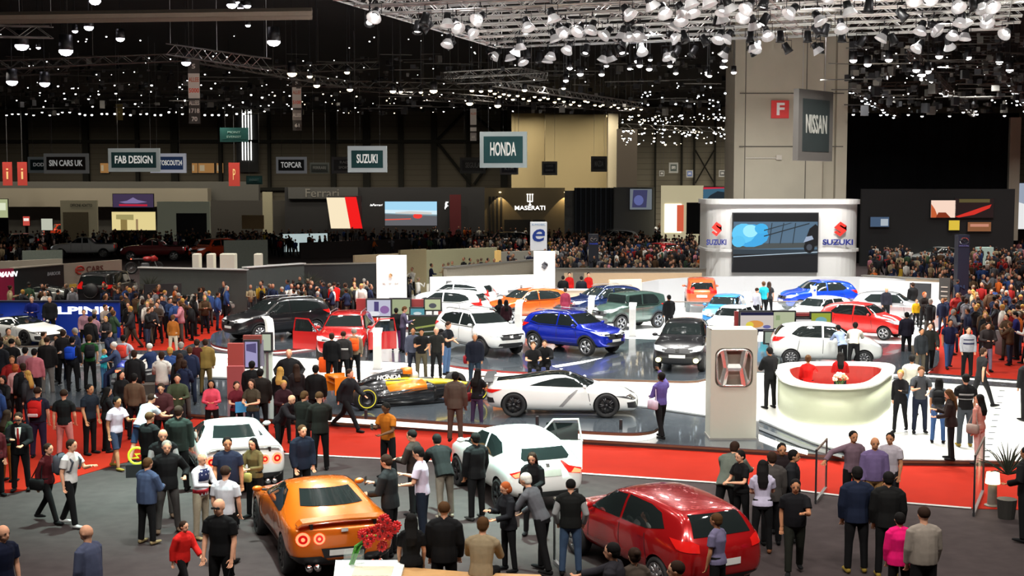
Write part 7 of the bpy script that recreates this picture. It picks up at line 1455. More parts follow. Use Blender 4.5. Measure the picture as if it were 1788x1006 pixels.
for i in range(13):
    p = P(1752 + (1722 - 1752) * i / 12 if i else 1752, 672 + 10.5 * i, .168); tag(obj('floor_socket', MB().use(DKL).box((0, 0, .008), (.16, .06, .016)).mesh('floor_socket'), None, p), 'small dark floor socket in the row on the white floor at right', 'floor socket', 'row of floor sockets on the white floor')
# ================================================================ trusses and lamps under the ceiling
ALU = mat((.55, .54, .52), .35, .6, noise=.05, name='truss_aluminium'); DALU = mat((.10, .095, .085), .5, .5, noise=.1, name='dull_truss')
def truss(p, q, sz, m, label, group, seg=None, name='lighting_truss', chord=.03):
    p, q = Vector(p), Vector(q); d = q - p; L_ = d.length; t = d.normalized(); s_ = Vector((-t.y, t.x, 0)).normalized(); up = Vector((0, 0, 1)); seg = seg or sz * 1.1; n = max(2, int(L_ / seg))
    b = MB().use(m); offs = [(-.5, 0), (.5, 0), (-.5, 1), (.5, 1)]; o = Vector(p)
    for a, c in offs: b.tube([s_ * a * sz + up * c * sz, d + s_ * a * sz + up * c * sz], chord, 4)
    for i in range(n):
        x0, x1 = t * (L_ * i / n), t * (L_ * (i + 1) / n); z = (i % 2)
        for a in (-.5, .5): b.tube([x0 + s_ * a * sz + up * z * sz, x1 + s_ * a * sz + up * (1 - z) * sz], chord * .6, 3, cap=False)
        b.tube([x0 - s_ * .5 * sz * (1 - 2 * z), x1 + s_ * .5 * sz * (1 - 2 * z)], chord * .6, 3, cap=False)
    for i in (0, n // 2, n): b.tube([t * (L_ * i / n) + up * sz, t * (L_ * i / n) + up * (17.7 - p.z)], .012, 3)
    return one(name, b, label, 'truss', group, loc=o)
GR = 'silver trusses of the near lighting rig'
C0, U_, W2 = Vector((-.5, 51, 12.0)), Vector((.943, -.333, 0)), Vector((-.333, -.943, 0))
for i in range(9):
    a = C0 + W2 * (i * 1.75); truss(a, a + U_ * (18.6 if i else 18.2), .42, ALU, 'silver cross truss of the bright lighting rig at the top', GR)
truss(C0 + W2 * -.3, C0 + W2 * 16 + Vector((0, 0, .1)), .42, ALU, 'silver edge truss closing the bright rig on its left side', None)
truss(C0 + U_ * 11.5, C0 + U_ * 11.5 + W2 * 15, .42, ALU, 'silver truss crossing the rig lengthwise above the concrete pillar', None)
truss(C0 + U_ * 18, C0 + U_ * 18 + W2 * 15, .42, ALU, 'silver edge truss closing the bright rig on its right side', None)
WL = mat((1, .98, .95), .4, emit=6, noise=0, name='lamp_lens'); WARM = mat((1, .80, .5), .4, emit=8, noise=0, name='warm_lens'); SHADE = mat((.75, .74, .74), .35, .2, emit=.10, noise=0, name='lamp_reflector'); DCAN = mat((.02, .02, .022), .4, .3, noise=.1, name='lamp_can')
def lampmesh(kind):
    b = MB().use(DCAN); 
    if kind == 'bell':
        b.lathe([(.001, .34), (.09, .32), (.11, .16), (.11, .14)], n=10).use(SHADE).lathe([(.10, .16), (.19, -.02), (.2, -.04), (.18, -.03), (.09, .12)], n=14)
    else: b.lathe([(.001, .36), (.1, .35), (.12, .1), (.15, 0), (.14, 0), (.1, .1)], n=10)
    body = b.mesh('housing', True)
    lens = MB().use(WL).lathe([(.085, .05), (.001, .06)], n=12).mesh('lens')
    yk = MB().use(DCAN).tube([(-.16, 0, .15), (-.16, 0, .42), (.16, 0, .42), (.16, 0, .15)], .012, 4).tube([(0, 0, .42), (0, 0, .62)], .02, 5).mesh('yoke')
    return body, lens, yk
LM = {'bell': lampmesh('bell'), 'can': lampmesh('can')}
rnd = random.Random(11); NL = 0
for k in range(112):
    row = rnd.randrange(0, 9); u = rnd.uniform(.2, 18.2); p = C0 + W2 * (row * 1.75) + U_ * u + Vector((0, 0, -.26)) + W2 * rnd.choice((-.21, .21)); kd = 'bell' if rnd.random() < .68 else 'can'
    if kd == 'can' and False: pass
    root = empty('spot_lamp', p + Vector((0, 0, -.36)), 0, {'bell': 'bright bell shaped spot lamp on the silver lighting rig', 'can': 'dark canned spot lamp on the silver lighting rig'}[kd], 'lamp', 'spot lamps on the silver lighting rig')
    root.rotation_euler = (0, 0, rnd.uniform(-.6, .6)); body, lens, yk = LM[kd]; root.scale = (1.1,) * 3; rot = Matrix.Rotation(D(rnd.uniform(-48, 12)), 4, 'X') @ Matrix.Rotation(D(rnd.uniform(-40, 40)), 4, 'Y'); T_ = Matrix.Translation((0, 0, .18)) @ rot @ Matrix.Translation((0, 0, -.18))
    h_ = obj('housing', body, root); h_.matrix_local = T_; obj('yoke', yk, root)
    if kd == 'bell' or rnd.random() < .35: h2 = obj('lens', lens, root); h2.matrix_local = T_
for px in (1310, 1362, 1410, 1470):
    p = V(px, 74, 45.0 + (1470 - px) * .004); root = empty('spot_lamp', p, 0, 'black down lamp silhouetted against the concrete pillar top', 'lamp', 'black lamps before the concrete pillar'); root.scale = (1.1,) * 3; b_, l_, y_ = LM['can']; obj('housing', b_, root); obj('yoke', y_, root)
for x, y, z in ((2, 44, 13.4), (9, 40, 13.4), (14, 44, 13.4), (-2, 40, 13.4), (6, 48, 13.4), (13, 36, 13.4)):
    l = bpy.data.lights.new('rig_spill_fill', 'POINT'); l.energy = 260; l.shadow_soft_size = .3; l.color = (1, .95, .95); lo = bpy.data.objects.new('rig_spill_fill', l); COL.objects.link(lo); lo.location = (x, y, z)  # added point lights stand for lamp spill that brightens the trusses
# farther trusses given by pixel ends and distance
FT = [((-20, 64), (90, 66), 60, 60, .5, ALU, 'grey truss at the upper left corner'), ((-20, 121), (330, 106), 66, 72, .4, DALU, 'long warm grey truss at the left below the round lamps'), ((-20, 134), (120, 128), 72, 72, .35, DALU, 'short truss just under the long left one'),
      ((298, 96), (466, 122), 62, 58, .5, ALU, 'thick silver truss tilting down above the numbered banner'), ((330, 108), (620, 155), 75, 84, .4, DALU, 'dull truss running right from the numbered banner'), ((462, 130), (660, 120), 82, 86, .45, DALU, 'grey truss above the second numbered banner'),
      ((775, 138), (910, 130), 80, 82, .4, ALU, 'front truss of the small rectangular rig'), ((910, 130), (950, 140), 82, 74, .4, ALU, 'right truss of the small rectangular rig'), ((775, 138), (800, 146), 80, 72, .4, DALU, 'left truss of the small rectangular rig'), ((800, 146), (950, 140), 72, 74, .4, DALU, 'rear truss of the small rectangular rig'),
      ((500, 150), (900, 158), 86, 90, .4, DALU, 'long dull truss in the middle carrying warm lamps'), ((620, 158), (860, 178), 84, 80, .3, DALU, 'thin truss below the long middle one'), ((860, 150), (1120, 188), 78, 100, .35, ALU, 'truss sloping down right with a row of warm lamps'), ((740, 176), (1130, 196), 92, 104, .3, DALU, 'lowest middle truss above the beige block'),
      ((1480, 152), (1800, 144), 95, 95, .25, DALU, 'thin dark truss right of the concrete pillar'), ((1590, 100), (1700, 205), 62, 108, .35, DALU, 'dark truss sloping away right of the pillar'), ((1480, 160), (1570, 206), 92, 110, .3, DALU, 'dark truss sloping down right beside the pillar'), ((1745, 120), (1795, 195), 70, 100, .3, DALU, 'dark truss at the right edge with bluish lamps'),
      ((1083, 224), (1290, 232), 150, 150, .5, DALU, 'distant truss full of bright lamps left of the pillar'), ((1083, 205), (1290, 210), 140, 140, .5, DALU, 'distant upper truss full of bright lamps left of the pillar'), ((-20, 168), (560, 176), 120, 120, .4, DALU, 'distant left truss carrying small white lamps'), ((-20, 196), (470, 200), 135, 135, .35, DALU, 'lowest distant left truss with small white lamps'), ((440, 196), (900, 192), 140, 140, .35, DALU, 'lowest distant middle truss with small lamps')]
for a, c, Y0, Y1, sz, m, l in FT: truss(V(*a, Y0), V(*c, Y1), sz, m, l, None, seg=sz * 1.3, chord=.028)
# painted joists of the roof
b = MB().use(mat((.20, .16, .12), .7, noise=.1, name='roof_beam'))
for (x0, y0, x1, y1, Y) in ((-30, 36, 545, 28, 58), (-30, 28, 545, 20, 55)): b.tube([V(x0, y0, Y), V(x1, y1, Y)], .16, 4)
struct('beam_roof', b)
# smaller lamps: single meshes, one per lamp
def lamp1(m, r):
    b = MB().use(DCAN).lathe([(.001, .3), (r * .9, .28), (r, .0), (r * .9, 0)], n=8).use(m).ell((0, 0, 0), (r, r, r * .75), 8, 5); return b.mesh('spot_lamp', True)
L1 = {'w': lamp1(WL, .13), 'y': lamp1(WARM, .13), 'b': lamp1(mat((.85, .93, 1), .4, emit=9, noise=0, name='cool_lens'), .13), 'v': lamp1(mat((.92, .88, 1), .4, emit=9, noise=0, name='violet_lens'), .14)}
spots = []
WIRE = MB().use(DCAN).box((0, 0, .5), (.025, .025, 1)).mesh('suspension_wire')
def addl(px, py, Y, k, s, lab, g): spots.append((px, py, Y, k, s, lab, g))
for x, y, s in ((38, 79, 2.4), (115, 88, 2.5), (478, 72, 2.3), (155, 47, 1.7), (210, 67, 1.5), (325, 109, 1.6), (21, 142, 2.0), (78, 145, 1.8), (166, 1, 2), (405, 8, 1.8), (417, 4, 1.2), (432, 10, 1.2), (420, 14, 1.1), (433, 44, .9), (131, 54, 1), (107, 76, .8), (67, 83, .8)): addl(x, y, 62, 'v', s, 'large glowing round lamp at the upper left', 'large round lamps at the upper left')
for x, y, s in ((510, 128, 2.2), (541, 133, 1.3), (553, 149, 1.5), (606, 126, 1.3), (611, 156, 1.4), (686, 159, 1.4), (757, 158, 1.8), (820, 180, 1.6), (869, 184, 1.5), (700, 160, .9), (735, 161, .9), (824, 158, 1), (840, 159, 1), (856, 158, 1), (916, 157, 1.2), (984, 154, 1)): addl(x, y, 78, 'y', s, 'glowing warm lamp on the middle trusses', 'warm lamps on the middle trusses')
for i in range(30): t = i / 29; addl(862 + 255 * t + rnd.uniform(-3, 3), 166 + 22 * t + rnd.uniform(-4, 5), 82 + 18 * t, 'y', .9, 'small warm lamp on the truss sloping above the beige block', 'warm lamps above the beige block')
for i in range(34): addl(8 + i * 13 + rnd.uniform(-4, 4), rnd.choice((199, 201, 196)), 130, 'w', .95, 'small white lamp in the lowest left lamp row', 'lowest left lamp row')
for i in range(60): addl(rnd.uniform(0, 560), rnd.uniform(138, 192), rnd.uniform(95, 128), 'w', rnd.uniform(.35, .8), 'small white lamp among the left trusses', 'small lamps among the left trusses')
for i in range(22): addl(rnd.choice((1000, 1060, 1100, 1125, 1180, 1240, 1275)) + rnd.uniform(-14, 14), rnd.uniform(95, 145), rnd.uniform(60, 70), 'w', rnd.uniform(.8, 1.3), 'pair lamp in the dark left of the pillar top', 'lamps in the dark left of the pillar top')
for a, c, n, Y0, Y1, k in (((1482, 160), (1570, 206), 22, 92, 110, 'b'), ((1600, 128), (1705, 200), 34, 70, 108, 'w'), ((1752, 128), (1790, 190), 18, 72, 100, 'b')):
    for i in range(n): t = rnd.random() ** .8; addl(a[0] + (c[0] - a[0]) * t + rnd.uniform(-4, 4), a[1] + (c[1] - a[1]) * t + rnd.uniform(-4, 6), Y0 + (Y1 - Y0) * t, k, rnd.uniform(.6, 1.1), 'small bluish white lamp on the sloping trusses at right', 'lamps on the sloping right trusses')
for i in range(12): addl(1490 + i * 24, 195 + rnd.uniform(-4, 8), 108, 'w', 1.0, 'small white lamp in the row above the black curtain', 'lamp row above the black curtain')
for x, y in ((1552, 104), (1610, 130), (1620, 124), (1600, 122), (1745, 108), (1763, 122), (1690, 100), (1640, 98), (1490, 105), (1515, 112)): addl(x, y, 62, 'w', 1.4, 'bright pair lamp in the dark right of the pillar', 'lamps in the dark right of the pillar')
ind = 300 - 116; spots.sort(key=lambda t: -t[4] / t[2])
def spot_at(px, py, Y, k, s):
    p = V(px, py, Y); p.z = min(p.z, 17.2); return p
for (px, py, Y, k, s, lab, g) in spots[:ind]:
    p = spot_at(px, py, Y, k, s); o = obj('spot_lamp', L1[k], None, p); o.scale = (s,) * 3; tag(o, lab, 'lamp', g)
    wv = obj('suspension_wire', WIRE, o); wv.scale = (1 / s, 1 / s, (17.74 - p.z) / s)
b = MB()
rest = [(px, py, Y, k, s) for (px, py, Y, k, s, _, _) in spots[ind:]]
for i in range(190): rest.append((rnd.uniform(1084, 1283), rnd.choice((206, 212, 228, 236, 247)) + rnd.uniform(-6, 6), rnd.uniform(125, 155), rnd.choice('wwyb'), rnd.choice((.3, .4, .5, .6, .8, 1.0))))
for i in range(60): rest.append((rnd.uniform(450, 900), rnd.uniform(160, 198), rnd.uniform(105, 140), rnd.choice('wy'), rnd.uniform(.3, .7)))
for i in range(90): rest.append((rnd.uniform(0, 1280), rnd.uniform(60, 150), rnd.uniform(62, 80), 'w', rnd.uniform(.15, .35)))
for i in range(50): rest.append((rnd.uniform(1480, 1788), rnd.uniform(85, 190), rnd.uniform(64, 100), 'w', rnd.uniform(.2, .5)))
for i in range(40): rest.append((rnd.uniform(1120, 1283), rnd.uniform(150, 200), rnd.uniform(80, 110), 'b', rnd.uniform(.3, .6)))
for (px, py, Y, k, s) in rest:
    p = spot_at(px, py, Y, k, s)
    if xa - .8 < p.x < xb + .8 and YC - 1 < p.y < YC + 5: continue
    b.use({'w': WL, 'y': WARM, 'b': L1['b'].materials[1], 'v': WL}[k]).ell(p, (.13 * s, .13 * s, .1 * s), 6, 4)
    b.use(DCAN).box(p + Vector((0, 0, .16 * s)), (.2 * s, .2 * s, .2 * s))
tag(b.build('distant_lamps'), 'countless tiny lamps glinting far off among the ceiling rigs', 'lamps', kind='stuff')
b = MB()
for i in range(1300):
    if rnd.random() < .68: px, py, Y = rnd.uniform(-10, 1290), rnd.uniform(100, 198), rnd.uniform(80, 140)
    else: px, py, Y = rnd.uniform(1480, 1800), rnd.uniform(60, 195), rnd.uniform(60, 100)
    p = V(px, py, Y)
    if p.z > 17.3 or (xa - 1 < p.x < xb + 1 and YC - 1 < p.y < YC + 6): continue
    b.use(rnd.choice((DCAN, DCAN, DALU))); sz = rnd.uniform(.12, .38); b.box(p, (sz, sz * .8, sz * rnd.uniform(.4, 1.4)), rnd.uniform(0, 3))
    if rnd.random() < .18: b.use(DALU).box(p + Vector((0, 0, .3)), (rnd.uniform(1, 4), .05, .05), rnd.uniform(-.3, .3))
tag(b.build('rig_clutter'), 'dark mass of unlit lamps, hoists and cables under the ceiling', 'rigging', kind='stuff')
# ================================================================ racing car, motorcycles and details on cars
def racing_car(px, py, yaw, z):
    p = P(px, py, z); fw = Vector((math.cos(D(yaw)), math.sin(D(yaw)), 0)); lf = Vector((-fw.y, fw.x, 0)); p = p + fw * 1.7 + lf * .85
    R = empty('racing_car', p, D(yaw), 'orange, yellow and black open wheel racing car on the stage', 'racing car')
    OR = paint((.85, .22, .01), 1, .3, .1); YE = paint((.85, .62, .02), 1, .3, .0); BK = paint((.012, .012, .014), 1, .25, .2); WH = paint((.75, .75, .75), .8, .3)
    def sec(x, w_, z0, z1, k=.7): return [(x, -w_, z0), (x, w_, z0), (x, w_, z0 + (z1 - z0) * .55), (x, w_ * k, z1), (x, -w_ * k, z1), (x, -w_, z0 + (z1 - z0) * .55)]
    MB().use(BK).loft([sec(-1.75, .22, .12, .55), sec(-1.0, .34, .08, .72), (sec(-.2, .38, .06, .70)), sec(.5, .34, .08, .62), sec(1.2, .26, .14, .56), sec(1.9, .16, .18, .42), sec(2.45, .07, .2, .3)]).build('monocoque', R, True)
    MB().use(YE).loft([sec(-.9, .30, .55, .72), sec(-.2, .32, .5, .74), sec(.5, .30, .5, .65), sec(1.2, .22, .48, .575), sec(1.8, .15, .38, .45), sec(2.3, .10, .28, .36)]).build('upper_shell', R, True)
    MB().use(OR).loft([sec(1.6, .17, .3, .46), sec(2.2, .12, .24, .39), sec(2.62, .05, .19, .28)]).build('nose', R, True)
    for s in (1, -1):
        MB().use(BK).loft([[(x, s * (.34 + a * w_), zz) for a, zz in ((0, .08), (1, .08), (1, .08 + h * .7), (.7, h), (0, h + .04))] for x, w_, h in ((-1.6, .08, .25), (-1.0, .26, .44), (-.3, .40, .56), (.35, .42, .6), (.5, .36, .56))]).build('side_pod', R, True)
        MB().use(OR).loft([[(x, s * (.36 + a * w_), zz) for a, zz in ((0, h - .05), (1.03, h - .18), (.9, h - .03), (0, h + .07))] for x, w_, h in ((-.9, .24, .5), (-.3, .38, .6), (.2, .4, .63))]).build('pod_cover', R, True)
    MB().use(BK).loft([[(x, -w_, z0), (x, w_, z0), (x, w_ * .6, z1), (x, -w_ * .6, z1)] for x, w_, z0, z1 in ((-1.75, .03, .5, .62), (-1.2, .06, .6, .86), (-.6, .11, .62, .96), (-.2, .14, .66, .98), (-.1, .13, .7, .96))]).build('engine_cover', R, True)
    MB().use(OR).loft([[(x, -w_, z0), (x, w_, z0), (x, w_ * .7, z1), (x, -w_ * .7, z1)] for x, w_, z0, z1 in ((-.3, .13, .84, 1.0), (-.05, .13, .82, 1.02), (.0, .11, .84, 1.0))]).build('air_box', R, True)
    MB().use(BLACK).ell((.32, 0, .62), (.42, .22, .08), 12, 4).build('cockpit', R); MB().use(WH).ell((.1, 0, .76), (.13, .12, .13), 12, 8).build('head_rest', R, True)
    for s, nm in ((-1.72, 'r'), (1.75, 'f')):
        rr_, ww = (.335, .36) if nm == 'r' else (.33, .30)
        for y in (-1, 1):
            o = MB().use(TYRE).lathe([(rr_ * .55, -ww / 2), (rr_ * .95, -ww / 2), (rr_, -ww * .4), (rr_, ww * .4), (rr_ * .95, ww / 2), (rr_ * .55, ww / 2)], n=28, axis='y').build('wheel', R, True, loc=(s, y * .80, rr_))
            MB().use(BALLOY).lathe([(.001, y * .1), (rr_ * .55, y * .08), (rr_ * .56, y * .17)], n=20, axis='y').build('rim', o, True)
            MB().use(mat((.8, .7, .05), .5, name='tyre_band')).lathe([(rr_ * .72, y * (ww / 2 + .004)), (rr_ * .80, y * (ww / 2 + .006))], n=24, axis='y').build('tyre_band', o)
            b = MB().use(BK)
            for dx in (-.25, .25): b.tube([(s + dx, y * .22, .42), (s, y * .68, .36)], .016, 5).tube([(s + dx, y * .22, .22), (s, y * .68, .24)], .016, 5)
            b.build('suspension', R)
    MB().use(OR).box((2.55, 0, .12), (.42, 1.75, .03)).box((2.45, 0, .2), (.22, 1.6, .025)).box((2.5, .86, .2), (.5, .03, .22)).box((2.5, -.86, .2), (.5, .03, .22)).build('front_wing', R)
    MB().use(OR).box((-2.25, 0, .86), (.36, .9, .04)).box((-2.3, 0, .72), (.3, .9, .03)).box((-2.2, .46, .66), (.6, .03, .5)).box((-2.2, -.46, .66), (.6, .03, .5)).use(BK).box((-2.0, 0, .45), (.3, .06, .5)).build('rear_wing', R)
    MB().use(BK).box((-.1, 0, .045), (3.4, 1.4, .03)).build('floor_plate', R)
    text('HONDA', 1, mat((.8, .8, .8), .4, emit=.2, noise=0, name='white_letter'), R, (-.75, -.13, .78), width=.75, height=.12, bold=.03, shear=.2, rx=80)
    MB().use(WH).box((0, -.93, .72), (.04, .12, .08)).build('wing_mirror', R) if 0 else None
    return R
racing_car(640, 716, 26, .40)
def motorcycle(px, py, yaw, z, col, label, case=True, sc=1.):
    R = empty('motorcycle', P(px, py, z), D(yaw), label, 'motorcycle'); R.scale = (sc,) * 3
    for x in (-.72, .74):
        o = MB().use(TYRE).tube([(.31 * math.cos(i * .2856), 0, .31 * math.sin(i * .2856)) for i in range(23)], .055, 8).build('wheel', R, True, loc=(x, 0, .34)); b = MB().use(ALLOY).lathe([(.001, -.03), (.05, -.03), (.05, .03), (.001, .03)], n=10, axis='y')
        for i in range(10): b.tube([(0, 0, 0), (.26 * math.cos(i * .628), 0, .26 * math.sin(i * .628))], .008, 4)
        b.tube([(.26 * math.cos(i * .2856), 0, .26 * math.sin(i * .2856)) for i in range(23)], .016, 5); b.build('rim', o)
    m = paint(col, 1, .3, .1)
    MB().use(STEEL).tube([(.74, .08, .34), (.48, .08, .95)], .03, 6).tube([(.74, -.08, .34), (.48, -.08, .95)], .03, 6).build('fork', R); MB().use(PLAST).tube([(-.72, .06, .34), (-.2, .1, .42), (.1, .1, .4)], .03, 5).tube([(.45, 0, .85), (.1, 0, .35), (-.25, 0, .4), (-.3, 0, .75)], .035, 6).build('frame', R)
    MB().use(mat((.15, .15, .16), .4, .6, name='engine')).rbox((.05, 0, .45), (.5, .34, .36), .06).lathe([(.001, -.3), (.11, -.3), (.11, .3), (.001, .3)], (.12, 0, .42), 12, 'y').build('engine', R)
    MB().use(m).ell((.2, 0, .86), (.3, .17, .15), 12, 8).build('tank', R, True); MB().use(m).loft([[(x, -w_, z0), (x, w_, z0), (x, w_ * .6, z1), (x, -w_ * .6, z1)] for x, w_, z0, z1 in ((.4, .2, .7, 1.0), (.6, .16, .72, 1.06), (.78, .06, .74, .9))]).build('fairing', R, True)
    MB().use(PLAST).ell((-.3, 0, .84), (.42, .15, .07), 12, 6).build('seat', R, True); MB().use(BLACK).tube([(.38, .4, 1.04), (.46, .15, 1.06), (.46, -.15, 1.06), (.38, -.4, 1.04)], .018, 6).build('handlebar', R)
    if case:
        MB().use(PLAST).rbox((-.82, 0, 1.02), (.38, .46, .3), .05).build('top_case', R); MB().use(PLAST).rbox((-.62, .34, .66), (.46, .2, .36), .04).build('pannier', R); MB().use(PLAST).rbox((-.62, -.34, .66), (.46, .2, .36), .04).build('pannier', R)
    MB().use(TAILON).box((-1.03 if case else -.72, 0, .86), (.04, .16, .06)).build('tail_light', R); return R
motorcycle(212, 690, 100, .15, (.02, .05, .4), 'blue and black motorcycle among visitors on the left stage', case=False)
motorcycle(272, 692, 62, .15, (.45, .01, .02), 'touring motorcycle with black cases and red tail light')
PP(268, 690, -118, 'straddle', 'm', 'l', 'w:crop', 'shirt:#1c2c50', 'jeans:#18203c', 'white haired man in blue sitting on the touring motorcycle', z=.15, dz=-.10)
PP(208, 686, -80, 'straddle', 'm', 'l', 'w:crop', 'shirt:#34405c', 'jeans:#18203c', 'man in grey blue sitting on the left motorcycle', z=.15, dz=-.10)
motorcycle(252, 478, 20, .02, (.5, .02, .02), 'red dirt motorcycle behind the yellow shape at the far left', case=False, sc=1.3)
one('lounge_chair', MB().use(mat((.07, .055, .045), .7, name='dark_leather')).rbox((0, 0, .35), (1.0, .8, .35), .1).rbox((0, .35, .65), (1.0, .2, .5), .08), 'dark upholstered bench below the touring motorcycle', 'bench', loc=P(262, 722, .0), rz=.3)
# ---- open doors and small car details
def cardoor(px, py, z, yaw, m, label, root=None):
    p = P(px, py, z); R = empty('open_door', p, D(yaw), label, 'car door')
    MB().use(m).prism([(0, 0), (1.05, 0), (1.05, .06), (0, .06)], .32, .98).build('door_skin', R)
    b = MB().use(PLAST); b.tube([(0, .03, .98), (.42, .03, 1.42), (.95, .03, 1.46), (1.05, .03, .98)], .025, 5).build('window_frame', R); MB().use(GLASS).add([(0.04, .03, .98), (1.03, .03, .98), (.93, .03, 1.44), (.43, .03, 1.40)], [(0, 1, 2, 3)]).build('window', R)
    return R
def attach_door(car, x, y, ang, m, sc=1):
    R = empty('door', (0, 0, 0)); R.parent = car; R.location = (x, y, 0); R.rotation_euler = (0, 0, D(ang))
    MB().use(m).prism([(0, -.03), (1.08, -.03), (1.08, .05), (0, .05)], .36 * sc, 1.02 * sc).build('door_skin', R)
    MB().use(m).tube([(0, 0, 1.0 * sc), (.42, 0, 1.48 * sc), (.98, 0, 1.50 * sc), (1.07, 0, 1.0 * sc)], .03, 5).build('window_frame', R); MB().use(GLASS).box((.62, 0, 1.2 * sc), (.72, .012, .42 * sc)).build('window', R)
attach_door(crvr, .92, .92, 112, paint((.50, .010, .010), 1, .25, .3)); attach_door(crvr, .92, -.92, -112, paint((.50, .010, .010), 1, .25, .3))
jk = [o for o in bpy.data.objects if o.get('label', '').startswith('white crossover with boomerang')][0]; attach_door(jk, .78, -.86, -118, C_PEARL)
bj = [o for o in bpy.data.objects if o.get('label', '').startswith('black hatchback facing front')][0]
for s in (-1, 1): MB().use(mat((1, .9, .35), .3, emit=6, noise=0, name='fog_lamp')).ell((1.93, s * .60, .42), (.05, .09, .075), 10, 6).build('fog_lamp', bj)
g = [o for o in bpy.data.objects if o.get('label', '').startswith('black boxy off-roader seen')][0]
o = MB().use(BLACK).lathe([(.001, -2.52), (.36, -2.52), (.38, -2.45), (.38, -2.30), (.001, -2.30)], (0, 0, 1.05), 22, 'x').build('spare_wheel', g, True); MB().use(CHROME).tube([(-2.54, .36 * math.cos(i * .314), 1.05 + .36 * math.sin(i * .314)) for i in range(11, 20)], .014, 4).build('chrome_arc', o)
rs = [o for o in bpy.data.objects if o.get('label', '').startswith('bright red small hatchback')][0]
for s in (-1, 1):
    b = MB().use(mat((.8, .78, .78), .4, name='stripe_white')); pts = []
    for i in range(9):
        x = 1.02 + i * .09; h = swift.bvh.ray_cast(Vector((x, s * .3, 3)), Vector((0, 0, -1)), 5)[0]; h2 = swift.bvh.ray_cast(Vector((x, s * .48, 3)), Vector((0, 0, -1)), 5)[0]
        if h and h2: pts += [h + Vector((0, 0, .008)), h2 + Vector((0, 0, .008))]
    n = len(pts) // 2; b.add(pts, [(2 * i, 2 * i + 2, 2 * i + 3, 2 * i + 1) if s > 0 else (2 * i, 2 * i + 1, 2 * i + 3, 2 * i + 2) for i in range(n - 1)]); b.build('bonnet_stripe', rs)
# ================================================================ the crowd
def lofig(pose, sex, hair, n=6):
    K = skel(pose, sex); b = MB(); ms = [mat((.5, .5, .5), .6 + i * .01, name='role_%d' % i) for i in range(5)]
    b.use(ms[0]); fig(K, sex, 'body', b, n=n, detail=False)
    b.use(ms[1]); fig(K, sex, 'jacket', b, n=n + 2); b.use(ms[2]); fig(K, sex, 'trousers', b, n=n); b.use(ms[3]); fig(K, sex, 'hair_' + hair, b, n=n); b.use(ms[4]); fig(K, sex, 'shoes', b)
    return b.mesh('person', True)
LF = [lofig(p, s, h) for p, s, h in (('stand', 'm', 'short'), ('hands_front', 'm', 'crop'), ('walk', 'm', 'short'), ('phone_low', 'm', 'short'), ('photo', 'm', 'short'), ('stand', 'f', 'long'), ('hands_front', 'f', 'bob'), ('relax', 'f', 'long'), ('walk_slow', 'f', 'bun'), ('pockets', 'w', 'crop'), ('crossed', 'm', 'short'), ('stand', 'w', 'short'))]
CN = [('black', '#101012', 9), ('dark grey', '#26262a', 6), ('navy', '#141c34', 5), ('brown', '#43301f', 4), ('white', '#c4c0b8', 3), ('red', '#7e1614', 1.4), ('blue', '#243c6c', 1.8), ('beige', '#8c7c60', 2.2), ('green', '#2f4430', 1), ('pink', '#b0707a', .8), ('grey', '#66666a', 3), ('yellow', '#9a7a20', .3), ('orange', '#a8501a', .5)]
BT = ['#0e0e10', '#0e0e10', '#17171c', '#1c2436', '#2e3a50', '#3c352c', '#44423e']
def nearwall(p, d=.55):
    for x0, y0, x1, y1 in WALLS:
        L2 = (x1 - x0) ** 2 + (y1 - y0) ** 2 or 1e-6; t = max(0, min(1, ((p.x - x0) * (x1 - x0) + (p.y - y0) * (y1 - y0)) / L2))
        if (p.x - x0 - t * (x1 - x0)) ** 2 + (p.y - y0 - t * (y1 - y0)) ** 2 < d * d: return True
    return False
def inpoly(x, y, pl):
    r = False; j = len(pl) - 1
    for i in range(len(pl)):
        if (pl[i][1] > y) != (pl[j][1] > y) and x < (pl[j][0] - pl[i][0]) * (y - pl[i][1]) / (pl[j][1] - pl[i][1]) + pl[i][0]: r = not r
        j = i
    return r
CARS = [(o.location.x, o.location.y, math.cos(o.rotation_euler.z), math.sin(o.rotation_euler.z), o.scale[0] * (3.3 if 'pickup' in o.name else 2.75), o.scale[0] * 1.35) for o in bpy.data.objects if o.get('category') in ('car', 'motorcycle', 'racing car')]
BLOCKS = [(V(1235, 400, YT).x, YT - .8, V(1510, 400, YT).x, YT + 5), (xa - .5, YC - .5, xb + .5, YC + 6), (V(890, 300, 168).x, 165, V(1115, 300, 168).x, 182), (V(1150, 300, 138).x, 137, V(1295, 300, 138).x, 143), (V(1465, 300, 107).x, 107, 60, 113), (V(-30, 300, 146).x, 146, V(372, 300, 146).x, 160)]
for o in bpy.data.objects:
    if o.get('category') in ('totem', 'counter', 'pillar', 'lectern', 'plant', 'booth', 'screen', 'sign') and o.parent is None: OCC_EXTRA = 1; BLOCKS.append((o.location.x - .5, o.location.y - .5, o.location.x + 2.0, o.location.y + 1.4)) if o.location.y > 55 and o.location.z < 3 else None
def blocked(p):
    for x0, y0, x1, y1 in BLOCKS:
        if x0 < p.x < x1 and y0 < p.y < y1: return True
    for cx, cy, c_, s_, hl, hw in CARS:
        dx, dy = p.x - cx, p.y - cy
        if abs(dx * c_ + dy * s_) < hl and abs(-dx * s_ + dy * c_) < hw: return True
    return False
OCC = [(o.location.x, o.location.y) for o in PEOPLE]
rnd = random.Random(21); crowd = []
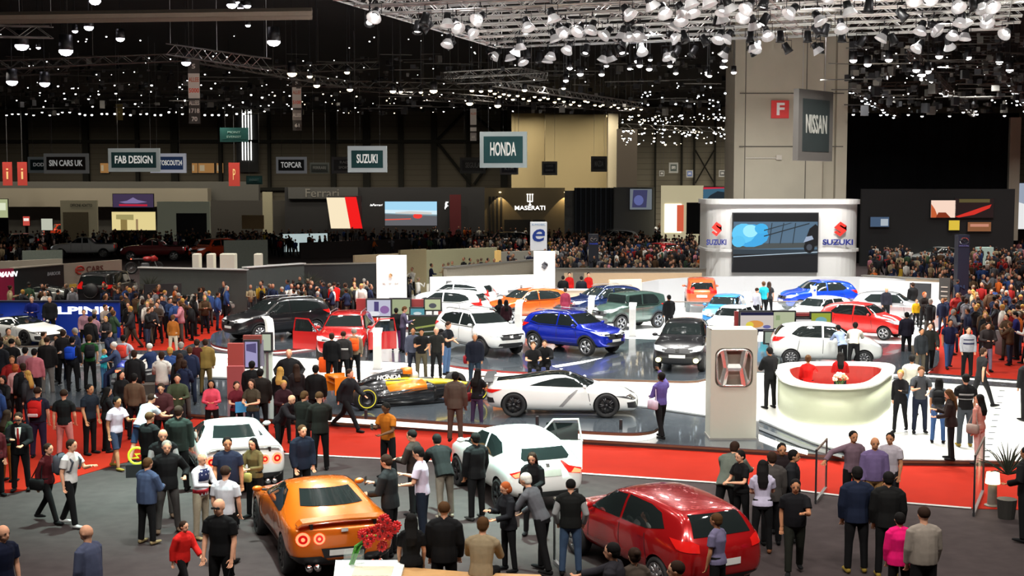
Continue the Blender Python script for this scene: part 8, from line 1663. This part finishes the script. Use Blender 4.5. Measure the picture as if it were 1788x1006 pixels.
REG = [ # polygon in pixels, count, where text, faces, blocked by cars
    ([(1640, 470), (1662, 440), (1800, 436), (1810, 640), (1740, 640), (1690, 600), (1640, 560)], 170, 'in the packed aisle at the far right', None),
    ([(1600, 575), (1650, 560), (1700, 600), (1740, 640), (1700, 632), (1640, 620)], 9, 'at the aisle edge right of the silver hatchback', None),
    ([(215, 560), (260, 545), (380, 545), (410, 552), (395, 572), (330, 600), (215, 612)], 44, 'on the red aisle left of the black sport utility car', None),
    ([(0, 662), (200, 650), (212, 656), (210, 668), (0, 694)], 8, 'on the grey floor before the blue wall', None),
    ([(-20, 700), (70, 712), (80, 760), (-20, 800)], 8, 'at the left edge on the red carpet', None),
    ([(180, 706), (335, 712), (330, 745), (190, 745)], 6, 'standing between the motorcycles and the red carpet', 180),
    ([(205, 540), (215, 560), (212, 610), (175, 640), (150, 640)], 14, 'beside the right end of the blue wall', None),
    ([(430, 545), (560, 540), (570, 560), (540, 570), (430, 556)], 26, 'behind the black sport utility car', None),
    ([(560, 545), (660, 540), (655, 560), (570, 566)], 12, 'on the red aisle left of the white pillar', None),
    ([(1515, 470), (1668, 478), (1664, 520), (1640, 530), (1520, 526)], 55, 'in the dense crowd right of the video tower', None),
    ([(960, 475), (1235, 478), (1238, 520), (960, 518)], 95, 'in the dense crowd behind the taupe lounge wall', None),
    ([(760, 478), (930, 478), (930, 505), (780, 520)], 42, 'between the pale green partition and the white emblem pillar', None),
    ([(700, 520), (770, 508), (765, 525), (712, 545)], 6, 'right of the tall white pillar', None),
    ([(-10, 560), (240, 545), (235, 560), (0, 575)], 14, 'behind the blue wall', None)]
for pl, n, where, face in REG:
    xs, ys = [p[0] for p in pl], [p[1] for p in pl]; k = t = 0
    while k < n and t < n * 60:
        t += 1; x, y = rnd.uniform(min(xs), max(xs)), rnd.uniform(min(ys), max(ys))
        if not inpoly(x, y, pl): continue
        p = P(x, y, .02)
        if nearwall(p): continue
        if blocked(p) or any((p.x - a_) ** 2 + (p.y - c_) ** 2 < .36 for a_, c_ in OCC): continue
        OCC.append((p.x, p.y)); crowd.append((p, where, face)); k += 1
crowd.sort(key=lambda q: q[0].y); room = 296 - len(PEOPLE)
SKN = [SKIN['l'], SKIN['l'], SKIN['t'], SKIN['m']]; HRN = [HAIR['k'], HAIR['b'], HAIR['b'], HAIR['n'], HAIR['g'], HAIR['y']]
def pickc():
    t = rnd.uniform(0, sum(c[2] for c in CN))
    for c in CN:
        t -= c[2]
        if t < 0: return c
    return CN[0]
for p, where, face in crowd[:room]:
    c = pickc(); o = obj('person', rnd.choice(LF), None, (p.x, p.y, .16 if 'motorcycles' in where else (.02 if 'blue wall' in where or 'left edge' in where else .02)), D(face + rnd.uniform(-30, 30) if face is not None else rnd.uniform(0, 360)))
    s = rnd.uniform(.92, 1.05); o.scale = (s, s, s); link_mats(o, [rnd.choice(SKN), cloth(c[1]), cloth(rnd.choice(BT)), rnd.choice(HRN), cloth('#0c0c0e')])
    tag(o, 'visitor in %s top %s' % (c[0], where), 'person', 'visitors in %s %s' % (c[0], where))
# the rest and everyone farther off as one uncountable mass
far = [(p, f) for p, w_, f in crowd[room:]]
for pl, n in (([(-20, 450), (230, 452), (480, 446), (480, 430), (240, 424), (-20, 424)], 210), ([(380, 428), (960, 420), (960, 445), (380, 452)], 260), ([(960, 430), (1238, 430), (1238, 476), (960, 474)], 330), ([(960, 408), (1240, 408), (1240, 430), (960, 430)], 120), ([(1508, 432), (1790, 424), (1790, 470), (1510, 470)], 330), ([(1640, 415), (1800, 412), (1800, 436), (1640, 436)], 90), ([(820, 446), (960, 446), (960, 478), (820, 478)], 70), ([(0, 455), (80, 455), (80, 470), (0, 470)], 20)):
    xs, ys = [p[0] for p in pl], [p[1] for p in pl]; k = 0
    while k < n:
        x, y = rnd.uniform(min(xs), max(xs)), rnd.uniform(min(ys), max(ys))
        if not inpoly(x, y, pl): continue
        k += 1; p = P(x, y, .02)
        if nearwall(p, .6) or blocked(p): continue
        far.append((p, None))
FM = []
for pose, sx in (('stand', .17), ('walk', .17), ('hands_front', .16), ('photo', .16), ('relax', .18)):
    K = skel(pose, 'm'); parts = []
    def cap(fn): b = MB().use(BLACK); fn(b); parts.append((b.v, b.f))
    cap(lambda b: (b.loft([[K['hc'] + K['t'] * s + Vector((rx * math.cos(a * 1.2566), ry * math.sin(a * 1.2566), 0)) for a in range(5)] for s, rx, ry in ((-.12, .17, .11), (.14, .15, .11), (.4, .2, .12), (.52, .08, .07))]), [b.tube([K['sh' + q], K['el' + q], K['wr' + q]], [.06, .05, .035], 4) for q in 'RL']))
    cap(lambda b: [b.tube([K['hip' + q], K['knee' + q], K['ank' + q] - Vector((0, 0, .07))], [.095, .07, .055], 4) for q in 'RL'])
    cap(lambda b: b.ell(K['head'], (.085, .1, .125), 6, 4)); cap(lambda b: b.ell(K['head'] + Vector((0, .03, .035)), (.092, .095, .1), 6, 4)); FM.append(parts)
FARC = [mat(srgb(c[1]), .86, noise=0, spec=.2, name='crowd_cloth') for c in CN]; FSK = mat(srgb('#a8755a'), .8, noise=0, name='crowd_skin'); FHR = [mat(srgb(c), .8, noise=0, name='crowd_hair') for c in ('#0d0a09', '#2b1a10', '#6a5a48')]
b = MB(); fw_ = [c[2] for c in CN]
for p, f in far:
    M = Matrix.Translation(p) @ Matrix.Rotation(rnd.uniform(0, 6.28), 4, 'Z') @ Matrix.Scale(rnd.uniform(.92, 1.06), 4); pt = rnd.choice(FM)
    for (v, fc), m in zip(pt, (rnd.choices(FARC, fw_)[0], rnd.choice(FARC[:4]), FSK, rnd.choice(FHR))): b.use(m).add([M @ Vector(q) for q in v], fc)
tag(b.build('crowd', smooth=True), 'distant mass of visitors filling the far aisles and stands', 'crowd', kind='stuff')
